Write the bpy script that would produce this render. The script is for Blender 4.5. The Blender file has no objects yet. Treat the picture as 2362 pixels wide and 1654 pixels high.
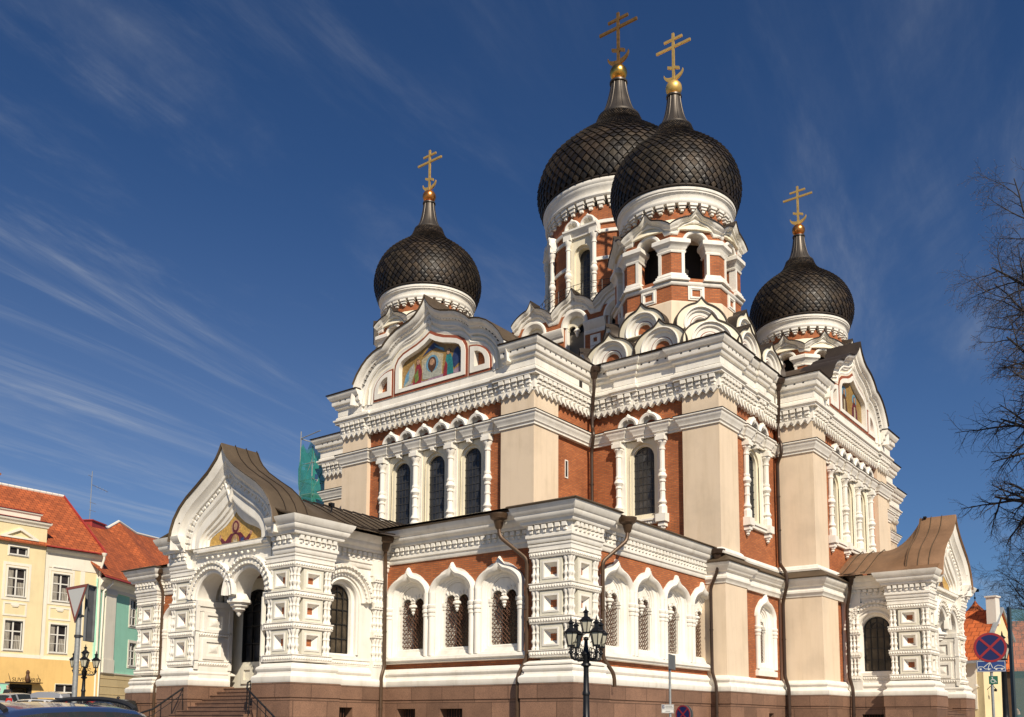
import bpy, bmesh, math, random
from math import sin, cos, pi, radians, atan2, hypot, sqrt
from mathutils import Vector, Matrix
from mathutils.geometry import tessellate_polygon

scene = bpy.context.scene
# ------------------------------------------------------------------ camera
CAM = Vector((30.0587, -49.739, 1.65))
YAW, PITCH, ROLL, FPX, PPY = 0.6496, 0.1127, 0.0055, 2182.66, 1417.84
cam_data = bpy.data.cameras.new('camera')
cam_data.sensor_fit = 'HORIZONTAL'
cam_data.sensor_width = 36.0
cam_data.lens = FPX / 2362.0 * 36.0
cam_data.shift_y = (PPY - 827.0) / 2362.0
cam_data.clip_start = 0.1
cam_data.clip_end = 3000
cam = bpy.data.objects.new('camera', cam_data)
scene.collection.objects.link(cam)
cam.matrix_world = (Matrix.Translation(CAM) @ Matrix.Rotation(YAW, 4, 'Z') @
                    Matrix.Rotation(pi / 2 + PITCH, 4, 'X') @ Matrix.Rotation(ROLL, 4, 'Z'))
scene.camera = cam
# ------------------------------------------------------------------ light
SUN = Vector((1.5, -1.0, 1.42)).normalized()
sun_el = math.asin(SUN.z)
sun_az = atan2(SUN.x, SUN.y)          # clockwise from +Y
sd = bpy.data.lights.new('sun', 'SUN')
sd.energy = 5.0
sd.angle = radians(0.5)
sd.color = (1.0, 0.90, 0.745)
so = bpy.data.objects.new('sun', sd)
scene.collection.objects.link(so)
so.rotation_euler = (-SUN).to_track_quat('-Z', 'Y').to_euler()
so.location = (40, -40, 60)
world = bpy.data.worlds.new('World')
scene.world = world
world.use_nodes = True
scene.view_settings.view_transform = 'Standard'
scene.view_settings.look = 'None'
scene.view_settings.exposure = 0.14
scene.view_settings.gamma = 1.0
scene.cycles.max_bounces = 6
scene.cycles.diffuse_bounces = 3


def build_world():
    nt = world.node_tree
    N, L = nt.nodes, nt.links
    N.clear()
    out = N.new('ShaderNodeOutputWorld')
    bg = N.new('ShaderNodeBackground')
    bg.inputs[1].default_value = 0.1
    L.new(bg.outputs[0], out.inputs[0])
    sky = N.new('ShaderNodeTexSky')
    sky.sky_type = 'NISHITA'
    sky.sun_disc = False
    sky.sun_elevation = sun_el
    sky.sun_rotation = sun_az
    sky.air_density = 1.0
    sky.dust_density = 0.25
    sky.ozone_density = 3.0
    sky.altitude = 200
    # polarised, deeply coloured sky of the photograph
    hs = N.new('ShaderNodeMix'); hs.data_type = 'RGBA'; hs.blend_type = 'MULTIPLY'
    hs.inputs[0].default_value = 1.0
    hs.inputs[7].default_value = (*SKY_TINT, 1)
    L.new(sky.outputs[0], hs.inputs[6])
    # cirrus: streaks in a flat cloud sheet high above, from the view direction
    tc = N.new('ShaderNodeTexCoord')
    sep = N.new('ShaderNodeSeparateXYZ')
    L.new(tc.outputs['Generated'], sep.inputs[0])

    def M(op, a, b=None, c=None):
        n = N.new('ShaderNodeMath'); n.operation = op
        for k, v in enumerate((a, b, c)):
            if v is None: continue
            if hasattr(v, 'is_linked') or hasattr(v, 'links'): L.new(v, n.inputs[k])
            else: n.inputs[k].default_value = v
        return n.outputs[0]
    z = M('MAXIMUM', M('ADD', sep.outputs[2], 0.06), 0.02)
    px = M('DIVIDE', sep.outputs[0], z)
    py = M('DIVIDE', sep.outputs[1], z)
    ax, ay = -0.12, 0.993
    along = M('ADD', M('MULTIPLY', px, ax), M('MULTIPLY', py, ay))
    across = M('ADD', M('MULTIPLY', px, ay), M('MULTIPLY', py, -ax))

    def noise(sa, sc, off, detail, rough, dist):
        cmb = N.new('ShaderNodeCombineXYZ')
        L.new(M('MULTIPLY', along, sa), cmb.inputs[0])
        L.new(M('MULTIPLY', across, sc), cmb.inputs[1])
        cmb.inputs[2].default_value = off
        n = N.new('ShaderNodeTexNoise')
        n.inputs['Scale'].default_value = 1.0
        n.inputs['Detail'].default_value = detail
        n.inputs['Roughness'].default_value = rough
        n.inputs['Distortion'].default_value = dist
        L.new(cmb.outputs[0], n.inputs['Vector'])
        return n.outputs['Fac']

    def ramp(v, a, b):
        n = N.new('ShaderNodeMapRange'); n.interpolation_type = 'SMOOTHSTEP'
        L.new(v, n.inputs[0]); n.inputs[1].default_value = a; n.inputs[2].default_value = b
        return n.outputs[0]
    streak = ramp(noise(0.45, 2.1, 33.1, 9, 0.66, 1.2), 0.43, 0.86)
    fine = ramp(noise(1.2, 9.0, 7.7, 6, 0.6, 0.6), 0.36, 0.72)
    patch = ramp(noise(0.7, 0.9, 12.2, 3, 0.5, 0.2), 0.38, 0.62)
    # more cloud on the side away from the sun's quarter (left) and low down
    side = ramp(M('ADD', M('MULTIPLY', sep.outputs[0], -0.93), M('MULTIPLY', sep.outputs[1], 0.36)), 0.62, 1.0)
    low = ramp(sep.outputs[2], 0.55, 0.10)
    dens = M('MULTIPLY', M('MULTIPLY', streak, M('ADD', M('MULTIPLY', fine, 0.75), 0.25)),
             M('ADD', M('MULTIPLY', patch, 0.55), M('MULTIPLY', side, 0.75)))
    veil = M('MULTIPLY', M('MULTIPLY', low, M('ADD', M('MULTIPLY', side, 0.7), 0.3)), 0.15)
    fac = M('MINIMUM', M('ADD', M('MULTIPLY', dens, 0.78), veil), 0.85)
    mix = N.new('ShaderNodeMix'); mix.data_type = 'RGBA'
    L.new(fac, mix.inputs[0])
    L.new(hs.outputs[2], mix.inputs[6])
    mix.inputs[7].default_value = (4.6, 4.9, 5.3, 1)
    L.new(mix.outputs[2], bg.inputs[0])


NEAR_CAR = (-5.2, 9.8, 0.045, 0.0)     # right, forward, lift, extra slope
SKY_TINT = (0.275, 0.43, 0.62)
build_world()

# ------------------------------------------------------------------ materials
MATS = {}


class NT:
    def __init__(s, name):
        s.m = bpy.data.materials.new(name); s.m.use_nodes = True
        s.N = s.m.node_tree.nodes; s.L = s.m.node_tree.links
        s.b = s.N['Principled BSDF']

    def n(s, t, **kw):
        x = s.N.new(t)
        for k, v in kw.items(): setattr(x, k, v)
        return x

    def link(s, a, b): s.L.new(a, b)

    def math(s, op, a, b=None):
        x = s.n('ShaderNodeMath', operation=op)
        for k, v in enumerate((a, b)):
            if v is None: continue
            if hasattr(v, 'links'): s.L.new(v, x.inputs[k])
            else: x.inputs[k].default_value = v
        return x.outputs[0]

    def pos(s):
        return s.n('ShaderNodeNewGeometry').outputs['Position']

    def noise(s, scale, detail=4, rough=0.6, vec=None, dist=0.0):
        x = s.n('ShaderNodeTexNoise')
        x.inputs['Scale'].default_value = scale
        x.inputs['Detail'].default_value = detail
        x.inputs['Roughness'].default_value = rough
        x.inputs['Distortion'].default_value = dist
        s.L.new(vec if vec is not None else s.pos(), x.inputs['Vector'])
        return x.outputs['Fac']

    def ramp(s, fac, stops):
        x = s.n('ShaderNodeValToRGB')
        e = x.color_ramp.elements
        while len(e) < len(stops): e.new(0.5)
        for k, (p, c) in enumerate(stops):
            e[k].position = p; e[k].color = (*c, 1)
        s.L.new(fac, x.inputs[0])
        return x.outputs[0]

    def mix(s, fac, a, b, mode='MIX'):
        x = s.n('ShaderNodeMix', data_type='RGBA', blend_type=mode)
        for k, v in ((0, fac), (6, a), (7, b)):
            if hasattr(v, 'links'): s.L.new(v, x.inputs[k])
            else: x.inputs[k].default_value = v if k == 0 else (*v, 1)
        return x.outputs[2]

    def facade_uv(s):
        """wall coordinates: metres along the wall, height"""
        g = s.n('ShaderNodeNewGeometry')
        a = s.n('ShaderNodeSeparateXYZ'); s.L.new(g.outputs['Position'], a.inputs[0])
        b = s.n('ShaderNodeSeparateXYZ'); s.L.new(g.outputs['True Normal'], b.inputs[0])
        u = s.math('SUBTRACT', s.math('MULTIPLY', a.outputs[1], b.outputs[0]), s.math('MULTIPLY', a.outputs[0], b.outputs[1]))
        c = s.n('ShaderNodeCombineXYZ')
        s.L.new(u, c.inputs[0]); s.L.new(a.outputs[2], c.inputs[1])
        return c.outputs[0]

    def bump(s, h, strength=0.3, dist=0.02):
        x = s.n('ShaderNodeBump')
        x.inputs['Strength'].default_value = strength
        x.inputs['Distance'].default_value = dist
        s.L.new(h, x.inputs['Height'])
        s.L.new(x.outputs[0], s.b.inputs['Normal'])

    def col(s, c):
        if hasattr(c, 'links'): s.L.new(c, s.b.inputs['Base Color'])
        else: s.b.inputs['Base Color'].default_value = (*c, 1)

    def set(s, **kw):
        for k, v in kw.items():
            i = s.b.inputs[k.replace('_', ' ')]
            if hasattr(v, 'links'): s.L.new(v, i)
            else: i.default_value = v


def plaster(name, c, var=0.10, scale=0.7, rough=0.8, streak=0.0, bump=0.12):
    t = NT(name)
    n1 = t.noise(scale, 5, 0.62)
    mp = t.n('ShaderNodeMapping'); mp.inputs['Scale'].default_value = (3.0, 3.0, 0.28)
    t.link(t.pos(), mp.inputs['Vector'])
    n2 = t.noise(1.0, 5, 0.65, mp.outputs[0])
    d = tuple(x * (1 - var * 2.2) for x in c); e = tuple(min(1, x * (1 + var * 0.45)) for x in c)
    base = t.ramp(n1, [(0.30, d), (0.52, c), (0.75, e)])
    dirt = t.ramp(n2, [(0.26, (0.70, 0.665, 0.60)), (0.40, (0.90, 0.885, 0.85)), (0.54, (1, 1, 1))])
    t.col(t.mix(streak, base, t.mix(1.0, base, dirt, 'MULTIPLY')))
    t.set(Roughness=rough)
    t.bump(t.noise(14, 4, 0.7), bump, 0.012)
    MATS[name] = t.m


def plain(name, c, rough=0.6, metal=0.0, var=0.0, scale=3.0, spec=0.5):
    t = NT(name)
    if var:
        n = t.noise(scale, 4, 0.6)
        t.col(t.ramp(n, [(0.3, tuple(x * (1 - var) for x in c)), (0.7, tuple(min(1, x * (1 + var)) for x in c))]))
        r = t.n('ShaderNodeMapRange'); t.link(n, r.inputs[0])
        r.inputs[3].default_value = max(0.05, rough - 0.12); r.inputs[4].default_value = min(1, rough + 0.12)
        t.link(r.outputs[0], t.b.inputs['Roughness'])
    else:
        t.col(c); t.set(Roughness=rough)
    t.set(Metallic=metal, Specular_IOR_Level=spec)
    MATS[name] = t.m


def brick(name, c1, c2, mortar, bw=0.26, bh=0.078, ms=0.011):
    t = NT(name)
    x = t.n('ShaderNodeTexBrick')
    t.link(t.facade_uv(), x.inputs['Vector'])
    x.inputs['Scale'].default_value = 1.0
    x.inputs['Brick Width'].default_value = bw
    x.inputs['Row Height'].default_value = bh
    x.inputs['Mortar Size'].default_value = ms
    x.inputs['Mortar Smooth'].default_value = 0.2
    x.inputs['Bias'].default_value = -0.1
    x.inputs['Color1'].default_value = (*c1, 1); x.inputs['Color2'].default_value = (*c2, 1)
    x.inputs['Mortar'].default_value = (*mortar, 1)
    n = t.noise(0.9, 5, 0.65)
    sh = t.ramp(n, [(0.28, (0.72, 0.70, 0.68)), (0.55, (1, 1, 1)), (0.8, (1.12, 1.08, 1.0))])
    t.col(t.mix(1.0, x.outputs['Color'], sh, 'MULTIPLY'))
    t.set(Roughness=0.85)
    t.bump(x.outputs['Fac'], -0.35, 0.012)
    MATS[name] = t.m


def granite(name, c, bw=1.55, bh=0.58):
    t = NT(name)
    x = t.n('ShaderNodeTexBrick')
    mp = t.n('ShaderNodeMapping'); mp.inputs['Location'].default_value = (0.35, -0.02, 0)
    t.link(t.facade_uv(), mp.inputs['Vector'])
    t.link(mp.outputs[0], x.inputs['Vector'])
    x.inputs['Scale'].default_value = 1.0
    x.inputs['Brick Width'].default_value = bw
    x.inputs['Row Height'].default_value = bh
    x.inputs['Mortar Size'].default_value = 0.014
    x.inputs['Mortar Smooth'].default_value = 0.1
    a = tuple(v * 0.74 for v in c); b = tuple(v * 1.18 for v in c)
    x.inputs['Color1'].default_value = (*a, 1); x.inputs['Color2'].default_value = (*b, 1)
    x.inputs['Mortar'].default_value = (c[0] * .35, c[1] * .33, c[2] * .32, 1)
    sp = t.ramp(t.noise(30, 3, 0.75), [(0.32, (0.62, 0.60, 0.58)), (0.5, (1, 1, 1)), (0.72, (1.3, 1.25, 1.2))])
    bl = t.ramp(t.noise(1.1, 5, 0.6), [(0.3, (0.75, 0.73, 0.72)), (0.6, (1.05, 1.03, 1.0))])
    t.col(t.mix(1.0, t.mix(1.0, x.outputs['Color'], sp, 'MULTIPLY'), bl, 'MULTIPLY'))
    t.set(Roughness=0.62)
    t.bump(x.outputs['Fac'], -0.5, 0.02)
    MATS[name] = t.m


def seam_metal(name, c, rough=0.5, pitch=0.0, metal=0.35):
    t = NT(name)
    n = t.noise(1.3, 5, 0.65)
    base = t.ramp(n, [(0.25, tuple(v * 0.72 for v in c)), (0.55, c), (0.8, tuple(min(1, v * 1.25) for v in c))])
    t.col(base); t.set(Roughness=rough, Metallic=metal)
    t.bump(t.noise(2.5, 3, 0.5), 0.12, 0.03)
    MATS[name] = t.m


def scales(name):
    t = NT(name)
    g = t.n('ShaderNodeNewGeometry')
    r = g.outputs['Random Per Island']
    base = t.ramp(r, [(0.0, (0.012, 0.009, 0.007)), (0.55, (0.027, 0.019, 0.013)), (1.0, (0.052, 0.036, 0.022))])
    pat = t.ramp(t.noise(0.55, 4, 0.6), [(0.35, (0.8, 0.85, 0.8)), (0.65, (1.15, 1.05, 0.95))])
    t.col(t.mix(1.0, base, pat, 'MULTIPLY'))
    rr = t.n('ShaderNodeMapRange'); t.link(r, rr.inputs[0])
    rr.inputs[3].default_value = 0.46; rr.inputs[4].default_value = 0.66
    t.link(rr.outputs[0], t.b.inputs['Roughness'])
    t.set(Metallic=0.25)
    MATS[name] = t.m


def tiles(name, c, rw=0.30, rh=0.32):
    """clay roof tiles laid in courses"""
    t = NT(name)
    g = t.n('ShaderNodeNewGeometry')
    a = t.n('ShaderNodeSeparateXYZ'); t.link(g.outputs['Position'], a.inputs[0])
    b = t.n('ShaderNodeSeparateXYZ'); t.link(g.outputs['True Normal'], b.inputs[0])
    u = t.math('SUBTRACT', t.math('MULTIPLY', a.outputs[1], b.outputs[0]), t.math('MULTIPLY', a.outputs[0], b.outputs[1]))
    h = t.math('MULTIPLY', a.outputs[2], 1.35)
    cm = t.n('ShaderNodeCombineXYZ'); t.link(u, cm.inputs[0]); t.link(h, cm.inputs[1])
    x = t.n('ShaderNodeTexBrick')
    t.link(cm.outputs[0], x.inputs['Vector'])
    x.inputs['Scale'].default_value = 1.0
    x.inputs['Brick Width'].default_value = rw; x.inputs['Row Height'].default_value = rh
    x.inputs['Mortar Size'].default_value = 0.022; x.inputs['Mortar Smooth'].default_value = 0.6
    x.inputs['Color1'].default_value = (*[v * 0.74 for v in c], 1)
    x.inputs['Color2'].default_value = (*[v * 1.18 for v in c], 1)
    x.inputs['Mortar'].default_value = (c[0] * 0.35, c[1] * 0.30, c[2] * 0.3, 1)
    n = t.ramp(t.noise(0.8, 5, 0.65), [(0.3, (0.78, 0.76, 0.74)), (0.65, (1.08, 1.05, 1.0))])
    t.col(t.mix(1.0, x.outputs['Color'], n, 'MULTIPLY'))
    t.set(Roughness=0.75)
    t.bump(x.outputs['Fac'], -0.8, 0.04)
    MATS[name] = t.m


def glass_dark(name, c, rough=0.12, spec=0.5):
    t = NT(name)
    n = t.noise(1.6, 3, 0.5)
    t.col(t.ramp(n, [(0.32, tuple(v * 0.4 for v in c)), (0.55, c), (0.75, tuple(v * 1.9 for v in c))]))
    t.set(Roughness=rough, Specular_IOR_Level=spec)
    t.bump(t.noise(3.5, 2, 0.5), 0.12, 0.03)
    MATS[name] = t.m


def clear_glass(name, tint, alpha):
    t = NT(name)
    t.col(tint); t.set(Roughness=0.05, Alpha=alpha)
    MATS[name] = t.m


plaster('white', (0.83, 0.785, 0.70), 0.06, 0.9, 0.72, 0.55)
plaster('cream', (0.80, 0.725, 0.55), 0.05, 0.8, 0.78, 0.45)
plaster('beige', (0.73, 0.585, 0.425), 0.06, 0.5, 0.85, 0.5, 0.2)
plaster('panel_cream', (0.70, 0.66, 0.54), 0.05, 0.9, 0.8, 0.3)
brick('brick', (0.36, 0.092, 0.024), (0.52, 0.155, 0.043), (0.24, 0.11, 0.055), ms=0.014)
plaster('red_paint', (0.27, 0.065, 0.03), 0.12, 2.0, 0.8, 0.3)
granite('granite', (0.225, 0.128, 0.083))
granite('granite_step', (0.21, 0.12, 0.078), 2.3, 4.0)
seam_metal('roof_brown', (0.120, 0.085, 0.052), 0.55)
seam_metal('roof_copper', (0.255, 0.145, 0.078), 0.6)
seam_metal('roof_dark', (0.050, 0.036, 0.026), 0.55)
seam_metal('pipe_brown', (0.095, 0.056, 0.031), 0.45)
seam_metal('pipe_dark', (0.055, 0.032, 0.020), 0.40)
seam_metal('neck_metal', (0.085, 0.070, 0.055), 0.42, 0, 0.5)
scales('scales')
plain('gold', (0.80, 0.42, 0.09), 0.28, 1.0, 0.18, 5)
plain('gold_matt', (0.80, 0.50, 0.14), 0.42, 0.6, 0.12, 5)
plain('gold_dull', (0.38, 0.20, 0.06), 0.45, 0.8, 0.2, 5)
plain('orb_copper', (0.70, 0.27, 0.07), 0.30, 0.9, 0.15, 4)
glass_dark('glass', (0.034, 0.034, 0.036), 0.10, 0.5)
glass_dark('glass_warm', (0.070, 0.054, 0.036), 0.16, 0.35)
glass_dark('glass_black', (0.010, 0.009, 0.009), 0.3, 0.15)
glass_dark('house_glass', (0.035, 0.030, 0.030), 0.12, 0.35)
plain('lead', (0.03, 0.03, 0.032), 0.6)
plain('iron_rust', (0.115, 0.048, 0.024), 0.7, 0.2, 0.3, 8)
plain('iron_black', (0.012, 0.012, 0.013), 0.42, 0.3, 0.3, 6)
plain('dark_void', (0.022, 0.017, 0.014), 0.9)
plain('inside', (0.14, 0.12, 0.095), 0.9, 0, 0.2, 1.5)
plain('lantern_glass', (0.50, 0.47, 0.36), 0.25, 0, 0.12, 4)
plain('galvanised', (0.34, 0.345, 0.33), 0.55, 0.4, 0.18, 20)
plain('sign_back', (0.16, 0.165, 0.165), 0.6, 0.3, 0.15, 6)
plain('sign_white', (0.66, 0.64, 0.58), 0.5)
plain('sign_red', (0.30, 0.018, 0.022), 0.5)
plain('sign_worn_red', (0.27, 0.075, 0.05), 0.6, 0, 0.15, 6)
plain('curtain', (0.42, 0.38, 0.31), 0.9, 0, 0.15, 4)
plain('sign_blue', (0.008, 0.013, 0.085), 0.5)
plain('sign_sky', (0.018, 0.055, 0.20), 0.5)
plain('sign_green', (0.02, 0.13, 0.075), 0.5)
plain('sign_ink', (0.06, 0.06, 0.07), 0.6)
plaster('wall_yellow', (0.80, 0.66, 0.385), 0.05, 0.5, 0.85, 0.3)
plaster('wall_ochre', (0.76, 0.50, 0.185), 0.06, 0.5, 0.85, 0.4)
plaster('wall_trim', (0.82, 0.76, 0.63), 0.05, 0.6, 0.8, 0.3)
plaster('wall_green', (0.33, 0.66, 0.50), 0.05, 0.5, 0.85, 0.35)
plaster('wall_sand', (0.66, 0.51, 0.27), 0.06, 0.5, 0.85, 0.4)
plain('wood_white', (0.72, 0.69, 0.62), 0.5)
tiles('roof_tile', (0.43, 0.105, 0.030))
tiles('roof_tile_far', (0.55, 0.135, 0.035), 0.34, 0.40)
plain('roof_red_metal', (0.34, 0.04, 0.03), 0.5, 0, 0.2, 2)
plain('flashing_grey', (0.34, 0.37, 0.39), 0.5, 0.3, 0.15, 3)
plain('bark', (0.028, 0.022, 0.018), 0.9, 0, 0.3, 9)
plain('bud', (0.12, 0.07, 0.045), 0.8)
plain('tyre', (0.02, 0.02, 0.02), 0.85)
t_ = NT('ground')
x_ = t_.n('ShaderNodeTexVoronoi'); x_.inputs['Scale'].default_value = 6.0; x_.feature = 'DISTANCE_TO_EDGE'
t_.link(t_.pos(), x_.inputs['Vector'])
t_.col(t_.mix(1.0, t_.ramp(x_.outputs['Distance'], [(0.0, (0.12, 0.105, 0.085)), (0.08, (0.31, 0.275, 0.225))]), t_.ramp(t_.noise(.3, 5, .6), [(.3, (.75, .75, .75)), (.7, (1.1, 1.08, 1.05))]), 'MULTIPLY'))
t_.set(Roughness=0.9); MATS['ground'] = t_.m
granite('paving', (0.38, 0.33, 0.27), 0.9, 0.9)
plain('asphalt', (0.06, 0.058, 0.055), 0.9, 0, 0.35, 2)
plain('skin', (0.52, 0.32, 0.23), 0.55)
plain('cloth_black', (0.018, 0.018, 0.020), 0.8, 0, 0.3, 8)
plain('cloth_jeans', (0.04, 0.055, 0.10), 0.85, 0, 0.3, 8)
plain('hair_dark', (0.02, 0.014, 0.01), 0.6)
for nm, c in (('blue', (0.03, 0.05, 0.12)), ('silver', (0.34, 0.34, 0.35)), ('white', (0.72, 0.72, 0.72)),
              ('red', (0.50, 0.055, 0.02)), ('black', (0.015, 0.015, 0.017))):
    t_ = NT('paint_' + nm); t_.col(c)
    t_.set(Roughness=0.32, Metallic=0.25, Coat_Weight=0.8, Coat_Roughness=0.06)
    t_.bump(t_.noise(1.2, 2, 0.5), 0.03, 0.05)
    MATS['paint_' + nm] = t_.m
plain('tail_lamp', (0.45, 0.02, 0.015), 0.2)
plain('shelter_frame', (0.05, 0.065, 0.07), 0.4, 0.3)
clear_glass('shelter_glass', (0.10, 0.20, 0.20), 0.25)
clear_glass('car_glass', (0.03, 0.035, 0.035), 0.86)
for nm, c in (('gold', (0.33, 0.20, 0.06)), ('icon_gold', (0.60, 0.36, 0.09)), ('crimson', (0.26, 0.03, 0.035)), ('teal', (0.03, 0.20, 0.20)),
              ('navy', (0.03, 0.05, 0.13)), ('linen', (0.50, 0.42, 0.27)), ('flesh', (0.45, 0.26, 0.15)),
              ('umber', (0.10, 0.045, 0.02)), ('mauve', (0.33, 0.22, 0.27)), ('azure', (0.14, 0.30, 0.42)),
              ('green', (0.16, 0.22, 0.05)), ('pale', (0.40, 0.40, 0.33)), ('plum', (0.13, 0.02, 0.03))):
    t_ = NT('mosaic_' + nm)
    v_ = t_.n('ShaderNodeTexVoronoi'); v_.inputs['Scale'].default_value = 15.0
    t_.link(t_.pos(), v_.inputs['Vector'])
    sp_ = t_.n('ShaderNodeSeparateXYZ'); t_.link(v_.outputs['Color'], sp_.inputs[0])
    t_.col(t_.ramp(sp_.outputs[0], [(0.0, tuple(x * 0.72 for x in c)), (0.5, tuple(x * .86 for x in c)), (1.0, tuple(min(1, x * 1.12) for x in c))]))
    t_.set(Roughness=0.45)
    MATS['mosaic_' + nm] = t_.m
# scaffold netting: a woven mesh one can see through
t_ = NT('netting')
w_ = t_.noise(1.1, 4, 0.6)
t_.col(t_.ramp(w_, [(0.3, (0.012, 0.16, 0.12)), (0.7, (0.03, 0.34, 0.27))]))
t_.set(Roughness=0.8, Alpha=0.62)
MATS['netting'] = t_.m

# ------------------------------------------------------------------ mesh helpers
COL = scene.collection


class Fr:
    """a facade frame: u to the right along the wall, v up, n outwards"""
    def __init__(s, phi, dist, centre=(0.0, 0.0)):
        s.n = Vector((cos(phi), sin(phi), 0)); s.u = Vector((-sin(phi), cos(phi), 0))
        s.o = Vector((centre[0], centre[1], 0)) + s.n * dist

    def p(s, u, v, n=0.0):
        r = s.o + s.u * u + s.n * n
        return (r.x, r.y, v)


def FL(y): return Fr(-pi / 2, -y)         # faces -y, u = x
def FRt(x): return Fr(0.0, x)             # faces +x, u = y


class MB:
    def __init__(s): s.v = []; s.f = []

    def add(s, vs, fs):
        k = len(s.v); s.v += [tuple(p) for p in vs]; s.f += [tuple(i + k for i in f) for f in fs]

    def hexa(s, p):       # 8 points: bottom 4 ccw, top 4 ccw
        s.add(p, [(3, 2, 1, 0), (4, 5, 6, 7), (0, 1, 5, 4), (1, 2, 6, 5), (2, 3, 7, 6), (3, 0, 4, 7)])

    def box(s, x0, x1, y0, y1, z0, z1):
        s.hexa([(x0, y0, z0), (x1, y0, z0), (x1, y1, z0), (x0, y1, z0), (x0, y0, z1), (x1, y0, z1), (x1, y1, z1), (x0, y1, z1)])

    def fbox(s, F, u0, u1, v0, v1, n0, n1):
        P = F.p
        s.hexa([P(u0, v0, n1), P(u1, v0, n1), P(u1, v0, n0), P(u0, v0, n0), P(u0, v1, n1), P(u1, v1, n1), P(u1, v1, n0), P(u0, v1, n0)])

    def ffrust(s, F, u0, u1, v0, v1, n0, n1, du, dv):
        """box whose front is smaller by du/dv on every side (a bevelled block)"""
        P = F.p
        b = [(u0, v0), (u1, v0), (u1, v1), (u0, v1)]
        t = [(u0 + du, v0 + dv), (u1 - du, v0 + dv), (u1 - du, v1 - dv), (u0 + du, v1 - dv)]
        s.add([P(a, c, n0) for a, c in b] + [P(a, c, n1) for a, c in t],
              [(4, 5, 6, 7), (0, 1, 5, 4), (1, 2, 6, 5), (2, 3, 7, 6), (3, 0, 4, 7)])

    def prism(s, F, poly, n0, n1, back=True):
        P = F.p; k = len(poly)
        tri = tessellate_polygon([[Vector((a, b, 0)) for a, b in poly]])
        vs = [P(a, b, n1) for a, b in poly] + [P(a, b, n0) for a, b in poly]
        fs = [tuple(t) for t in tri]
        if back: fs += [tuple(i + k for i in reversed(t)) for t in tri]
        fs += [(i, (i + 1) % k, (i + 1) % k + k, i + k) for i in range(k)]
        s.add(vs, fs)

    def plate(s, F, outer, holes, n0, n1, rim=True, back=False):
        """flat wall with openings; reveals run back from n1 to n0"""
        P = F.p
        loops = [outer] + holes
        tri = tessellate_polygon([[Vector((a, b, 0)) for a, b in lp] for lp in loops])
        flat = [q for lp in loops for q in lp]
        s.add([P(a, b, n1) for a, b in flat], [tuple(t) for t in tri])
        if back: s.add([P(a, b, n0) for a, b in flat], [tuple(t) for t in tri])
        for j, lp in enumerate(loops):
            if j == 0 and not rim: continue
            k = len(lp)
            s.add([P(a, b, n1) for a, b in lp] + [P(a, b, n0) for a, b in lp],
                  [(i, (i + 1) % k, (i + 1) % k + k, i + k) for i in range(k)])

    def fsweep(s, F, curve, prof, closed=False, cap=True):
        """moulding along a curve drawn on the facade; prof = (outward offset, projection)"""
        n = len(curve); m = len(prof)
        nor = []
        for i in range(n):
            a = curve[i - 1] if (i > 0 or closed) else curve[i]
            b = curve[i]
            c = curve[(i + 1) % n] if (i < n - 1 or closed) else curve[i]
            d1 = Vector((b[0] - a[0], b[1] - a[1])); d2 = Vector((c[0] - b[0], c[1] - b[1]))
            if d1.length < 1e-9: d1 = d2
            if d2.length < 1e-9: d2 = d1
            d1.normalize(); d2.normalize()
            n1 = Vector((-d1.y, d1.x)); n2 = Vector((-d2.y, d2.x))
            h = n1 + n2
            if h.length < 1e-6: h = n1
            h.normalize()
            k = 1 / max(0.45, h.dot(n1))
            nor.append(h * k)
        vs = []
        for i in range(n):
            for o, q in prof:
                vs.append(F.p(curve[i][0] + nor[i].x * o, curve[i][1] + nor[i].y * o, q))
        fs = []
        for i in range(n if closed else n - 1):
            for j in range(m - 1):
                a, b = i * m, ((i + 1) % n) * m
                fs.append((a + j, b + j, b + j + 1, a + j + 1))
        if cap and not closed:
            fs.append(tuple(range(m - 1, -1, -1))); fs.append(tuple((n - 1) * m + j for j in range(m)))
        s.add(vs, fs)

    def hsweep(s, path, prof, closed=False, cap=True):
        """cornice: prof = (projection, height) carried along a plan path, outward = right of travel"""
        n = len(path); m = len(prof); vs = []
        for i in range(n):
            a = path[i - 1] if (i > 0 or closed) else path[i]
            b = path[i]
            c = path[(i + 1) % n] if (i < n - 1 or closed) else path[i]
            d1 = Vector((b[0] - a[0], b[1] - a[1])); d2 = Vector((c[0] - b[0], c[1] - b[1]))
            if d1.length < 1e-9: d1 = d2
            if d2.length < 1e-9: d2 = d1
            d1.normalize(); d2.normalize()
            n1 = Vector((d1.y, -d1.x)); n2 = Vector((d2.y, -d2.x))
            h = n1 + n2
            if h.length < 1e-6: h = n1
            h.normalize(); h = h / max(0.35, h.dot(n1))
            for o, z in prof: vs.append((b[0] + h.x * o, b[1] + h.y * o, z))
        fs = []
        for i in range(n if closed else n - 1):
            for j in range(m - 1):
                p, q = i * m, ((i + 1) % n) * m
                fs.append((p + j, q + j, q + j + 1, p + j + 1))
        if cap and not closed:
            fs.append(tuple(range(m))); fs.append(tuple((n - 1) * m + j for j in range(m - 1, -1, -1)))
        s.add(vs, fs)

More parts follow.
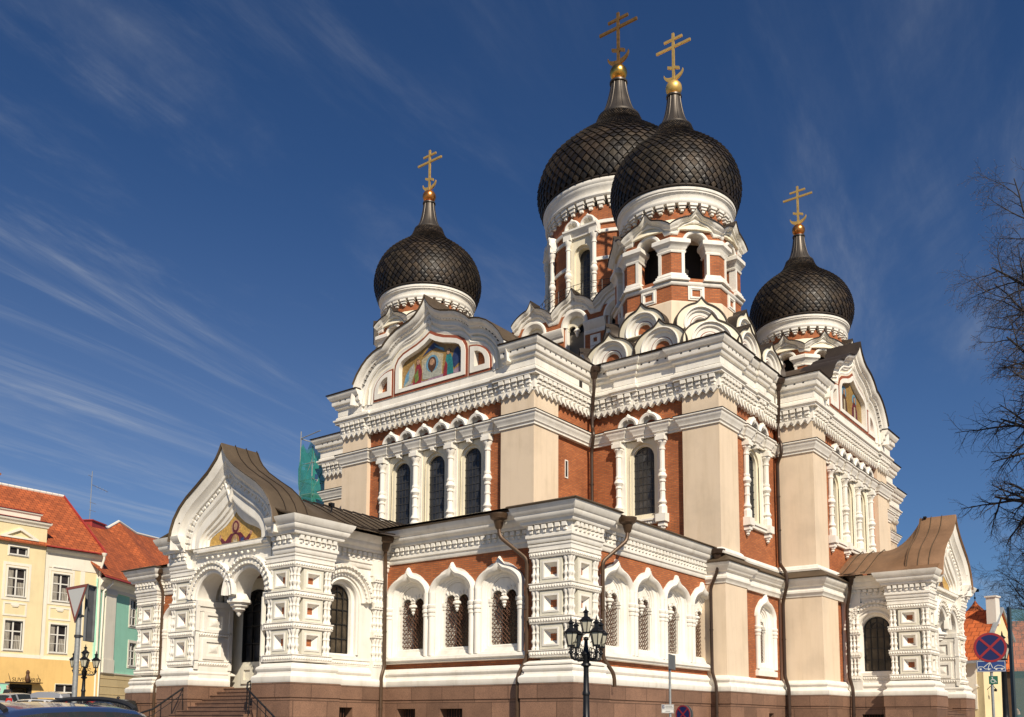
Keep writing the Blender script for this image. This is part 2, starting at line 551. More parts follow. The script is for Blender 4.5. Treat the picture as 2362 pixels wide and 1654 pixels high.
    def lathe(s, cx, cy, prof, n=24, a0=0.0, a1=2 * pi, rot=0.0, oct_=False):
        full = abs(a1 - a0 - 2 * pi) < 1e-6
        m = len(prof); k = n if full else n + 1; vs = []
        for i in range(k):
            a = a0 + (a1 - a0) * i / n + rot
            for r, z in prof: vs.append((cx + r * cos(a), cy + r * sin(a), z))
        fs = []
        for i in range(n):
            p, q = i * m, ((i + 1) % k) * m
            for j in range(m - 1): fs.append((p + j, q + j, q + j + 1, p + j + 1))
        s.add(vs, fs)
        for j in (0, m - 1):
            if prof[j][0] > 1e-4 and full:
                s.f.append(tuple(len(s.v) - k * m + i * m + j for i in range(k)))

    def tube(s, pts, r, n=8, cap=True):
        pts = [Vector(p) for p in pts]
        rs = r if isinstance(r, (list, tuple)) else [r] * len(pts)
        up = Vector((0, 0, 1)); vs = []; prev = None
        for i, p in enumerate(pts):
            d = (pts[min(i + 1, len(pts) - 1)] - pts[max(i - 1, 0)])
            if d.length < 1e-9: d = Vector((0, 0, 1))
            d.normalize()
            if prev is None:
                a = d.cross(up)
                if a.length < 1e-3: a = d.cross(Vector((1, 0, 0)))
            else:
                a = prev - d * prev.dot(d)
                if a.length < 1e-4: a = d.cross(up)
            a.normalize(); prev = a; b = d.cross(a)
            for k in range(n):
                t = 2 * pi * k / n
                vs.append(p + (a * cos(t) + b * sin(t)) * rs[i])
        fs = []
        for i in range(len(pts) - 1):
            for k in range(n):
                fs.append((i * n + k, i * n + (k + 1) % n, (i + 1) * n + (k + 1) % n, (i + 1) * n + k))
        if cap:
            fs.append(tuple(range(n - 1, -1, -1))); fs.append(tuple((len(pts) - 1) * n + k for k in range(n)))
        s.add(vs, fs)

    def ball(s, c, r, n=16, m=10, sz=1.0):
        s.lathe(c[0], c[1], [(r * sin(pi * j / m) if 0 < j < m else 1e-5, c[2] - r * sz * cos(pi * j / m)) for j in range(m + 1)], n)

    def quad(s, a, b, c, d): s.add([a, b, c, d], [(0, 1, 2, 3)])

    def build(s, name, mat, parent=None, smooth=True, label=None, angle=34):
        me = bpy.data.meshes.new(name)
        off = Vector((0, 0, 0)); q = parent
        while q is not None: off += q.location; q = q.parent
        vs = [(a - off.x, b - off.y, c - off.z) for a, b, c in s.v] if off.length > 0 else s.v
        me.from_pydata(vs, [], s.f)
        bm = bmesh.new(); bm.from_mesh(me)
        bmesh.ops.remove_doubles(bm, verts=bm.verts, dist=0.0004)
        bmesh.ops.recalc_face_normals(bm, faces=bm.faces)
        bm.to_mesh(me); bm.free()
        me.materials.append(MATS[mat])
        o = bpy.data.objects.new(name, me)
        COL.objects.link(o)
        if smooth:
            me.shade_smooth(); me.set_sharp_from_angle(angle=radians(angle))
        if parent is not None: o.parent = parent
        if label: o['label'] = label
        return o


def thing(name, label, cat, loc=(0, 0, 0), rotz=0.0, group=None):
    o = bpy.data.objects.new(name, None)
    o.empty_display_size = 0.3
    COL.objects.link(o)
    o.location = loc; o.rotation_euler = (0, 0, rotz)
    o['label'] = label; o['category'] = cat
    if group: o['group'] = group
    return o


def tag(o, label, cat, group=None):
    o['label'] = label; o['category'] = cat
    if group: o['group'] = group
    return o


def structure(o, label=None):
    o['kind'] = 'structure'
    if label: o['label'] = label
    return o


def dup(o, parent=None):
    c = o.copy(); COL.objects.link(c)
    if parent is not None: c.parent = parent
    for ch in [x for x in bpy.data.objects if x.parent == o]: dup(ch, c)
    return c


def arc(cu, cv, r, a0, a1, n=12, rv=None):
    rv = r if rv is None else rv
    return [(cu + r * cos(a0 + (a1 - a0) * i / n), cv + rv * sin(a0 + (a1 - a0) * i / n)) for i in range(n + 1)]


def arch_hole(cu, hw, v0, vs, n=12, rise=None):
    """opening: sill v0, springing vs, round head"""
    return [(cu - hw, v0), (cu + hw, v0)] + arc(cu, vs, hw, 0, pi, n, rise)


def arch_curve(cu, hw, v0, vs, n=14, rise=None):
    """left foot, over the arch, right foot"""
    c = arc(cu, vs, hw, pi, 0, n, rise)
    return ([(cu - hw, v0)] if v0 < vs else []) + c + ([(cu + hw, v0)] if v0 < vs else [])


def ogee(cu, hw, v0, rise, tip, n=9, horseshoe=0.0, flat=74):
    """keel arch: round shoulders running up into a pointed tip; left to right"""
    pts = []
    a_end = radians(flat)
    for i in range(n + 1):
        a = -horseshoe + (a_end + horseshoe) * i / n
        pts.append((-hw * cos(a), rise * sin(a)))
    x0, y0 = pts[-1]
    for i in range(1, 6):
        t = i / 5.0
        x = x0 * (1 - t)
        y = y0 + (tip - y0) * (t ** 1.7) * 0.9 + (tip - y0) * t * 0.1
        pts.append((x, y))
    right = [(-x, y) for x, y in reversed(pts[:-1])]
    return [(cu + x, v0 + y) for x, y in pts + right]


def colonnette(mb, x, y, z0, z1, r, n=10, foot=True):
    """turned column: square blocks, swelling foot, ring at mid height, capital"""
    H = z1 - z0
    R = r
    if foot:
        pr = [(R * 1.7, z0), (R * 1.75, z0 + .09 * H), (R * 1.15, z0 + .12 * H), (R * 1.7, z0 + .15 * H), (R * 1.05, z0 + .20 * H)]
    else:
        pr = [(R * 1.35, z0), (R * 1.35, z0 + .05 * H), (R, z0 + .07 * H)]
    pr += [(R, z0 + .30 * H), (R * 1.22, z0 + .305 * H), (R * 1.22, z0 + .325 * H), (R, z0 + .33 * H), (R, z0 + .42 * H),
           (R * 1.3, z0 + .43 * H), (R * 1.3, z0 + .45 * H), (R * 1.05, z0 + .46 * H), (R * 1.75, z0 + .50 * H), (R * 1.7, z0 + .52 * H),
           (R * 1.1, z0 + .56 * H), (R * 1.3, z0 + .565 * H), (R * 1.3, z0 + .59 * H), (R, z0 + .60 * H), (R, z0 + .86 * H),
           (R * 1.25, z0 + .865 * H), (R * 1.25, z0 + .885 * H), (R, z0 + .89 * H), (R * 1.15, z0 + .93 * H), (R * 1.75, z0 + .96 * H), (R * 1.75, z1)]
    mb.lathe(x, y, pr, n)


def baluster(mb, x, y, z0, z1, r, n=8):
    H = z1 - z0
    mb.lathe(x, y, [(r * 1.2, z0), (r * 1.25, z0 + .08 * H), (r * .8, z0 + .14 * H), (r * .8, z0 + .24 * H), (r * 1.25, z0 + .30 * H), (r * 1.3, z0 + .36 * H),
                    (r * .75, z0 + .44 * H), (r * .75, z0 + .62 * H), (r * 1.0, z0 + .64 * H), (r * 1.0, z0 + .70 * H), (r * .75, z0 + .72 * H), (r * .8, z0 + .82 * H),
                    (r * 1.3, z0 + .92 * H), (r * 1.3, z1)], n)

def seg(a, b):
    """frame of a straight plan segment, outward on the right of travel"""
    F = Fr.__new__(Fr)
    d = Vector((b[0] - a[0], b[1] - a[1], 0)); L = d.length; d.normalize()
    F.o = Vector((a[0], a[1], 0)); F.u = d; F.n = Vector((d.y, -d.x, 0)); F.L = L
    return F


def build_multi(name, pieces, parent, smooth=True, label=None):
    """one mesh in several materials"""
    verts, faces, idx, mats = [], [], [], []
    for mb, mat in pieces:
        if not mb.v: continue
        if mat not in mats: mats.append(mat)
        k = len(verts); verts += mb.v
        for f in mb.f: faces.append(tuple(i + k for i in f)); idx.append(mats.index(mat))
    off = Vector((0, 0, 0)); q = parent
    while q is not None: off += q.location; q = q.parent
    me = bpy.data.meshes.new(name)
    me.from_pydata([(a - off.x, b - off.y, c - off.z) for a, b, c in verts], [], faces)
    for m in mats: me.materials.append(MATS[m])
    me.polygons.foreach_set('material_index', idx)
    bm = bmesh.new(); bm.from_mesh(me)
    bmesh.ops.remove_doubles(bm, verts=bm.verts, dist=0.0004)
    bmesh.ops.recalc_face_normals(bm, faces=bm.faces)
    bm.to_mesh(me); bm.free()
    o = bpy.data.objects.new(name, me); COL.objects.link(o)
    if smooth:
        me.shade_smooth(); me.set_sharp_from_angle(angle=radians(34))
    o.parent = parent
    if label: o['label'] = label
    return o


CATH = thing('cathedral', 'white, peach and brick cathedral with five dark scaled onion domes and golden crosses', 'cathedral')

P_LOW = [(-.15, 16.30), (.10, 16.30), (.10, 16.86), (.30, 16.86), (.30, 16.95), (.38, 17.0), (.38, 17.08), (.27, 17.12), (.27, 17.2), (.2, 17.26), (-.15, 17.3)]
P_HIGH = [(-.15, 17.28), (.2, 17.28), (.2, 17.62), (.30, 17.66), (.34, 17.74), (.34, 17.80), (.42, 17.84), (.44, 17.9), (.44, 18.08), (.50, 18.10), (.56, 18.2), (.62, 18.3), (.62, 18.36), (-.15, 18.36)]
P_EDGE = [(-.4, 18.364), (.65, 18.364), (.69, 18.40), (.66, 18.43), (-.4, 18.52)]
P_STR = [(-.25, 14.66), (.06, 14.66), (.06, 14.74), (.12, 14.8), (.12, 14.86), (.2, 14.98), (.24, 15.06), (.24, 15.12), (.30, 15.16), (.30, 15.22), (-.25, 15.26)]
P_STRCAP = [(-.2, 15.266), (.31, 15.228), (.33, 15.25), (-.2, 15.29)]


def teeth_run(mb, path, z=0.0, pitch=0.345):
    """carved blocks with pointed drops hung under the cornice"""
    for a, b in zip(path[:-1], path[1:]):
        F = seg(a, b)
        if F.L < 0.3: continue
        k = max(1, round(F.L / pitch)); p = F.L / k
        for i in range(k):
            c = (i + .5) * p; w = p * 0.40
            mb.ffrust(F, c - w, c + w, z + 16.66, z + 16.85, .08, .29, .015, .012)
            mb.ffrust(F, c - w * .86, c + w * .86, z + 16.49, z + 16.645, .08, .22, .02, .012)
            mb.ffrust(F, c - w * .62, c + w * .62, z + 16.36, z + 16.475, .08, .16, .02, .012)
            mb.prism(F, [(c - p * .5, z + 16.335), (c - p * .5, z + 16.18), (c, z + 16.03), (c + p * .5, z + 16.20), (c + p * .5, z + 16.335)], -.06, .13, back=False)
            mb.prism(F, [(c - p * .30, z + 16.30), (c, z + 16.12), (c + p * .30, z + 16.30)], .10, .20, back=False)


def dots_run(mb, path, z, n, pitch=0.42):
    for a, b in zip(path[:-1], path[1:]):
        F = seg(a, b)
        if F.L < 0.5: continue
        k = max(1, round(F.L / pitch))
        for i in range(k):
            c = (i + .5) * F.L / k
            mb.fbox(F, c - .045, c + .045, z - .04, z + .03, n - .05, n + .006)


def cornice_set(path, high_paths=None):
    w, t = MB(), MB()
    w.hsweep(path, P_LOW)
    teeth_run(t, path)
    o = w.build('cornice', 'white', CATH)
    t.build('cornice_frieze', 'white', o, smooth=False)
    for hp in (high_paths or [path]):
        c, e, d = MB(), MB(), MB()
        c.hsweep(hp, P_HIGH); e.hsweep(hp, P_EDGE); dots_run(d, hp, 18.02, .44)
        c = build_multi('crown_moulding', [(c, 'white'), (d, 'dark_void')], o)
        e.build('cornice_flashing', 'roof_dark', o, smooth=False)
    return o


def string_set(path):
    s, sc = MB(), MB()
    s.hsweep(path, P_STR); sc.hsweep(path, P_STRCAP)
    o = s.build('string_course', 'white', CATH)
    sc.build('string_course_flashing', 'roof_dark', o, smooth=False)


def small_kokoshnik(w, r, F, u, v, hw, n0):
    """white keel-arched hood with a small dark opening, above the windows"""
    c = ogee(u, hw, v, hw * .98, hw * 1.16, 10, 0, 80)
    w.fsweep(F, c, [(-.19, n0 - .30), (-.19, n0 + .20), (-.15, n0 + .31), (-.06, n0 + .34), (.02, n0 + .27), (0.02, n0 - .30)])
    a = arch_curve(u, hw * .60, v, v, 10)
    w.fsweep(F, a, [(-.06, n0 - .1), (-.06, n0 + .05), (0, n0 + .09), (.06, n0 + .05), (.16, n0 + .10), (.16, n0 - .1)])
    r.prism(F, arc(u, v, hw * .50, 0, pi, 10), n0 - .02, n0 + .012, back=False)


def kokoshnik(F, u, v0, hw, n0, depth, rise=None, tip=None, parent=None, low=0.0):
    """big horseshoe gable: dark roof shell, cream face, nested white and red rings"""
    rise = hw * 1.0 if rise is None else rise
    tip = hw * 1.22 if tip is None else tip
    hs = 0.25
    c = ogee(u, hw, v0, rise, tip, 10, hs)
    sh, cr, wh, rd, br = MB(), MB(), MB(), MB(), MB()
    sh.fsweep(F, c, [(0, n0 - depth), (0, n0 + .05), (.055, n0 + .06), (.055, n0 - depth)])
    R = hw * .68
    hole = [(u + R * cos(t), v0 + R * sin(t)) for t in [(-hs + (pi + 2 * hs) * i / 18) for i in range(19)]]
    base = v0 - hw * sin(hs)
    outer = [(a, b) for a, b in c]
    hole_poly = hole
    cr.plate(F, outer + [], [hole_poly], n0 - .25, n0, rim=True)
    a = list(reversed(hole))
    wh.fsweep(F, a, [(.06, n0), (.05, n0 + .05), (.01, n0 + .06), (-.01, n0 + .03), (-.02, n0 - .04), (-.10 * hw, n0 - .07), (-.13 * hw, n0 - .16), (-.26 * hw, n0 - .19), (-.26 * hw, n0 - .3)], cap=False)
    r2 = hw * .44
    a2 = [(u + r2 * cos(t), v0 + r2 * sin(t)) for t in [pi + hs - (pi + 2 * hs) * i / 16 for i in range(17)]]
    rd.fsweep(F, a2, [(.05, n0 - .30), (.02, n0 - .20), (-.05 * hw, n0 - .20), (-.05 * hw, n0 - .3)], cap=False)
    wh.fsweep(F, a2, [(-.05 * hw, n0 - .26), (-.05 * hw, n0 - .18), (-.09 * hw, n0 - .17), (-.15 * hw, n0 - .24), (-.15 * hw, n0 - .32)], cap=False)
    br.prism(F, [(u + hw * .30 * cos(t), v0 + hw * .30 * sin(t)) for t in [(-hs + (pi + 2 * hs) * i / 14) for i in range(15)]], n0 - .36, n0 - .30, back=False)
    return build_multi('kokoshnik', [(cr, 'cream'), (wh, 'white'), (rd, 'red_paint'), (br, 'brick'), (sh, 'roof_dark')], parent or CATH)


def glazing(F, cu, hw, v0, vs, n, nv, dv, mat='glass', parent=None, name='window_pane', border=True):
    g = MB(); g.prism(F, arch_hole(cu, hw, v0, vs, 12), n - .02, n, back=False)
    o = g.build(name, mat, parent, smooth=False)
    l = MB(); t = .019; nn = n + .02
    for i in range(1, nv):
        x = cu - hw + 2 * hw * i / nv
        top = vs + sqrt(max(0, hw * hw - (x - cu) ** 2))
        l.fbox(F, x - t, x + t, v0, top, n, nn)
    z = v0 + dv
    while z < vs + hw * .9:
        h = hw if z < vs else sqrt(max(0, hw * hw - (z - vs) ** 2))
        l.fbox(F, cu - h, cu + h, z - t, z + t, n + .002, nn + .003); z += dv
    if border:
        l.fsweep(F, arch_curve(cu, hw - .015, v0, vs, 12), [(-.10, n), (-.10, nn + .004), (-.12, nn + .004), (-.12, n)])
    l.build('glazing_bars', 'lead', o, smooth=False)
    return o


def window_group(F, cols, wins, vb, sill, hw_glass, nB, koko, drop=False):
    """windows between turned columns, under an entablature and a row of small kokoshniki"""
    for i, wu in enumerate(wins):
        l, r = cols[i], cols[i + 1]
        fr = MB()
        fr.plate(F, [(l, vb), (r, vb), (r, 14.66), (l, 14.66)], [arch_hole(wu, hw_glass + .14, sill - .14, 13.84 - .05, 14)], nB - .18, nB - .08, rim=False)
        fr.plate(F, arch_hole(wu, hw_glass + .141, sill - .14, 13.79, 14), [arch_hole(wu, hw_glass, sill, 13.80, 14)], nB - .34, nB - .16, rim=False)
        fr.fsweep(F, arch_curve(wu, hw_glass + .14, sill - .14, 13.79, 14), [(0, nB - .12), (0, nB - .07), (.07, nB - .07), (.09, nB - .12)], cap=False)
        fr.fbox(F, l + .25, r - .25, sill - .30, sill - .14, nB - .10, nB + .02)
        o = fr.build('window', 'cream', CATH)
        glazing(F, wu, hw_glass, sill, 13.80, nB - .30, 5, .36, 'glass', o)
    for c in cols:
        m = MB(); q = F.p(c, 0, nB + .10)
        colonnette(m, q[0], q[1], vb + .05, 14.42, .125, 10)
        m.fbox(F, c - .24, c + .24, 14.38, 14.56, nB - .05, nB + .34)
        m.fbox(F, c - .20, c + .20, 14.56, 14.67, nB - .05, nB + .30)
        m.fbox(F, c - .30, c + .30, vb - .08, 14.66, nB - .12, nB - .02)
        if drop:
            m.ffrust(F, c - .27, c + .27, vb - .35, vb + .06, nB - .05, nB + .34, .02, .03)
            m.ffrust(F, c - .20, c + .20, vb - .55, vb - .34, nB - .05, nB + .26, .04, .03)
            m.lathe(q[0], q[1], [(.15, vb - .53), (.13, vb - .62), (.07, vb - .66), (.10, vb - .72), (.02, vb - .80)], 8)
        m.build('column', 'white', CATH)
    e = MB()
    jog = []
    for k, c in enumerate(cols):
        jog += [(c - .27, .0), (c - .27, .10), (c + .27, .10), (c + .27, .0)]
        if k < len(cols) - 1:
            mid = (c + cols[k + 1]) / 2
            jog += [(mid - .16, .0), (mid - .16, .07), (mid + .16, .07), (mid + .16, .0)]
    path = [F.p(a, 0, nB + .04 + b)[:2] for a, b in jog]
    e.hsweep(path, P_STR)
    for k in range(len(cols) - 1):
        mid = (cols[k] + cols[k + 1]) / 2
        e.ffrust(F, mid - .12, mid + .12, 14.50, 14.67, nB - .05, nB + .20, .03, .02)
    if drop:
        sl = MB()
        sl.fbox(F, cols[0] - .1, cols[-1] + .1, vb - .34, vb - .18, nB - .05, nB + .12)
        sl.fbox(F, cols[0] - .1, cols[-1] + .1, vb - .18, vb - .10, nB - .05, nB + .20)
        k = round((cols[-1] - cols[0]) / .13)
        for i in range(k):
            x = cols[0] + (i + .5) * (cols[-1] - cols[0]) / k
            sl.ffrust(F, x - .045, x + .045, vb - .33, vb - .20, nB + .10, nB + .15, .01, .01)
    o = e.build('window_entablature', 'white', CATH)
    if drop: sl.build('window_sill', 'white', CATH)
    cp = MB(); cp.hsweep(path, P_STRCAP); cp.build('entablature_flashing', 'roof_dark', o, smooth=False)
    w, r = MB(), MB()
    for u in koko: small_kokoshnik(w, r, F, u, 15.24, .545, nB)
    build_multi('window_hood', [(w, 'white'), (r, 'red_paint')], CATH)


def brick_front(F, u0, u1, z0, z1, holes, n):
    b = MB(); b.plate(F, [(u0, z0), (u1, z0), (u1, z1), (u0, z1)], holes, n - .35, n)
    b.build('brick_wall', 'brick', CATH, smooth=False)


# ---------------------------------------------------------------- the two arms
GP = [(0, 21.95), (.10, 21.72), (.3, 21.45), (.6, 21.18), (1.0, 20.98), (1.4, 20.88), (1.8, 20.78), (2.25, 20.56), (2.6, 20.30), (2.78, 20.12),
      (3.05, 20.08), (3.4, 19.98), (3.8, 19.78), (4.2, 19.46), (4.55, 19.06), (4.82, 18.6), (5.0, 18.0), (5.04, 17.6)]


def half_curve(h, cu):
    """mirror a right-hand outline; returns left to right"""
    return [(cu - a, b) for a, b in reversed(h)] + [(cu + a, b) for a, b in h[1:]]


def shrink(h, k, base, cu):
    return half_curve([(a * k, base + (b - base) * k) for a, b in h], cu)


MOS = [(0, 20.02), (.35, 19.80), (.8, 19.62), (1.25, 19.5), (1.6, 19.40), (1.85, 19.28), (1.98, 19.08), (2.0, 18.9), (2.0, 17.9)]


def mosaic_left(F, cu, parent):
    """cloth with a bearded face held up between a red-robed and a teal-robed figure with wings"""
    g = MB(); g.prism(F, half_curve(MOS, cu), -.12, -.06, back=False)
    o = g.build('mosaic', 'mosaic_gold', parent, smooth=False)
    def sh(pts, mat, lv):
        m = MB(); m.prism(F, [(cu + a, b) for a, b in pts], -.062, -.058 + .004 * lv, back=False); return (m, 'mosaic_' + mat)
    def el(a, b, rx, ry, mat, lv, n=16):
        return sh([(a + rx * cos(2 * pi * i / n), b + ry * sin(2 * pi * i / n)) for i in range(n)], mat, lv)
    P = [sh([(-1.95, 17.92), (-1.2, 18.15), (-.4, 18.05), (.3, 18.2), (1.1, 18.12), (1.96, 18.4), (1.96, 17.92)], 'mauve', 1),
         sh([(-.62, 18.15), (.62, 18.15), (.70, 19.15), (.0, 19.42), (-.70, 19.15)], 'linen', 2),
         sh([(-.5, 18.12), (.5, 18.12), (.62, 18.2), (.55, 18.9), (.3, 19.02), (-.3, 19.02), (-.55, 18.9), (-.62, 18.2)], 'pale', 3),
         el(0, 18.83, .40, .42, 'azure', 4), el(0, 18.80, .27, .36, 'umber', 5), el(0, 18.84, .16, .23, 'flesh', 6),
         sh([(-.15, 18.80), (.15, 18.80), (.10, 18.48), (0, 18.38), (-.10, 18.48)], 'umber', 7), el(0, 18.86, .13, .14, 'flesh', 8),
         sh([(-1.3, 17.95), (-.72, 17.95), (-.66, 18.6), (-.8, 18.98), (-1.02, 18.98), (-1.12, 18.5)], 'crimson', 4),
         sh([(-1.15, 18.45), (-.92, 18.75), (-.86, 18.2), (-1.1, 18.05)], 'green', 6),
         el(-.90, 19.08, .10, .13, 'flesh', 7), el(-.92, 19.12, .11, .12, 'umber', 6),
         sh([(-1.85, 18.0), (-1.5, 18.9), (-1.2, 19.1), (-1.15, 18.6), (-1.4, 18.1)], 'pale', 3),
         sh([(-1.88, 18.05), (-1.72, 18.6), (-1.5, 18.85), (-1.55, 18.3)], 'azure', 5),
         sh([(.78, 18.05), (1.35, 18.05), (1.30, 18.7), (1.18, 19.05), (.92, 19.05), (.82, 18.6)], 'teal', 4),
         sh([(.72, 17.98), (.95, 17.98), (.98, 18.55), (.88, 18.75), (.76, 18.4)], 'crimson', 6),
         el(1.04, 19.16, .10, .13, 'flesh', 7), el(1.06, 19.20, .11, .12, 'umber', 6),
         sh([(1.22, 18.7), (1.42, 19.2), (1.62, 19.30), (1.86, 18.9), (1.94, 18.2), (1.7, 18.5), (1.4, 18.3)], 'navy', 3),
         sh([(-.65, 19.3), (-.2, 19.68), (.1, 19.86), (.55, 19.5), (.2, 19.56), (-.2, 19.48)], 'navy', 3),
         sh([(.1, 19.7), (.7, 19.45), (.8, 19.25), (.35, 19.5)], 'azure', 5)]
    build_multi('mosaic_picture', P, o, smooth=False)


def mosaic_right(F, cu, parent):
    """two standing haloed figures in dark robes on gold"""
    g = MB(); g.prism(F, half_curve(MOS, cu), -.12, -.06, back=False)
    o = g.build('mosaic', 'mosaic_gold', parent, smooth=False)
    P = []
    def sh(pts, mat, lv):
        m = MB(); m.prism(F, [(cu + a, b) for a, b in pts], -.062, -.058 + .004 * lv, back=False); P.append((m, 'mosaic_' + mat))
    def el(a, b, rx, ry, mat, lv, n=16): sh([(a + rx * cos(2 * pi * i / n), b + ry * sin(2 * pi * i / n)) for i in range(n)], mat, lv)
    for c, robe in ((-.95, 'umber'), (.75, 'plum')):
        el(c, 19.12, .34, .34, 'azure', 2)
        sh([(c - .5, 17.92), (c + .5, 17.92), (c + .42, 18.6), (c + .2, 18.98), (c - .2, 18.98), (c - .42, 18.6)], robe, 3)
        sh([(c - .14, 17.95), (c + .14, 17.95), (c + .1, 18.75), (c - .1, 18.75)], 'linen', 4)
        el(c, 19.10, .17, .22, 'umber', 5); el(c, 19.13, .12, .15, 'flesh', 6)
    build_multi('mosaic_picture', P, o, smooth=False)


def arm(F, cu, half, wp, ret, mosaic, vb, drop, z_pil):
    L, R = cu - half, cu + half
    nB = -.24
    cols = [cu + .05 + k * 1.12 for k in (-3, -1, 1, 3)]
    wins = [cu + .05 + k * 2.24 for k in (-1, 0, 1)]
    hole = [(cols[0] - .1, vb - .05), (cols[-1] + .1, vb - .05), (cols[-1] + .1, 14.66), (cols[0] - .1, 14.66)]
    brick_front(F, L + wp - .05, R - wp + .05, z_pil, 17.4, [hole], nB)
    P = lambda u, n: F.p(u, 0, n)[:2]
    for a, b, s in ((L, L + wp, -1), (R - wp, R, 1)):
        m = MB(); m.fbox(F, a, b, z_pil, 16.4, -min(1.9, ret), 0)
        m.build('pilaster', 'beige', CATH, smooth=False)
    # brick return walls behind the pilasters
    bw = MB()
    bw.fbox(F, R - .6, R - .12, z_pil, 18.2, -ret - .2, -1.7)
    bw.fbox(F, L + .12, L + .6, z_pil, 18.2, -ret - .2, -1.7)
    bw.fbox(F, L + .4, R - .4, 17.2, 18.3, -6, -.3)
    bw.build('brick_wall', 'brick', CATH, smooth=False)
    j = .10
    path = [P(L, -ret), P(L, 0), P(L + wp, 0), P(L + wp, -j), P(R - wp, -j), P(R - wp, 0), P(R, 0), P(R, -ret)]
    g0 = 4.55
    cornice_set(path, [[P(L, -ret), P(L, 0), P(cu - g0, 0)], [P(cu + g0, 0), P(R, 0), P(R, -ret)]])
    string_set([P(L, -ret), P(L, 0), P(L + wp, 0), P(L + wp, nB + .04), P(cols[0] - .2, nB + .04)])
    string_set([P(cols[-1] + .2, nB + .04), P(R - wp, nB + .04), P(R - wp, 0), P(R, 0), P(R, -ret)])
    window_group(F, cols, wins, vb, 11.2, .53, nB, [cu + .1 + 1.10 * (k - 2.5) for k in range(6)], drop)
    # gable
    full = half_curve(GP, cu)
    gw, gc, rd, ru, br, dt = MB(), MB(), MB(), MB(), MB(), MB()
    nF = .10
    inner = shrink(GP, .80, 17.3, cu)
    MO = [(0, 20.42), (.42, 20.18), (.9, 19.98), (1.4, 19.84), (1.8, 19.72), (2.15, 19.5), (2.33, 19.2), (2.38, 18.9), (2.38, 17.6)]
    def nic0(s, d):
        u0, u1 = 2.44, 3.80
        pts = [(u0 + d, 17.6 + d), (u1 - d, 17.6 + d)] + [(u0 + d + (u1 - u0 - 2 * d) * cos(a), 18.05 + (1.02 - d) * sin(a)) for a in [pi / 2 * i / 9 for i in range(10)]]
        return [(cu + s * a, b) for a, b in (pts if s > 0 else pts[::-1])]
    gc.plate(F, shrink(GP, .985, 17.3, cu), [[(cu + (a - cu) * .99, 17.6 + (b - 17.6) * .99 + .01) for a, b in half_curve(MO, cu)], nic0(1, .02), nic0(-1, .02)], -.5, nF)
    prof = [(-.62, nF), (-.62, nF + .06), (-.56, nF + .12), (-.50, nF + .12), (-.47, nF + .07), (-.34, nF + .10), (-.30, nF + .22), (-.22, nF + .26), (-.18, nF + .36), (-.08, nF + .44), (0, nF + .46), (0, nF - .6)]
    gw.fsweep(F, full, prof)
    full_r = half_curve(GP[:-2], cu)
    gw.fbox(F, cu - 4.9, cu + 4.9, 17.27, 17.63, -.4, nF - .02)
    ru.fsweep(F, full_r, [(.004, nF - 1.3), (.004, nF + .50), (.05, nF + .54), (.06, nF + .50), (.06, nF - 1.3)])
    c2 = half_curve(GP, cu)
    # little dark dots along the gable moulding
    for i in range(2, len(c2) - 2):
        for t in (.25, .75):
            x = c2[i][0] * (1 - t) + c2[i + 1][0] * t; z = c2[i][1] * (1 - t) + c2[i + 1][1] * t
            k = 0.925
            x = cu + (x - cu) * k; z = 17.3 + (z - 17.3) * k
            dt.fbox(F, x - .022, x + .022, z - .018, z + .018, nF + .05, nF + .225)
    # inner stepped ogee: second white moulding following the three-lobed outline
    mid = [(0, 21.02), (.35, 20.70), (.8, 20.42), (1.3, 20.25), (1.8, 20.15), (2.2, 20.0), (2.55, 19.68), (2.68, 19.44), (3.0, 19.36), (3.45, 19.2), (3.85, 18.85), (4.12, 18.4), (4.2, 17.55)]
    gw.fsweep(F, half_curve(mid, cu), [(.02, nF), (.0, nF + .05), (-.05, nF + .07), (-.10, nF + .02), (-.16, nF - .02), (-.24, nF + .03), (-.30, nF + .01), (-.34, nF + .0)])
    # mosaic frame
    MO = [(0, 20.42), (.42, 20.18), (.9, 19.98), (1.4, 19.84), (1.8, 19.72), (2.15, 19.5), (2.33, 19.2), (2.38, 18.9), (2.38, 17.6)]
    MI = [(0, 20.26), (.40, 20.03), (.86, 19.84), (1.34, 19.71), (1.72, 19.59), (2.03, 19.40), (2.20, 19.14), (2.25, 18.9), (2.25, 17.72)]
    o1, o2, o3 = half_curve(MO, cu), half_curve(MI, cu), half_curve(MOS, cu)
    rd.plate(F, o1, [o2], nF - .05, nF + .025)
    gw.plate(F, o2, [o3], -.08, nF + .07, rim=True)
    for s in (-1, 1):
        u0, u1 = 2.44, 3.80
        def nic(d, zt):
            pts = [(u0 + d, 17.6 + d), (u1 - d, 17.6 + d)]
            pts += [(u0 + d + (u1 - u0 - 2 * d) * cos(a), 18.05 + (1.02 - d) * sin(a)) for a in [pi / 2 * i / 9 for i in range(10)]]
            return [(cu + s * a, b) for a, b in (pts if s > 0 else reversed(pts))]
        rd.plate(F, nic(0, 0), [nic(.10, 0)], nF - .05, nF + .025)
        gw.plate(F, nic(.10, 0), [nic(.36, 0)], -.16, nF + .07)
        br.prism(F, nic(.35, 0), -.2, -.14, back=False)
    gb = build_multi('gable', [(gc, 'cream'), (gw, 'white'), (rd, 'red_paint'), (br, 'brick'), (dt, 'dark_void')], CATH)
    ru.build('gable_roof', 'roof_brown' if mosaic is mosaic_left else 'roof_dark', gb)
    mosaic(F, cu, gb)
    # lower barrel roof behind the parapet
    bar = MB()
    cv = [(cu - 5.3, 18.35)] + arc(cu, 18.4, 4.9, pi * .99, pi * .01, 18, 2.2) + [(cu + 5.3, 18.35)]
    bar.fsweep(F, cv, [(0, -11), (0, -.9), (-.1, -.9)], cap=False)
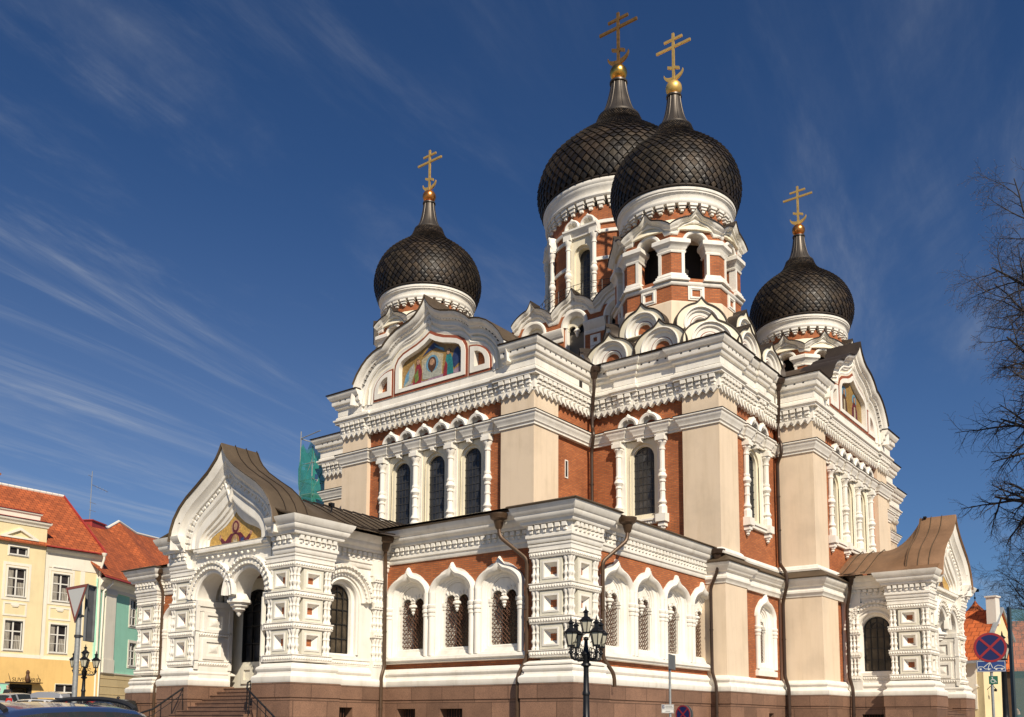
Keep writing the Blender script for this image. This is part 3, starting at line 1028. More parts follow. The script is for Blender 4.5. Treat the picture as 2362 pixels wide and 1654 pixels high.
    bar.build('arm_roof', 'roof_brown', CATH)


def slit_window(F, u0, u1, z0, z1):
    w = MB(); w.plate(F, [(u0 - .03, z0 - .05), (u1 + .03, z0 - .05), (u1 + .03, z1 + .05), (u0 - .03, z1 + .05)], [[(u0, z0), (u1, z0), (u1, z1), (u0, z1)]], -.02, .03)
    o = w.build('slit_window', 'white', CATH, smooth=False)
    p = MB(); p.fbox(F, u0, u1, z0, z1, .0, .008); p.build('pane', 'glass', o, smooth=False)


F_L, F_R = FL(-17.088), FRt(14.72)
CL, CR_ = 0.30, 0.48
arm(F_L, CL, 6.10, 1.825, 4.64, mosaic_left, 10.75, False, 8.9)
arm(F_R, CR_, 6.15, 1.825, 1.72, mosaic_right, 10.95, True, 9.0)

for z0_, z1_ in ((12.85, 13.6), (11.0, 11.85)): slit_window(FRt(6.28), -14.46, -14.28, z0_, z1_)
m = MB(); m.box(6.58, 6.612, -13.75, -13.5, 17.28, 17.58); m.build('vent', 'dark_void', CATH, smooth=False)
# ---------------------------------------------------------------- corner blocks
def corner_block(cx, cy, sx, sy, ex, ey, pl=1.76, pr=1.93, windows=()):
    """sx, sy: which way the outer corner points; ex, ey: where the two faces end"""
    b = MB()
    x_in, y_in = cx - sx * .22, cy - sy * .22
    wall_holes = {}
    m = MB(); m.box(*sorted((cx - sx * pl, cx)), *sorted((cy - sy * pr, cy)), 3.2, 16.4)
    m.build('pilaster', 'beige', CATH, smooth=False)


def plan(pts): return pts


# near corner: L face (y = -12.452) and R face (x = 13.0)
def near_corner():
    cx, cy, w1, w2 = 13.0, -12.452, 1.76, 1.93
    FLb, FRb = FL(cy), FRt(cx)
    cl = [7.86, 10.14]; wl = [9.04]
    hl = [(cl[0] - .1, 10.9), (cl[1] + .1, 10.9), (cl[1] + .1, 14.66), (cl[0] - .1, 14.66)]
    brick_front(FLb, 6.3, cx - w1 + .05, 8.6, 17.4, [hl], -.22)
    cr = [-9.32, -6.98]; wr = [-8.14]
    hr = [(cr[0] - .1, 10.9), (cr[1] + .1, 10.9), (cr[1] + .1, 14.66), (cr[0] - .1, 14.66)]
    brick_front(FRb, cy + w2 - .05, -5.4, 8.6, 17.4, [hr], -.22)
    m = MB(); m.box(cx - w1, cx, cy, cy + w2, 8.5, 16.4)
    m.build('pilaster', 'beige', CATH, smooth=False)
    cornice_set([(6.3, cy + .12), (8.0, cy + .12), (8.0, cy + .02), (8.75, cy + .02), (8.75, cy + .12), (cx - w1, cy + .12), (cx - w1, cy), (cx, cy), (cx, cy + w2), (cx - .12, cy + w2),
                 (cx - .12, -8.4), (cx - .02, -8.4), (cx - .02, -7.65), (cx - .12, -7.65), (cx - .12, -5.4)])
    string_set([(6.3, cy + .18), (cl[0] - .2, cy + .18)])
    string_set([(cl[1] + .2, cy + .18), (cx - w1, cy + .18), (cx - w1, cy), (cx, cy), (cx, cy + w2), (cx - .18, cy + w2), (cx - .18, cr[0] - .2)])
    string_set([(cx - .18, cr[1] + .2), (cx - .18, -5.4)])
    window_group(FLb, cl, wl, 10.95, 11.15, .56, -.22, [wl[0] - .57, wl[0] + .53], True)
    window_group(FRb, cr, wr, 10.95, 11.15, .56, -.22, [wr[0] - .55, wr[0] + .55], True)


near_corner()


def far_corner(path_c, pil, walls):
    b = MB()
    for w in walls: b.box(*w)
    b.build('brick_wall', 'brick', CATH, smooth=False)
    for w in pil:
        m = MB(); m.box(*w)
        m.build('pilaster', 'beige', CATH, smooth=False)
    cornice_set(path_c); string_set(path_c)


far_corner([(-12.4, -2), (-12.4, -12.452), (-10.6, -12.452), (-10.6, -12.33), (-5.4, -12.33)],
           [(-12.4, -10.6, -12.452, -10.5, 3.2, 16.4)], [(-12.2, -5.6, -12.23, -2, 3, 18.2)])
far_corner([(12.88, 6.3), (12.88, 12.0), (13.0, 12.0), (13.0, 13.42), (6, 13.42)],
           [(11.2, 13.0, 11.6, 13.42, 3.2, 16.4)], [(6, 12.78, 6.3, 13.2, 3, 18.2)])
far_corner([(11.3, 13.0), (11.3, 21.3), (2, 21.3)], [(9.6, 11.3, 19.5, 21.3, 3.2, 16.4)], [(2, 11.1, 13.0, 21.1, 3, 18.2)])

core = MB()
core.box(-12.0, 11.7, -11.5, 12.9, 2.0, 18.1)
core.box(-5.4, 6.0, -16.1, -11.6, 2.0, 18.1)
core.box(11.6, 13.8, -5.2, 6.2, 2.0, 18.1)
core.box(-4.6, 5.7, -4.6, 5.2, 18.0, 24.5)
core.build('core_wall', 'inside', CATH, smooth=False)
flat = MB()
flat.hsweep([(-12.4, 13.4), (-12.4, -12.45), (13.0, -12.45), (13.0, 13.4)], [(.6, 18.44), (-4.5, 19.3)], closed=True)
flat.build('roof', 'roof_brown', CATH, smooth=False)


def loft(mb, F, loops, close=False):
    """strip between successive outlines with equal counts; loops = [(pts, n), ...]"""
    k = len(loops[0][0])
    vs = [F.p(a, b, n) for pts, n in loops for a, b in pts]
    fs = []
    for j in range(len(loops) - 1):
        for i in range(k if close else k - 1):
            fs.append((j * k + i, j * k + (i + 1) % k, (j + 1) * k + (i + 1) % k, (j + 1) * k + i))
    mb.add(vs, fs)



# ---------------------------------------------------------------- domes and towers
def spline_profile(pts, n):
    """smooth (r, z) profile through the points"""
    out = []
    k = len(pts)
    for i in range(k - 1):
        p0, p1, p2, p3 = pts[max(i - 1, 0)], pts[i], pts[i + 1], pts[min(i + 2, k - 1)]
        for j in range(n):
            t = j / n
            q = []
            for c in (0, 1):
                a, b, cc, d = p0[c], p1[c], p2[c], p3[c]
                q.append(.5 * (2 * b + (cc - a) * t + (2 * a - 5 * b + 4 * cc - d) * t * t + (3 * b - a - 3 * cc + d) * t ** 3))
            out.append(tuple(q))
    out.append(pts[-1])
    return out


def dome(cx, cy, prof, n, neck, orb_r, orb_z, cross_top, orb_mat, cross_mat, k=1.0):
    P = spline_profile(prof, 14)
    # arc-length rows so that every scale stays roughly square
    rows = [P[0]]; acc = 0.0
    for (r0, z0), (r1, z1) in zip(P[:-1], P[1:]):
        acc += hypot(r1 - r0, z1 - z0)
        if acc >= rows[-1][0] * (2 * pi / n) * .52:
            rows.append((r1, z1)); acc = 0.0
    skin = MB(); skin.lathe(cx, cy, [(r - .05, z) for r, z in P], 48)
    r0_, z0_ = P[0]; skin.lathe(cx, cy, [(r0_ - .3, z0_ - .06), (r0_ + .07, z0_ - .05), (r0_ + .09, z0_ - .02), (r0_ + .09, z0_ + .03), (r0_ - .02, z0_ + .06)], 64)
    o = skin.build('dome', 'roof_dark', CATH)
    tl = MB()
    m = len(rows)
    nr = []
    for j in range(m):
        a = rows[max(j - 1, 0)]; b = rows[min(j + 1, m - 1)]
        d = Vector((b[0] - a[0], b[1] - a[1])).normalized()
        nr.append((d.y, -d.x))
    lift = .095 * k

    def pt(j, i, h):
        r, z = rows[j]; a = (i + .5 * (j % 2)) * 2 * pi / n
        r2 = r + nr[j][0] * h; z2 = z + nr[j][1] * h
        return (cx + r2 * cos(a), cy + r2 * sin(a), z2)
    for j in range(m - 2):
        s = min(1.0, rows[j][0] / 2.2)
        for i in range(n):
            # bottom tip at row j, sides at row j+1, top at row j+2
            if (j + 1) % 2 == j % 2: continue
            lft = pt(j + 1, i if j % 2 else i - 1, lift * .55 * s)
            rgt = pt(j + 1, i + 1 if j % 2 else i, lift * .55 * s)
            bot = pt(j, i, lift * s); top = pt(j + 2, i, lift * .0)
            ctr = tuple(sum(c) / 4 for c in zip(lft, rgt, bot, top))
            sh = lambda q: tuple(a + (b - a) * .045 for a, b in zip(q, ctr))
            lft, rgt, bot, top = sh(lft), sh(rgt), sh(bot), sh(top)
            dv = Vector((ctr[0] - cx, ctr[1] - cy, 0)).normalized() * (.022 * k * s)
            ctr = (ctr[0] + dv.x, ctr[1] + dv.y, ctr[2])
            b2 = pt(j, i, -.02); l2 = pt(j + 1, i if j % 2 else i - 1, -.03); r2 = pt(j + 1, i + 1 if j % 2 else i, -.03)
            tl.add([bot, rgt, top, lft, ctr, b2, l2, r2], [(0, 1, 4), (1, 2, 4), (2, 3, 4), (3, 0, 4), (0, 3, 6, 5), (1, 0, 5, 7)])
    me = bpy.data.meshes.new('dome_scales')
    me.from_pydata(tl.v, [], tl.f); me.materials.append(MATS['scales'])
    so_ = bpy.data.objects.new('dome_scales', me); COL.objects.link(so_); so_.parent = o
    # neck with standing seams
    nk = MB(); nk.lathe(cx, cy, spline_profile(neck, 5), 28)
    r0, z0 = neck[0]
    nk.lathe(cx, cy, [(r0 + .02 * k, z0 - .10 * k), (r0 + .09 * k, z0 - .07 * k), (r0 + .10 * k, z0), (r0 + .02 * k, z0 + .05 * k)], 28)
    NP = spline_profile(neck, 5)
    for i in range(16):
        a = 2 * pi * i / 16
        nk.tube([(cx + (r + .004) * cos(a), cy + (r + .004) * sin(a), z) for r, z in NP], .016 * k, 4)
    rt, zt = neck[-1]
    nk.lathe(cx, cy, [(rt, zt), (rt + .06 * k, zt + .02 * k), (rt + .06 * k, zt + .10 * k), (rt * .8, zt + .14 * k)], 24)
    nk.build('dome_neck', 'neck_metal', o)
    ob = MB(); ob.ball((cx, cy, orb_z), orb_r, 24, 16)
    ob.lathe(cx, cy, [(rt * .8, zt + .12 * k), (rt * .9, zt + .16 * k), (rt * .55, zt + .24 * k), (rt * .5, orb_z - orb_r * .8)], 20)
    ob.build('orb', orb_mat, o)
    # cross: arms run along x
    H = cross_top - (orb_z + orb_r)
    zb = orb_z + orb_r - .05
    t = .045 * k; w = .065 * k
    F = Fr(-pi / 2, -cy, (cx, 0))
    c = MB()
    c.fbox(F, -w, w, zb, cross_top, -t, t)
    z1 = zb + H * .71; z2 = zb + H * .87
    c.fbox(F, -.98 * k, -w, z1, z1 + .125 * k, -t, t); c.fbox(F, w, .98 * k, z1, z1 + .125 * k, -t, t)
    c.fbox(F, -.52 * k, -w, z2, z2 + .115 * k, -t, t); c.fbox(F, w, .52 * k, z2, z2 + .115 * k, -t, t)
    zs = zb + H * .27
    for s in (-1, 1):
        a0, a1 = (w, .33 * k)
        sl = .13 * k
        pts = [(s * a0, zs - s * -sl * .0), (s * a1, zs + s * -sl), (s * a1, zs + s * -sl + .15 * k), (s * a0, zs + .15 * k)]
        c.prism(F, pts if s > 0 else pts[::-1], -t, t)
    # crescent at the foot
    out = [(.56 * k * cos(a), zb + .55 * k + .5 * k * sin(a)) for a in [pi * 1.04 + pi * .92 * i / 14 for i in range(15)]]
    inn = [(.54 * k * cos(a), zb + .62 * k + .34 * k * sin(a)) for a in [pi * 1.04 + pi * .92 * i / 14 for i in range(15)]]
    c.prism(F, out + inn[::-1], -t * .9, t * .9)
    c.build('cross', cross_mat, o, smooth=False)
    return o


def bracket_ring(mb, cx, cy, r, z0, z1, n):
    h = z1 - z0
    for i in range(n):
        F = Fr(2 * pi * i / n, r, (cx, cy)); w = pi * r / n * .80
        mb.ffrust(F, -w, w, z0 + h * .66, z1, -.05, .22, .012, .01)
        mb.ffrust(F, -w * .82, w * .82, z0 + h * .36, z0 + h * .64, -.05, .16, .02, .01)
        mb.ffrust(F, -w * .5, w * .5, z0 + h * .04, z0 + h * .34, -.05, .11, .03, .02)


DOME_S = [(2.96, 27.17), (3.12, 27.6), (3.22, 28.05), (3.22, 28.5), (3.06, 29.2), (2.68, 29.9), (2.06, 30.5), (1.42, 31.02), (1.06, 31.45), (.86, 31.95)]
NECK_S = [(.80, 31.96), (.58, 32.4), (.46, 32.85), (.38, 33.3), (.34, 33.66)]
T8 = pi / 8


def hood_loft(wh, dk, F, c, x, ri, zc, zflat, zv, zcrown, ztip, tan8, back):
    """keel-arched cornice over one bay: round arch below, gentle arch with a small peak above"""
    N = 28
    xs = [x * (-1 + 2 * i / N) for i in range(N + 1)]
    xs = sorted(set(xs + [-.12, -.06, .06, .12, -ri, ri, -ri * .985, ri * .985]))
    def zi(a):
        return max(zflat, zc + sqrt(max(0, ri * ri - a * a)))
    def zo(a):
        k = abs(a) / x
        z = zv + (zcrown - zv) * (1 - k ** 1.9) ** .85 if k < 1 else zv
        d = max(0, 1 - abs(a) / .30)
        return z + (ztip - zcrown) * d ** 1.3
    steps = [(0, .0), (0, .05), (.10, .09), (.26, .09), (.30, .03), (.46, .07), (.52, .18), (.66, .20), (.74, .27), (.95, .34), (1.0, .34)]
    loops = []
    for t, n in steps:
        loops.append(([(c + a * (1 + n * tan8 / x), zi(a) * (1 - t) + zo(a) * t) for a in xs], n))
    loops.insert(0, ([(c + a, zi(a)) for a in xs], back))
    loft(wh, F, loops)
    top = [(c + a, zo(a)) for a in xs]
    k2 = 1 + .38 * tan8 / x
    loft(dk, F, [([(c + a, zo(a) + .005) for a in xs], back - .3), ([(c + a * k2, zo(a) + .005) for a in xs], .38), ([(c + a * k2, zo(a) + .05) for a in xs], .39), ([(c + a, zo(a) + .05) for a in xs], back - .3)])


def tower(cx, cy, kokoshniki=True, orb='orb_copper', cross='gold_matt'):
    ap = 2.88
    side = 2 * ap * math.tan(T8)
    R = ap / cos(T8)

    def octo(a): return [(cx + a / cos(T8) * cos(T8 + i * pi / 4), cy + a / cos(T8) * sin(T8 + i * pi / 4)) for i in range(8)]
    body, wh, dk = MB(), MB(), MB()
    faces = [Fr(i * pi / 4, ap, (cx, cy)) for i in range(8)]
    hw = .56
    for F in faces:
        body.plate(F, [(-side / 2, 21.3), (side / 2, 21.3), (side / 2, 25.1), (-side / 2, 25.1)], [arch_hole(0, hw, 22.5, 24.2, 12)], -.62, 0, rim=False)
        wh.fsweep(F, arch_curve(0, hw, 24.2, 24.2, 14), [(-.035, -.62), (-.035, .05), (0, .08), (.10, .08), (.13, .04), (.13, -.02)], cap=False)
        # capitals of the piers (both sides of the opening)
        for s in (-1, 1):
            u0, u1 = sorted((s * (hw - .06), s * side / 2))
            q0, q1 = F.p(u0, 0)[:2], F.p(u1, 0)[:2]
            e = hw - .30
            wh.fbox(F, *sorted((s * (hw - .02), s * (hw + .13))), 22.7, 23.75, -.3, .05)
        # hood
        hood_loft(wh, dk, F, 0, side / 2, .88, 24.36, 24.62, 24.92, 25.44, 25.86, math.tan(T8), -.35)
        # small panel under the opening
        pw = .40
        wh.plate(F, [(-pw, 21.42), (pw, 21.42), (pw, 22.1), (-pw, 22.1)], [[(-.2, 21.6), (.2, 21.6), (.2, 21.93), (-.2, 21.93)]], -.02, .055)
        wh.fsweep(F, [(-.28, 21.53), (-.28, 22.0), (.28, 22.0), (.28, 21.53)], [(.03, .05), (.03, .09), (-.02, .09), (-.03, .05)], closed=True)
    # capital and base bands run round the piers
    for F, F2 in zip(faces, faces[1:] + faces[:1]):
        a = F.p(hw - .02, 0)[:2]; v = F.p(side / 2, 0)[:2]; b = F2.p(-hw + .02, 0)[:2]
        ai = F.p(hw - .02, 0, -.62)[:2]; bi = F2.p(-hw + .02, 0, -.62)[:2]
        pa = [ai, a, v, b, bi]
        wh.hsweep(pa, [(-.1, 23.72), (.05, 23.74), (.07, 23.82), (.03, 23.86), (.10, 23.98), (.12, 24.05), (.18, 24.10), (.24, 24.16), (.24, 24.34), (.14, 24.42), (-.1, 24.44)])
        wh.hsweep(pa, [(-.1, 22.72), (.05, 22.72), (.06, 22.64), (.12, 22.58), (.12, 22.5), (.20, 22.42), (.20, 22.34), (-.1, 22.3)])
    wh.hsweep(octo(ap), [(-.3, 22.12), (.05, 22.12), (.10, 22.18), (.10, 22.26), (.04, 22.32), (-.62, 22.34)], closed=True)
    # skirt, cone roof, upper drum
    sk = MB(); sk.hsweep(octo(ap), [(.02, 21.36), (.10, 21.30), (.12, 21.24), (.34, 20.0), (.5, 18.4)], closed=True)
    cone = MB(); cone.lathe(cx, cy, [(3.1, 24.85), (2.62, 25.62), (2.5, 25.75)], 32)
    ub = MB(); ub.lathe(cx, cy, [(2.58, 25.4), (2.58, 26.2)], 48)
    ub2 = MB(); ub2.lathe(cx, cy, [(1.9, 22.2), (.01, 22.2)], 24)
    rg = MB()
    rg.lathe(cx, cy, [(2.5, 26.34), (2.82, 26.36), (2.86, 26.42), (2.86, 26.50), (2.78, 26.55), (2.80, 26.74), (2.84, 26.80), (2.92, 26.86), (2.92, 26.92), (2.96, 26.95), (2.98, 27.04), (2.96, 27.10), (2.7, 27.12)], 64)
    br = MB(); bracket_ring(br, cx, cy, 2.60, 25.95, 26.36, 32)
    t = body.build('tower', 'brick', CATH, smooth=False)
    wh.build('tower_moulding', 'white', t, angle=40)
    dk.build('hood_flashing', 'roof_dark', t)
    sk.build('tower_skirt', 'beige', t, smooth=False)
    cone.build('tower_cone', 'cream', t)
    ub.build('drum_band', 'brick', t)
    ub2.build('belfry_floor', 'dark_void', t)  # floor in near-black, the shade inside the belfry put into its colour
    iw = MB(); iw.lathe(cx, cy, [(1.75, 22.25), (1.75, 25.0), (.01, 25.3)], 8, rot=T8); iw.build('belfry_shade_core', 'dark_void', t, smooth=False)  # added near-black cylinder standing in for the shade behind the arches
    ceil_ = MB(); ceil_.lathe(cx, cy, [(2.9, 25.05), (1.0, 25.06)], 24); ceil_.build('belfry_ceiling', 'inside', t, smooth=False)
    rg.build('drum_cornice', 'white', t)
    br.build('drum_brackets', 'white', t, smooth=False)
    if kokoshniki:
        for i in range(8):
            if cos(i * pi / 4 + pi / 3.2) < -.55: continue
            kokoshnik(Fr(i * pi / 4, 3.62, (cx, cy)), 0, 19.95, 1.20, 0, 1.0, 1.0, 1.26, t)
        for i in range(4):
            kokoshnik(Fr(i * pi / 2 + pi / 4, 4.95, (cx, cy)), 0, 18.55, 1.36, 0, 1.6, 1.02, 1.32, t)
            for s in (-1, 1):
                kokoshnik(Fr(i * pi / 2, 4.34, (cx, cy)), s * 1.32, 18.55, 1.34, 0, 1.4, 1.02, 1.30, t)
    return t


TOWERS = [(9.066, -8.53), (-7.91, -8.53), (9.066, 9.126), (-7.91, 9.126)]
for i, (x, y) in enumerate(TOWERS):
    tower(x, y, i in (0, 1, 2))
    dome(x, y, DOME_S, 54, NECK_S, .42, 34.18, 37.28, 'orb_copper' if i else 'gold_matt', 'gold_matt')

# ---------------------------------------------------------------- main drum
MX, MY = .578, .298
DOME_M = [(4.88, 34.0), (5.04, 34.42), (5.18, 35.0), (5.18, 35.6), (4.82, 36.75), (4.12, 37.65), (3.1, 38.58), (2.2, 39.32), (1.62, 39.95), (1.33, 40.7)]
NECK_M = [(1.25, 40.72), (.92, 41.35), (.72, 42.0), (.58, 42.6), (.5, 43.15)]
dome(MX, MY, DOME_M, 60, NECK_M, .57, 43.95, 48.25, 'gold', 'gold_dull', 1.45)


def main_drum():
    r = 4.45
    wall = MB()
    n = 64
    # brick cylinder left open where the eight windows stand
    half = .155
    for k in range(8):
        a0 = k * pi / 4 + half; a1 = (k + 1) * pi / 4 - half
        wall.lathe(MX, MY, [(r, 24.5), (r, 32.4)], 6, a0, a1)
        wall.lathe(MX, MY, [(r, 31.2), (r, 32.4)], 2, k * pi / 4 - half, k * pi / 4 + half)
    d = wall.build('drum', 'brick', CATH)
    rg = MB()
    rg.lathe(MX, MY, [(4.3, 32.86), (4.72, 32.88), (4.78, 32.96), (4.78, 33.06), (4.66, 33.14), (4.70, 33.34), (4.78, 33.44), (4.84, 33.56), (4.84, 33.62), (4.90, 33.7), (4.92, 33.80), (4.90, 33.90), (4.5, 33.94)], 80)
    rg.build('drum_cornice', 'white', d)
    br = MB(); bracket_ring(br, MX, MY, 4.46, 32.18, 32.88, 44); br.build('drum_brackets', 'white', d, smooth=False)
    for k in range(8):
        if cos(k * pi / 4 + pi / 8 + pi / 3) < -.4: continue
        a0 = k * pi / 4 + half + .05; a1 = (k + 1) * pi / 4 - half - .05
        for z0, z1 in ((28.95, 29.15), (30.65, 30.85), (31.25, 31.45)):
            st = MB(); st.lathe(MX, MY, [(r - .02, z0), (r + .10, z0), (r + .10, z1), (r - .02, z1)], 5, a0, a1)
            st.build('drum_band', 'white', d)
    for k in range(8):
        if cos(k * pi / 4 + pi / 3) < -.35: continue
        F = Fr(k * pi / 4, r - .02, (MX, MY))
        w = MB()
        hw = .46
        w.plate(F, [(-.80, 26.2), (.80, 26.2), (.80, 31.25), (-.80, 31.25)], [arch_hole(0, hw + .12, 26.6, 29.65, 12)], -.35, .02)
        w.plate(F, arch_hole(0, hw + .121, 26.6, 29.65, 12), [arch_hole(0, hw, 26.7, 29.65, 12)], -.6, -.16, rim=False)
        o = w.build('drum_window', 'cream', CATH)
        glazing(F, 0, hw, 26.7, 29.65, -.5, 4, .4, 'glass', o)
        cm = MB()
        for s in (-1, 1):
            q = F.p(s * .92, 0, .13)
            colonnette(cm, q[0], q[1], 26.1, 30.65, .135, 10)
            cm.fbox(F, s * .92 - .26, s * .92 + .26, 30.62, 30.95, -.2, .32)
            cm.fbox(F, s * .92 - .22, s * .92 + .22, 30.95, 31.25, -.2, .24)
            cm.fbox(F, s * .92 - .30, s * .92 + .30, 25.2, 26.15, -.3, .30)
        cm.build('drum_column', 'white', o)
        e = MB()
        e.hsweep([F.p(-1.2, 0)[:2], F.p(1.2, 0)[:2]], [(-.2, 30.72), (.14, 30.72), (.16, 30.85), (.26, 30.95), (.30, 31.05), (.38, 31.12), (.38, 31.24), (-.2, 31.3)])
        rr = MB()
        for u in (-.56, .56): small_kokoshnik(e, rr, F, u, 31.28, .53, .02)
        build_multi('drum_window_hood', [(e, 'white'), (rr, 'cream')], o)
    # square storey with keel-arched hoods and paired openings under the drum
    S = 5.30
    for k in range(4):
        F = Fr(k * pi / 2, S, (MX, MY))
        if k in (1, 2): 
            continue
        b, w, dk, cr, rd = MB(), MB(), MB(), MB(), MB()
        holes = []
        for j in (-1, 0, 1):
            c = j * 2.95
            holes.append(arch_hole(c, .74, 19.5, 24.88, 14))
        b.plate(F, [(-4.6, 18.4), (4.6, 18.4), (4.6, 25.6), (-4.6, 25.6)], holes, -.5, 0)
        for j in (-1, 0, 1):
            c = j * 2.95
            x = 1.475
            hood_loft(w, dk, F, c, x, 1.16, 24.88, 25.24, 25.76, 26.52, 27.02, 0.0, -.3)
            w.fsweep(F, arch_curve(c, .74, 24.88, 24.88, 16), [(.20, -.05), (.20, .05), (.14, .10), (.04, .10), (0, .05), (-.10, -.02), (-.16, -.10), (-.16, -.3)], cap=False)
            # red band under the hood is the brick plate itself; cream tympanum with two small arches and a drop
            r2 = .26
            poly = [(c - .60, 24.72)] + arc(c, 24.88, .60, pi, 0, 14) + [(c + .60, 24.72)]
            poly += [(c + .06 + 2 * r2, 24.72)] if .06 + 2 * r2 < .6 else []
            poly += arc(c + .06 + r2, 24.72, r2, 0, pi, 8) + [(c + .06, 24.60), (c - .06, 24.60)] + arc(c - .06 - r2, 24.72, r2, 0, pi, 8)
            cr.prism(F, poly, -.42, -.26)
            q = F.p(c, 0, -.30)
            w.lathe(q[0], q[1], [(.14, 24.72), (.20, 24.64), (.20, 24.58), (.12, 24.52), (.13, 24.46), (.07, 24.38), (.08, 24.32), (.02, 24.24)], 10)
            w.fbox(F, c - .74, c - .60, 19.5, 24.88, -.4, -.1); w.fbox(F, c + .60, c + .74, 19.5, 24.88, -.4, -.1)
        for j in (-1.5, -.5, .5, 1.5):
            c = j * 2.95; hw = .72 if abs(j) < 1 else .62
            cc = c if abs(j) < 1 else c - math.copysign(.12, c)
            w.hsweep([F.p(cc - hw, 0)[:2], F.p(cc + hw, 0)[:2]], [(-.1, 24.05), (.06, 24.05), (.08, 24.15), (.05, 24.3), (.14, 24.4), (.16, 24.5), (.24, 24.6), (.26, 24.78), (.16, 24.86), (-.1, 24.88)])
            w.hsweep([F.p(cc - hw, 0)[:2], F.p(cc + hw, 0)[:2]], [(-.1, 22.0), (.04, 22.0), (.06, 21.9), (.14, 21.8), (.14, 21.7), (.24, 21.6), (.3, 20.9), (-.1, 20.9)])
            for zz in (23.62, 22.95):
                w.plate(F, [(cc - .34, zz - .32), (cc + .34, zz - .32), (cc + .34, zz + .32), (cc - .34, zz + .32)], [[(cc - .13, zz - .13), (cc + .13, zz - .13), (cc + .13, zz + .13), (cc - .13, zz + .13)]], .0, .07)
        tp = MB(); tp.prism(F, [(-4.6, 25.6), (4.6, 25.6), (4.6, 25.8), (2.95, 26.6), (1.475, 25.75), (0, 26.6), (-1.475, 25.75), (-2.95, 26.6), (-4.6, 25.8)], -.5, -.02)
        o = build_multi('drum_storey', [(b, 'brick'), (w, 'white'), (cr, 'cream'), (dk, 'roof_dark'), (tp, 'white')], CATH)
        g = MB()
        for j in (-1, 0, 1): g.fbox(F, j * 2.95 - .62, j * 2.95 + .62, 19.5, 25.4, -.46, -.44)
        g.build('storey_pane', 'glass_black', o, smooth=False)
    rf = MB()
    rf.hsweep([(MX - 4.6, MY + 4.6), (MX - 4.6, MY - 4.6), (MX + 4.6, MY - 4.6), (MX + 4.6, MY + 4.6)], [(.5, 25.7), (-1.2, 25.9)], closed=True)
    rf.build('storey_roof', 'roof_dark', CATH, smooth=False)
    # iron railing of the walkway round the drum
    ir = MB()
    for zz in (26.55, 26.95, 27.3):
        ir.tube([(MX + 5.35 * cos(2 * pi * i / 48), MY + 5.35 * sin(2 * pi * i / 48), zz) for i in range(49)], .018, 4)
    for i in range(56):
        a = 2 * pi * i / 56
        ir.tube([(MX + 5.35 * cos(a), MY + 5.35 * sin(a), 25.8), (MX + 5.35 * cos(a), MY + 5.35 * sin(a), 27.3)], .016, 4)
        a2 = a + 2 * pi / 56
        ir.tube([(MX + 5.35 * cos(a), MY + 5.35 * sin(a), 26.55), (MX + 5.35 * cos(a2), MY + 5.35 * sin(a2), 27.3)], .010, 4)
    ir.build('walkway_railing', 'iron_black', CATH)


main_drum()

# ---------------------------------------------------------------- lower storey
P_BASE = [(-.3, 2.97), (.27, 2.97), (.30, 3.04), (.30, 3.17), (.26, 3.22), (.16, 3.28), (.14, 3.36), (.18, 3.40), (.20, 3.46), (.18, 3.53), (.10, 3.58), (.03, 3.66), (-.3, 3.68)]
P_GCOR = [(-.3, 7.83), (.05, 7.83), (.08, 7.88), (.08, 7.98), (.13, 8.02), (.13, 8.12), (.10, 8.14), (.10, 8.46), (.24, 8.47), (.27, 8.52), (.27, 8.58), (.36, 8.64), (.41, 8.74), (.41, 8.80), (.46, 8.84), (.54, 9.0), (.56, 9.08), (-.3, 9.08)]
P_GEDGE = [(-.4, 9.086), (.59, 9.086), (.64, 9.12), (.60, 9.16), (-.6, 9.24)]
P_LOWC = [(-.3, 7.62), (.04, 7.62), (.06, 7.72), (.14, 7.8), (.14, 7.9), (.10, 7.94), (.10, 8.08), (.2, 8.14), (.24, 8.24), (.34, 8.32), (.38, 8.42), (.38, 8.47), (-.3, 8.47)]
P_SKIRT = [(.44, 8.474), (.46, 8.52), (-.12, 8.93)]
P_FOOT = [(-.3, 8.86), (.20, 8.86), (.22, 8.95), (.13, 9.0), (.11, 9.08), (.03, 9.16), (-.3, 9.18)]


def small_teeth(mb, path, z=0.0, pitch=0.27, n0=.08):
    for a, b in zip(path[:-1], path[1:]):
        F = seg(a, b)
        if F.L < 0.25: continue
        k = max(1, round(F.L / pitch)); p = F.L / k
        for i in range(k):
            c = (i + .5) * p; w = p * .36
            mb.ffrust(F, c - w, c + w, z + 8.29, z + 8.455, n0, n0 + .14, .012, .01)
            mb.ffrust(F, c - w * .7, c + w * .7, z + 8.16, z + 8.28, n0, n0 + .09, .02, .015)


def gallery_cornice(path, edge=True, z=0.0):
    w, e = MB(), MB()
    w.hsweep(path, [(o, h + z) for o, h in P_GCOR])
    o = w.build('gallery_cornice', 'white', CATH)
    for a, b in zip(path[:-1], path[1:]):
        t = MB(); small_teeth(t, [a, b], z)
        if t.v: t.build('gallery_frieze', 'white', o, smooth=False)
    if edge:
        e.hsweep(path, [(o_, h + z) for o_, h in P_GEDGE]); e.build('gallery_flashing', 'roof_brown', o, smooth=False)
    return o


def base_moulding(path):
    w = MB(); w.hsweep(path, P_BASE); w.build('base_moulding', 'white', CATH)


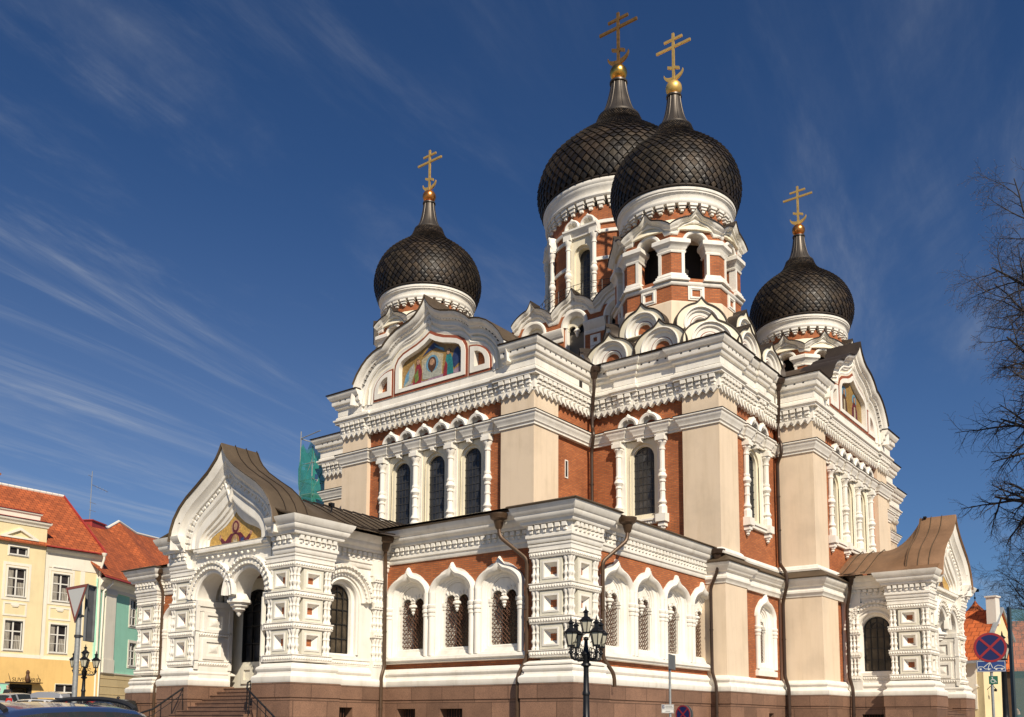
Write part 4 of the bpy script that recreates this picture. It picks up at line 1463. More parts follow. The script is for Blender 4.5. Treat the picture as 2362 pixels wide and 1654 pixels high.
def granite_run(path, holes=None):
    """two courses of granite with a shadow joint, ventilation openings cut in the lower"""
    g = MB()
    g.hsweep(path, [(-.4, 2.435), (.25, 2.435), (.275, 2.46), (.275, 2.93), (.25, 2.965), (-.4, 2.965)])
    for i, (a, b) in enumerate(zip(path[:-1], path[1:])):
        F = seg(a, b)
        # offset ends at the corners
        def ext(p, q, r):
            d1 = Vector((q[0] - p[0], q[1] - p[1])).normalized(); d2 = Vector((r[0] - q[0], r[1] - q[1])).normalized()
            return d1.x * d2.y - d1.y * d2.x
        e0 = .24 if i == 0 or ext(path[i - 1], a, b) > 0 else -.24
        e1 = .24 if i == len(path) - 2 or ext(a, b, path[i + 2]) > 0 else -.24
        if i == 0: e0 = 0
        if i == len(path) - 2: e1 = 0
        hs = [[(u0, z0), (u1, z0), (u1, z1), (u0, z1)] for (j, u0, u1, z0, z1) in (holes or []) if j == i]
        g.plate(F, [(-e0, .2), (F.L + e1, .2), (F.L + e1, 2.42), (-e0, 2.42)], hs, -.2, .24, rim=False)
        for h in hs:
            d = MB(); d.fbox(F, h[0][0], h[1][0], h[0][1], h[2][1], -.24, -.19)
            o = d.build('basement_window', 'dark_void', CATH, smooth=False)
            bar = MB()
            k = int((h[1][0] - h[0][0]) / .13)
            for q in range(1, k): bar.tube([F.p(h[0][0] + q * .13, h[0][1], .02), F.p(h[0][0] + q * .13, h[2][1], .02)], .014, 5)
            bar.build('grating', 'iron_rust', o, smooth=False)
    g.hsweep(path, [(.20, 2.418), (.235, 2.418), (.235, 2.437), (.20, 2.437)])
    g.build('granite_plinth', 'granite', CATH, smooth=False)


def panel_block(wh, cm, br, F, u, v, hw, hh, n):
    """square sunk panel with stepped frames and a little brick square at the bottom"""
    def rc(a, b): return [(u - a, v - b), (u + a, v - b), (u + a, v + b), (u - a, v + b)]
    cm.plate(F, rc(hw, hh), [rc(hw * .74, hh * .74)], n - .20, n)
    wh.plate(F, rc(hw * .745, hh * .745), [rc(hw * .60, hh * .60)], n - .12, n + .02)
    # splayed sides
    a, b = rc(hw * .60, hh * .60), rc(hw * .30, hh * .30)
    wh.add([F.p(*p, n - .03) for p in a] + [F.p(*p, n - .20) for p in b], [(i, (i + 1) % 4, (i + 1) % 4 + 4, i + 4) for i in range(4)])
    br.prism(F, rc(hw * .31, hh * .31), n - .24, n - .20, back=False)


def rope_band(wh, path, z, h=.13, closed=False):
    wh.hsweep(path, [(-.25, z - h), (.0, z - h), (.03, z - h + .03), (.0, z - h + .05), (.03, z - .05), (.03, z + .06), (.0, z + h - .05), (.05, z + h - .03), (.05, z + h), (-.25, z + h)], closed=closed)
    pts = list(path) + ([path[0]] if closed else [])
    for a, b in zip(pts[:-1], pts[1:]):
        F = seg(a, b)
        k = max(1, round(F.L / .115)); p = F.L / k
        for i in range(k):
            c = (i + .5) * p
            wh.add([F.p(c - p * .46, z - .05, .03), F.p(c + p * .30, z - .05, .03), F.p(c + p * .46, z + .055, .03), F.p(c - p * .30, z + .055, .03), F.p(c, z, .075)],
                   [(0, 1, 4), (1, 2, 4), (2, 3, 4), (3, 0, 4)])


def pier(x0, x1, y0, y1, sides, levels, zb, zt, cornice=True, name='pier', pan=None):
    """banded pier: sunk panels between pairs of little balusters, ropes between the storeys
    sides: which faces are seen, from 'S' (-y), 'E' (+x), 'W' (-x), 'N' (+y)"""
    wh, cm, br = MB(), MB(), MB()
    bls = {}
    wh.box(x0 + .26, x1 - .26, y0 + .26, y1 - .26, zb, zt)
    loop = [(x0, y1), (x0, y0), (x1, y0), (x1, y1)]
    for z in levels: rope_band(wh, loop, z, closed=True)
    corners = {'S': ((x0, y0), (x1, y0)), 'E': ((x1, y0), (x1, y1)), 'N': ((x1, y1), (x0, y1)), 'W': ((x0, y1), (x0, y0))}
    for z0, z1 in zip(levels[:-1], levels[1:]):
        a, b = z0 + .13, z1 - .13
        for s in sides:
            F = seg(*corners[s]); L = F.L
            hw = min(.46, L / 2 - .34)
            panel_block(wh, cm, br, F, L / 2, (a + b) / 2, hw, min(.43, (b - a) / 2 - .02), -.03)
            wh.fbox(F, L / 2 - hw - .04, L / 2 + hw + .04, a, b, -.27, -.245)
        done = set()
        for s in sides:
            F = seg(*corners[s]); L = F.L
            for u in (.10, .255, L - .255, L - .10):
                q = F.p(u, 0, -.10); key = (round(q[0], 2), round(q[1], 2))
                if key in done: continue
                done.add(key)
                ck = (q[0] > (x0 + x1) / 2, q[1] > (y0 + y1) / 2)
                baluster(bls.setdefault(ck, MB()), q[0], q[1], a, b, .078, 8)
    wh.hsweep(loop, [(-.25, zb), (.16, zb), (.16, zb + .05), (.08, zb + .1), (.02, zb + .14), (-.25, zb + .14)], closed=True)
    zc = levels[-1] + .13
    wh.hsweep(loop, [(-.25, zc), (.03, zc), (.03, zc + .12), (.06, zc + .15), (.06, zc + .22), (-.25, zc + .24)], closed=True)
    o = build_multi(name, [(wh, 'white'), (cm, 'panel_cream'), (br, 'brick')], CATH)
    for bl in bls.values(): bl.build('balusters', 'white', o)
    return o


def gallery_window(F, u, hw=1.10, ow=.60, nB=0.0, posts=(1, 1)):
    """keel-arched window: deep splayed white reveal, pierced double arch with a drop, lattice grille"""
    w, c = MB(), MB()
    hood = ogee(u, hw, 6.52, .80, 1.12, 10)
    prof = [(-.26, nB - .2), (-.26, nB + .08), (-.20, nB + .17), (-.11, nB + .21), (-.03, nB + .17), (0, nB + .09), (0, nB - .1)]
    w.fsweep(F, hood, prof)
    for s, on in zip((-1, 1), posts):
        if not on: continue
        x = u + s * (hw - .13)
        q = F.p(x, 0, nB + .08)
        w.lathe(q[0], q[1], [(.125, 4.12), (.125, 5.62), (.15, 5.64), (.15, 5.72), (.125, 5.74), (.17, 5.80), (.17, 5.88), (.13, 5.92), (.17, 5.98), (.17, 6.06), (.125, 6.1), (.125, 6.55)], 12)
    # surround plate with the big opening
    big = arch_hole(u, hw - .30, 4.16, 6.42, 16)
    outer = [(u - hw + .1, 4.0), (u + hw - .1, 4.0)] + arc(u, 6.52, hw - .12, 0, pi, 16, .92)
    c.plate(F, outer, [big], nB - .1, nB + .05)
    L0 = (arch_hole(u, hw - .30, 4.16, 6.42, 16), nB + .05)
    seq = [L0, (arch_hole(u, hw - .33, 4.18, 6.42, 16), nB - .02), (arch_hole(u, ow + .14, 4.30, 6.36, 16), nB - .07), (arch_hole(u, ow + .12, 4.31, 6.36, 16), nB - .12),
           (arch_hole(u, ow + .08, 4.40, 6.32, 16), nB - .14), (arch_hole(u, ow + .07, 4.41, 6.32, 16), nB - .18), (arch_hole(u, ow + .02, 4.44, 6.28, 16), nB - .20), (arch_hole(u, ow, 4.45, 6.28, 16), nB - .95)]
    loft(w, F, seq, True)
    # pierced head
    r2 = ow * .43
    zt = 6.18
    poly = [(u - ow, zt)] + arc(u, 6.28, ow + .01, pi, 0, 14) + [(u + ow, zt)]
    poly += arc(u + ow * .52, zt, r2, 0, pi, 8) + [(u + .045, zt - .22), (u - .045, zt - .22)] + arc(u - ow * .52, zt, r2, 0, pi, 8)
    hd = MB(); hd.prism(F, poly, nB - .32, nB - .22)
    for s in (-1, 1):
        for i in range(7):
            a = pi * (i + .5) / 7
            p0 = (u + s * ow * .52 + (r2 + .02) * cos(a), zt + (r2 + .02) * sin(a)); p1 = (u + s * ow * .52 + (r2 + .15) * cos(a), zt + (r2 + .15) * sin(a))
            if hypot(p1[0] - u, p1[1] - 6.28) > ow: continue
            hd.tube([F.p(*p0, nB - .21), F.p(*p1, nB - .20)], [.016, .034], 5)
    q = F.p(u, 0, nB - .24)
    hd.lathe(q[0], q[1], [(.10, zt + .02), (.17, zt - .03), (.17, zt - .09), (.09, zt - .14), (.10, zt - .20), (.05, zt - .27), (.07, zt - .32), (.015, zt - .40)], 10)
    for s in (-1, 1):
        w.fbox(F, *sorted((u + s * (ow - .02), u + s * (ow + .16))), 6.0, 6.14, nB - .6, nB - .14)
        w.fbox(F, *sorted((u + s * (ow + .0), u + s * (ow + .12))), 5.88, 5.98, nB - .6, nB - .16)
    o = build_multi('gallery_window', [(w, 'white'), (c, 'white')], CATH)
    hd.build('window_tracery', 'white', o)
    g = MB()
    n = nB - .30
    z0, z1 = 4.45, 6.35
    p = .165
    k = int((2 * ow + (z1 - z0)) / p) + 2
    for i in range(k):
        for s in (1, -1):
            # line v = z0 + s*(x) + off, clipped to the opening
            off = i * p
            pts = []
            if s > 0:
                xa = max(-ow, off - (z1 - z0) - ow); xb = min(ow, off - ow)
                if xb - xa < .02: continue
                pts = [(u + xa, z0 + (off - ow - xa)), (u + xb, z0 + (off - ow - xb))]
            else:
                xa = max(-ow, ow - off); xb = min(ow, ow - off + (z1 - z0))
                if xb - xa < .02: continue
                pts = [(u + xa, z0 + xa - (ow - off)), (u + xb, z0 + xb - (ow - off))]
            g.tube([F.p(*pts[0], n + .012 * s), F.p(*pts[1], n + .012 * s)], .0135, 4, cap=False)
    for s in (-1, 1):
        for j in range(5):
            zz = z0 + .2 + j * .36
            g.tube([F.p(u + s * (.08 + .11 * (1 - cos(t * pi / 4))) , zz + .16 * sin(t * pi / 4), n + .03) for t in range(9)], .011, 4, cap=False)
    g.build('window_grille', 'iron_rust', o, smooth=False)
    pn = MB(); pn.prism(F, arch_hole(u, ow, 4.45, 6.28, 10), nB - .97, nB - .945, back=False)
    pn.build('window_pane', 'glass_warm', o, smooth=False)
    return o


GLV = [3.98, 5.13, 6.30, 7.44]
GY, GX = -22.9, 12.2
FG_L, FG_R = FL(GY), FRt(GX)
uL = [4.62, 6.88, 9.14]
uL2 = [-10.85, -8.58, -6.3]
vR = [-19.97, -17.60, -15.23, -12.86 - .02]


def wall_holes(us, hw):
    return [[(u - hw + .3, 4.05), (u + hw - .3, 4.05)] + arc(u, 6.5, hw - .3, 0, pi, 10) for u in us]


b = MB(); b.plate(FG_L, [(-12.3, 3.2), (10.9, 3.2), (10.9, 8.3), (-12.3, 8.3)], wall_holes(uL + uL2, 1.12), -.3, 0, rim=False)
b.build('gallery_wall', 'brick', CATH, smooth=False)
b = MB(); b.plate(FG_R, [(-21.6, 3.2), (-12.0, 3.2), (-12.0, 8.3), (-21.6, 8.3)], wall_holes(vR[:3], 1.18) + [[(vR[3] - .85, 4.05), (vR[3] + .80, 4.05)] + arc(vR[3] - .02, 6.5, .82, 0, pi, 10)], -.3, 0, rim=False)
b.build('gallery_wall', 'brick', CATH, smooth=False)
for us, F, hw in ((uL, FG_L, 1.13), (uL2, FG_L, 1.13), (vR[:3], FG_R, 1.185), (vR[3:], FG_R, 1.12)):
    for u in us: gallery_window(F, u, hw)
for F, a, c in ((FG_L, 3.3, 10.45), (FG_L, -11.85, -2.7), (FG_R, -21.2, -11.9)):
    s = MB()
    s.fsweep(F, [(a, 3.98), (c, 3.98)], [(.16, -.05), (.16, .10), (.10, .22), (.0, .25), (-.05, .18), (-.09, .18), (-.12, .10), (-.12, -.05)])
    s.build('sill_band', 'white', CATH)

pier(10.77, 12.47, -23.3, -21.43, 'SEW', GLV, 3.6, 8.0)
pier(-13.85, -12.15, -23.3, -21.43, 'SEW', GLV, 3.6, 8.0)
gal_path = [(-13.85, -12.6), (-13.85, -23.3), (-12.15, -23.3), (-12.15, GY), (-3.0, GY)]
gal_path2 = [(3.4, GY), (10.77, GY), (10.77, -23.3), (12.47, -23.3), (12.47, -21.43), (12.2, -21.43), (12.2, -12.3)]
for pth in (gal_path, gal_path2):
    gallery_cornice(pth); base_moulding(pth)
gr = MB()
gr.hsweep([(-13.85, -12.6), (-13.85, -23.3), (12.47, -23.3), (12.3, -12.3)], [(.3, 9.2), (-6.2, 10.25)])
gr.build('gallery_roof', 'roof_brown', CATH, smooth=False)
gm = MB(); gm.box(-13.4, 11.0, -21.7, -11.6, 2.5, 8.9); gm.build('gallery_core', 'inside', CATH, smooth=False)

# lower storey of the main block on the right-hand front
low = [(12.0, -12.35), (13.1, -12.35), (13.1, -10.1), (12.98, -10.1), (12.98, -5.85), (15.0, -5.85), (15.0, 6.8), (13.0, 6.8), (13.0, 13.5), (5, 13.5)]
for w_ in ((11.6, 13.1, -12.35, -10.1), (12.7, 15.0, -5.85, -3.6), (13.3, 15.0, 4.6, 6.8)):
    m = MB(); m.box(*w_, 3.3, 7.9); m.build('pilaster', 'beige', CATH, smooth=False)
FC = FRt(12.90)
brw = MB(); brw.plate(FC, [(-10.3, 3.3), (-5.6, 3.3), (-5.6, 7.9), (-10.3, 7.9)], wall_holes([-7.72], 1.1), -.3, 0, rim=False)
brw.box(13.3, 14.85, -3.9, 4.9, 3.3, 7.9)
brw.build('brick_wall', 'brick', CATH, smooth=False)
gallery_window(FC, -7.72, 1.12, .47)
sb = MB(); sb.fbox(FC, -8.86, -6.58, 3.80, 4.04, -.05, .14); sb.fbox(FC, -8.8, -6.64, 4.04, 4.2, -.05, .07); sb.build('sill_band', 'white', CATH)
o = MB(); o.hsweep(low, P_LOWC); o = o.build('low_cornice', 'white', CATH)
s = MB(); s.hsweep(low, P_SKIRT); s.build('skirt_roof', 'roof_brown', o, smooth=False)
up = [(11.0, -12.45), (13.0, -12.45), (13.0, -10.5), (12.80, -10.5), (12.80, -5.67), (14.72, -5.67), (14.72, 6.64), (12.8, 6.64), (12.8, 13.42), (5, 13.42)]
f = MB(); f.hsweep(up, P_FOOT); f.build('foot_moulding', 'white', CATH)
base_moulding(low)

# ---------------------------------------------------------------- porches
PH = [(0, 11.9), (.12, 11.68), (.30, 11.44), (.75, 11.04), (1.45, 10.60), (2.1, 10.22), (2.55, 9.86), (2.88, 9.45), (3.08, 9.02), (3.16, 8.6), (3.16, 8.28)]
PR = [(0, 10.16), (.15, 9.98), (.35, 9.80), (.7, 9.54), (1.15, 9.26), (1.5, 9.05), (1.75, 8.85), (1.9, 8.62), (1.94, 8.40), (1.94, 8.28)]
PI_ = [(0, 9.53), (.12, 9.40), (.28, 9.27), (.55, 9.08), (.85, 8.94), (1.15, 8.84), (1.42, 8.72), (1.57, 8.60), (1.60, 8.4), (1.60, 8.10)]
PLV = [3.84, 4.99, 6.11, 7.18]


def porch(F, dep, side_u, win_n, win_hw, roof_mat, ridge_back, icon, zroof=0.0):
    W = lambda u, n: F.p(u, 0, n)[:2]
    # piers (rectangles in plan, axis aligned)
    for s in (-1, 1):
        a, c = W(s * 2.2, 0), W(s * 3.75, -1.8)
        x0, x1 = sorted((a[0], c[0])); y0, y1 = sorted((a[1], c[1]))
        pier(x0, x1, y0, y1, 'SEWN', PLV, 3.4, 8.4, name='porch_pier')
    wl, cr = MB(), MB()
    jn = F.n
    for s in (1, -1):
        # side wall with an arched window; frame looks outwards to the side
        A, B = (W(s * side_u, -1.7), W(s * side_u, -dep)) if s > 0 else (W(s * side_u, -dep), W(s * side_u, -1.7))
        G = seg(A, B)
        wc = (-1.7 - win_n) if s > 0 else (dep + win_n)
        hole = arch_hole(wc, win_hw + .16, 4.10, 6.22, 14)
        wl.plate(G, [(0, 3.0), (G.L, 3.0), (G.L, 8.3), (0, 8.3)], [hole], -.3, 0, rim=False)
        loft(wl, G, [(hole, 0), (arch_hole(wc, win_hw + .15, 4.11, 6.22, 14), -.12), (arch_hole(wc, win_hw + .05, 4.18, 6.22, 14), -.16), (arch_hole(wc, win_hw, 4.2, 6.22, 14), -.34)], True)
        cr.fsweep(G, arch_curve(wc, win_hw + .16, 4.15, 6.22, 14), [(.12, 0), (.12, .04), (.04, .07), (0, .0)], cap=False)
        R = win_hw + .52
        cr.fsweep(G, arch_curve(wc, R, 6.18, 6.18, 18), [(-.14, .0), (-.14, .08), (-.04, .08), (-.02, .14), (.06, .16), (.14, .12), (.16, .22), (.30, .24), (.32, .0)])
        k = 22
        for i in range(k):
            t = pi * (i + .5) / k
            for rr, rn in ((R + .03, .22), (R + .225, .29)):
                q = (wc + rr * cos(t), 6.18 + rr * sin(t)); tx, tz = -sin(t), cos(t)
                e = .045 if rr < R + .1 else .05
                P4 = [(q[0] + a_ * tx * e + b_ * cos(t) * .05, q[1] + a_ * tz * e + b_ * sin(t) * .05) for a_, b_ in ((-1, -1), (1, -1), (1, 1), (-1, 1))]
                cr.prism(G, P4, rn - .12, rn, back=False)
        for z in (3.84,): rope_band(cr, [A, B], z)
        for i in (-1, 0, 1):
            cx_ = wc + i * .62
            cr.plate(G, [(cx_ - .27, 3.32), (cx_ + .27, 3.32), (cx_ + .27, 3.70), (cx_ - .27, 3.70)], [[(cx_ - .15, 3.40), (cx_ + .15, 3.40), (cx_ + .15, 3.62), (cx_ - .15, 3.62)]], .0, .06)
        # stacked balusters at the far end
        E0 = G.L if s > 0 else 0.0
        sg = -1 if s > 0 else 1
        for z0, z1 in zip(PLV[:-1], PLV[1:]):
            for j in range(3):
                q = G.p(E0 + sg * (.42 + j * .17), 0, .08); baluster(cr, q[0], q[1], z0 + .13, z1 - .13, .085, 8)
        for z in PLV:
            cr.fbox(G, *sorted((E0 + sg * .28, E0 + sg * .92)), z - .12, z + .12, -.02, .22)
            for j in range(5): 
                x = E0 + sg * (.36 + j * .12); cr.ffrust(G, x - .05, x + .05, z - .05, z + .05, .22, .26, .02, .02)
        cr.fbox(G, *sorted((E0 + sg * .24, E0 + sg * .96)), 7.30, 8.2, -.02, .16)
        cr.fbox(G, *sorted((E0 + sg * .24, E0 + sg * .96)), 3.2, 3.72, -.02, .20)
        pm = MB(); pm.prism(G, arch_hole(wc, win_hw, 4.2, 6.22, 14), -.33, -.30, back=False)
        po = pm.build('porch_window_pane', 'glass_warm', CATH, smooth=False)
        ib = MB()
        for i in range(1, 4):
            x = wc - win_hw + i * win_hw / 2
            ib.fbox(G, x - .018, x + .018, 4.2, 6.22 + sqrt(max(0, win_hw ** 2 - (x - wc) ** 2)) - .02, -.29, -.26)
        for z in (4.2, 4.75, 5.3, 5.85, 6.3): ib.fbox(G, wc - win_hw, wc + win_hw, z - .018, z + .018, -.288, -.262)
        ib.fsweep(G, arch_curve(wc, win_hw * .45, 6.3, 6.3, 10), [(.018, -.29), (.018, -.255), (-.018, -.255), (-.018, -.29)])
        ib.fsweep(G, arch_curve(wc, win_hw - .01, 4.2, 6.22, 14), [(0, -.29), (0, -.25), (-.04, -.25), (-.04, -.29)])
        ib.build('glazing_bars', 'iron_black', po, smooth=False)
    # front wall with the twin arches
    rad, cu_ = .96, 1.10
    out = [(-2.25, 6.2), (-2.25, 8.32), (2.25, 8.32), (2.25, 6.2)]
    bot = [(2.06 + .14, 6.2)] + arc(cu_, 6.30, rad, 0, pi, 14)[0:] + [(cu_ - rad, 6.2), (-cu_ + rad, 6.2)] + arc(-cu_, 6.30, rad, 0, pi, 14) + [(-2.20, 6.2)]
    poly = [(-2.25, 8.32), (-2.25, 6.2)] + list(reversed(bot))[1:] 
    poly = [(-2.25, 8.32), (-2.25, 6.25), (-cu_ - rad, 6.25)] + arc(-cu_, 6.30, rad, pi, 0, 14) + [(-cu_ + rad, 6.05), (cu_ - rad, 6.05)] + arc(cu_, 6.30, rad, pi, 0, 14) + [(cu_ + rad, 6.25), (2.25, 6.25), (2.25, 8.32)]
    wl.prism(F, poly[::-1], -.9, -.12)
    for s in (-1, 1):
        cr.fsweep(F, arch_curve(s * cu_, rad, 6.28, 6.28, 18), [(0, -.14), (0, -.06), (.05, -.02), (.14, -.02), (.16, .04), (.26, .06), (.30, -.02), (.36, .0), (.38, .08), (.46, .10), (.48, .02), (.48, -.12)], cap=False)
        for i in range(20):
            t = pi * (i + .5) / 20
            for rr, rn in ((rad + .21, .10), (rad + .42, .14)):
                q = (s * cu_ + rr * cos(t), 6.28 + rr * sin(t)); tx, tz = -sin(t), cos(t)
                if abs(q[0]) < .03 or q[0] * s < 0: continue
                P4 = [(q[0] + a_ * tx * .045 + b_ * cos(t) * .045, q[1] + a_ * tz * .045 + b_ * sin(t) * .045) for a_, b_ in ((-1, -1), (1, -1), (1, 1), (-1, 1))]
                cr.prism(F, P4, rn - .1, rn, back=False)
        # jambs
        wl.fbox(F, *sorted((s * 2.02, s * 2.24)), 2.9, 6.3, -1.7, -.22)
        cr.fbox(F, *sorted((s * 1.96, s * 2.24)), 6.06, 6.28, -1.7, -.05)
        cr.fbox(F, *sorted((s * 2.0, s * 2.24)), 5.86, 6.0, -1.7, -.10)
    for A, B in ((W(-2.02, 0), W(-2.02, -1.7)), (W(2.02, -1.7), W(2.02, 0))):
        J = seg(A, B)
        for z in (3.84, 4.98): rope_band(cr, [A, B], z, .11)
        for v in (4.41, 5.45):
            m0 = J.L / 2
            cr.plate(J, [(m0 - .48, v - .40), (m0 + .48, v - .40), (m0 + .48, v + .40), (m0 - .48, v + .40)], [[(m0 - .34, v - .27), (m0 + .34, v - .27), (m0 + .34, v + .27), (m0 - .34, v + .27)]], -.01, .055)
            cr.ffrust(J, m0 - .24, m0 + .24, v - .18, v + .18, -.01, .06, .16, .12)
        cr.fbox(J, .0, .16, 3.6, 6.1, -.01, .05); cr.fbox(J, J.L - .16, J.L, 3.6, 6.1, -.01, .05)
    q = F.p(0, 0, -.5)
    cr.lathe(q[0], q[1], [(.02, 5.55), (.08, 5.62), (.10, 5.70), (.24, 5.80), (.24, 5.86), (.34, 5.93), (.34, 6.0), (.46, 6.06), (.46, 6.16), (.40, 6.2), (.30, 6.4)], 8, rot=pi / 8)
    # entablature round piers and sides
    for s in (1, -1):
        pth = [W(s * 2.62, 0), W(s * 3.75, 0), W(s * 3.75, -1.8), W(s * side_u, -1.8), W(s * side_u, -dep)]
        inn = [W(s * 2.2, -.12), W(s * 2.2, 0)]
        if s > 0:
            gallery_cornice(pth, False, -.27); base_moulding([W(2.2, -1.6), W(2.2, 0)] + pth[1:])
        else:
            gallery_cornice(pth[::-1], False, -.27); base_moulding(pth[::-1][:-1] + [W(-2.2, 0), W(-2.2, -1.6)])
        wl.fbox(F, *sorted((s * (side_u - .3), s * (side_u - .01))), 7.2, 8.75, -dep, -1.7)
        wl.fbox(F, *sorted((s * 2.3, s * 3.6)), 7.2, 8.75, -1.7, -.13)
    cr.hsweep([W(-2.25, -.12), W(2.25, -.12)], [(-.1, 7.94), (.06, 7.94), (.06, 8.0), (.12, 8.04), (.12, 8.1), (.2, 8.16), (.2, 8.24), (.05, 8.3), (-.1, 8.3)])
    for i in range(9):
        u = (i - 4) * .36; p = F.p(u, 7.86, .0); cr.ball(p, .055, 8, 6)
    # gable
    gw, gt = MB(), MB()
    nF = .10
    gw.fsweep(F, half_curve(PH, 0), [(-.98, nF - .35), (-.98, nF - .02), (-.92, nF + .05), (-.86, nF + .06), (-.82, nF - .0), (-.56, nF + .02), (-.54, nF + .12), (-.48, nF + .14), (-.44, nF + .10), (-.30, nF + .22), (-.26, nF + .30), (-.14, nF + .34), (0, nF + .42), (0, nF - .5)])
    pts = half_curve([(a * .795, 8.0 + (b_ - 8.0) * .815) for a, b_ in PH], 0)
    acc = 0.0; last = pts[0]
    dense = []
    for p0, p1 in zip(pts[:-1], pts[1:]):
        L_ = hypot(p1[0] - p0[0], p1[1] - p0[1]); k = max(1, int(L_ / .02))
        for i in range(k): dense.append((p0[0] + (p1[0] - p0[0]) * i / k, p0[1] + (p1[1] - p0[1]) * i / k, atan2(p1[1] - p0[1], p1[0] - p0[0])))
    for i in range(6, len(dense) - 4, 13):
        x, z, a = dense[i]; tx, tz = cos(a), sin(a); nx, nz = -tz, tx
        for r0, r1, nn in ((-.11, .02, .06), (.03, .11, .12)):
            P4 = [(x + e * tx * .075 + r * nx, z + e * tz * .075 + r * nz) for e, r in ((-1, r0), (1, r0), (1, r1), (-1, r1))]
            gt.prism(F, P4, nF - .05, nF + nn, back=False)
    # recess: from the gable face in to the icon
    A_, B_, C_ = half_curve(PH, 0), half_curve(PR, 0), half_curve(PI_, 0)
    gw.plate(F, [(a * .96, 8.0 + (b_ - 8.0) * .97) for a, b_ in A_], [[(a, b_) for a, b_ in B_]], nF - .5, nF - .03, rim=False)
    def lerp(t): return [(a0 + (a1 - a0) * t, b0 + (b1 - b0) * t) for (a0, b0), (a1, b1) in zip(B_, C_)]
    loft(gw, F, [(lerp(0), nF - .03), (lerp(.12), nF - .04), (lerp(.17), nF - .12), (lerp(.46), nF - .14), (lerp(.52), nF - .22), (lerp(.80), nF - .24), (lerp(.85), nF - .29), (lerp(1), nF - .31)])
    gw.fbox(F, -1.95, 1.95, 8.08, 8.16, -.5, nF + .02)
    gb = build_multi('porch_gable', [(gw, 'white'), (gt, 'white')], CATH)
    icon(F, nF - .32, gb)
    # roofs
    rf, rg, sm = MB(), MB(), MB()
    G2 = half_curve(PH[:-1], 0)
    full = [(-4.15, 8.86), (-3.6, 8.90)] + [(a, b_) for a, b_ in G2[1:-1]] + [(3.6, 8.90), (4.15, 8.86)]
    rf.fsweep(F, half_curve(PH[:-1], 0), [(.01, -1.12), (.01, nF + .48), (.05, nF + .52), (.07, nF + .48), (.07, -1.12)])
    for i in range(3):
        nn = -1.05 + .5 * i
        sm.fsweep(F, half_curve(PH[:-1], 0), [(.06, nn - .012), (.10, nn - .012), (.10, nn + .012), (.06, nn + .012)])
    # cheeks closing the high roof at the back, and its flared eaves
    rf.prism(F, half_curve(PH[:-1], 0), -1.12, -1.05)
    RS = [(0, 10.55), (.9, 10.22), (1.8, 9.78), (2.7, 9.30), (3.4, 8.97), (4.15, 8.80)]
    full2 = half_curve(RS, 0)
    def zat(C_, u):
        u = abs(u)
        for (a, z0), (b_, z1) in zip(C_[:-1], C_[1:]):
            if a <= u <= b_ + 1e-6: return z0 + (z1 - z0) * (u - a) / max(1e-6, b_ - a)
        return C_[-1][1]
    us = sorted(set([-4.15, -3.8, -3.4] + [x for x in [i * .2 - 3.16 for i in range(32)]] + [0, 3.16, 3.4, 3.8, 4.15]))
    lp = [([(u, zat(RS, u)) for u in us], -ridge_back), ([(u, zat(RS, u)) for u in us], -2.9)]
    for i in range(1, 9):
        t_ = i / 8; sft = t_ ** 2.2
        lp.append(([(u, zat(RS, u) + max(0, zat(PH[:-1], u) - .03 - zat(RS, u)) * sft * (1 if abs(u) < 3.16 else 0)) for u in us], -2.9 + 1.8 * t_))
    loft(rg, F, lp)
    for s in (-1, 1):
        ed = [(s * 2.7, 9.30), (s * 3.4, 8.97), (s * 4.15, 8.80)]
        if s < 0: ed = ed[::-1]
        rg.fsweep(F, ed, [(0, -1.05), (0, nF + .32), (.05, nF + .34), (.05, -1.05)])
    k = int((ridge_back - 1.1) / .55)
    for i in range(k):
        nn = -2.9 - i * .55
        if nn < -ridge_back + .1: break
        sm.fsweep(F, full2, [(.055, nn - .012), (.10, nn - .012), (.10, nn + .012), (.055, nn + .012)])
    ro = rf.build('porch_roof', roof_mat, CATH)
    rg.build('porch_lower_roof', roof_mat, ro)
    sm.build('roof_seams', 'roof_dark' if roof_mat == 'roof_brown' else 'roof_brown', ro, smooth=False)
    wo = wl.build('porch_wall', 'white', CATH)
    cr.build('porch_ornament', 'white', wo)
    # inside: floor, ceiling, iron glazed screen, dark hall behind
    ins = MB()
    ins.fbox(F, -2.6, 2.6, 2.6, 2.898, -dep, -1.4)
    ins.fbox(F, -2.6, 2.6, 7.3, 7.5, -dep, -.9)
    ins.build('porch_floor', 'granite_step', CATH, smooth=False)
    scr = MB()
    ns = -2.15
    scr.fbox(F, -2.7, 2.7, 2.9, 3.95, ns - .2, ns)
    scr.plate(F, [(-2.7, 3.95), (2.7, 3.95), (2.7, 7.3), (-2.7, 7.3)], [arch_hole(-1.05, .86, 3.96, 6.0, 12), arch_hole(1.05, .86, 3.96, 6.0, 12)], ns - .2, ns)
    for i in (-1.5, -.5, .5, 1.5):
        scr.plate(F, [(i - .36, 3.1), (i + .36, 3.1), (i + .36, 3.8), (i - .36, 3.8)], [[(i - .2, 3.25), (i + .2, 3.25), (i + .2, 3.65), (i - .2, 3.65)]], ns, ns + .06)
    so_ = scr.build('porch_screen', 'panel_cream', CATH, smooth=False)
    pn = MB(); pn.fbox(F, -2.0, 2.0, 3.96, 6.95, ns - .16, ns - .14); pn.build('screen_pane', 'glass', so_, smooth=False)
    ir = MB()
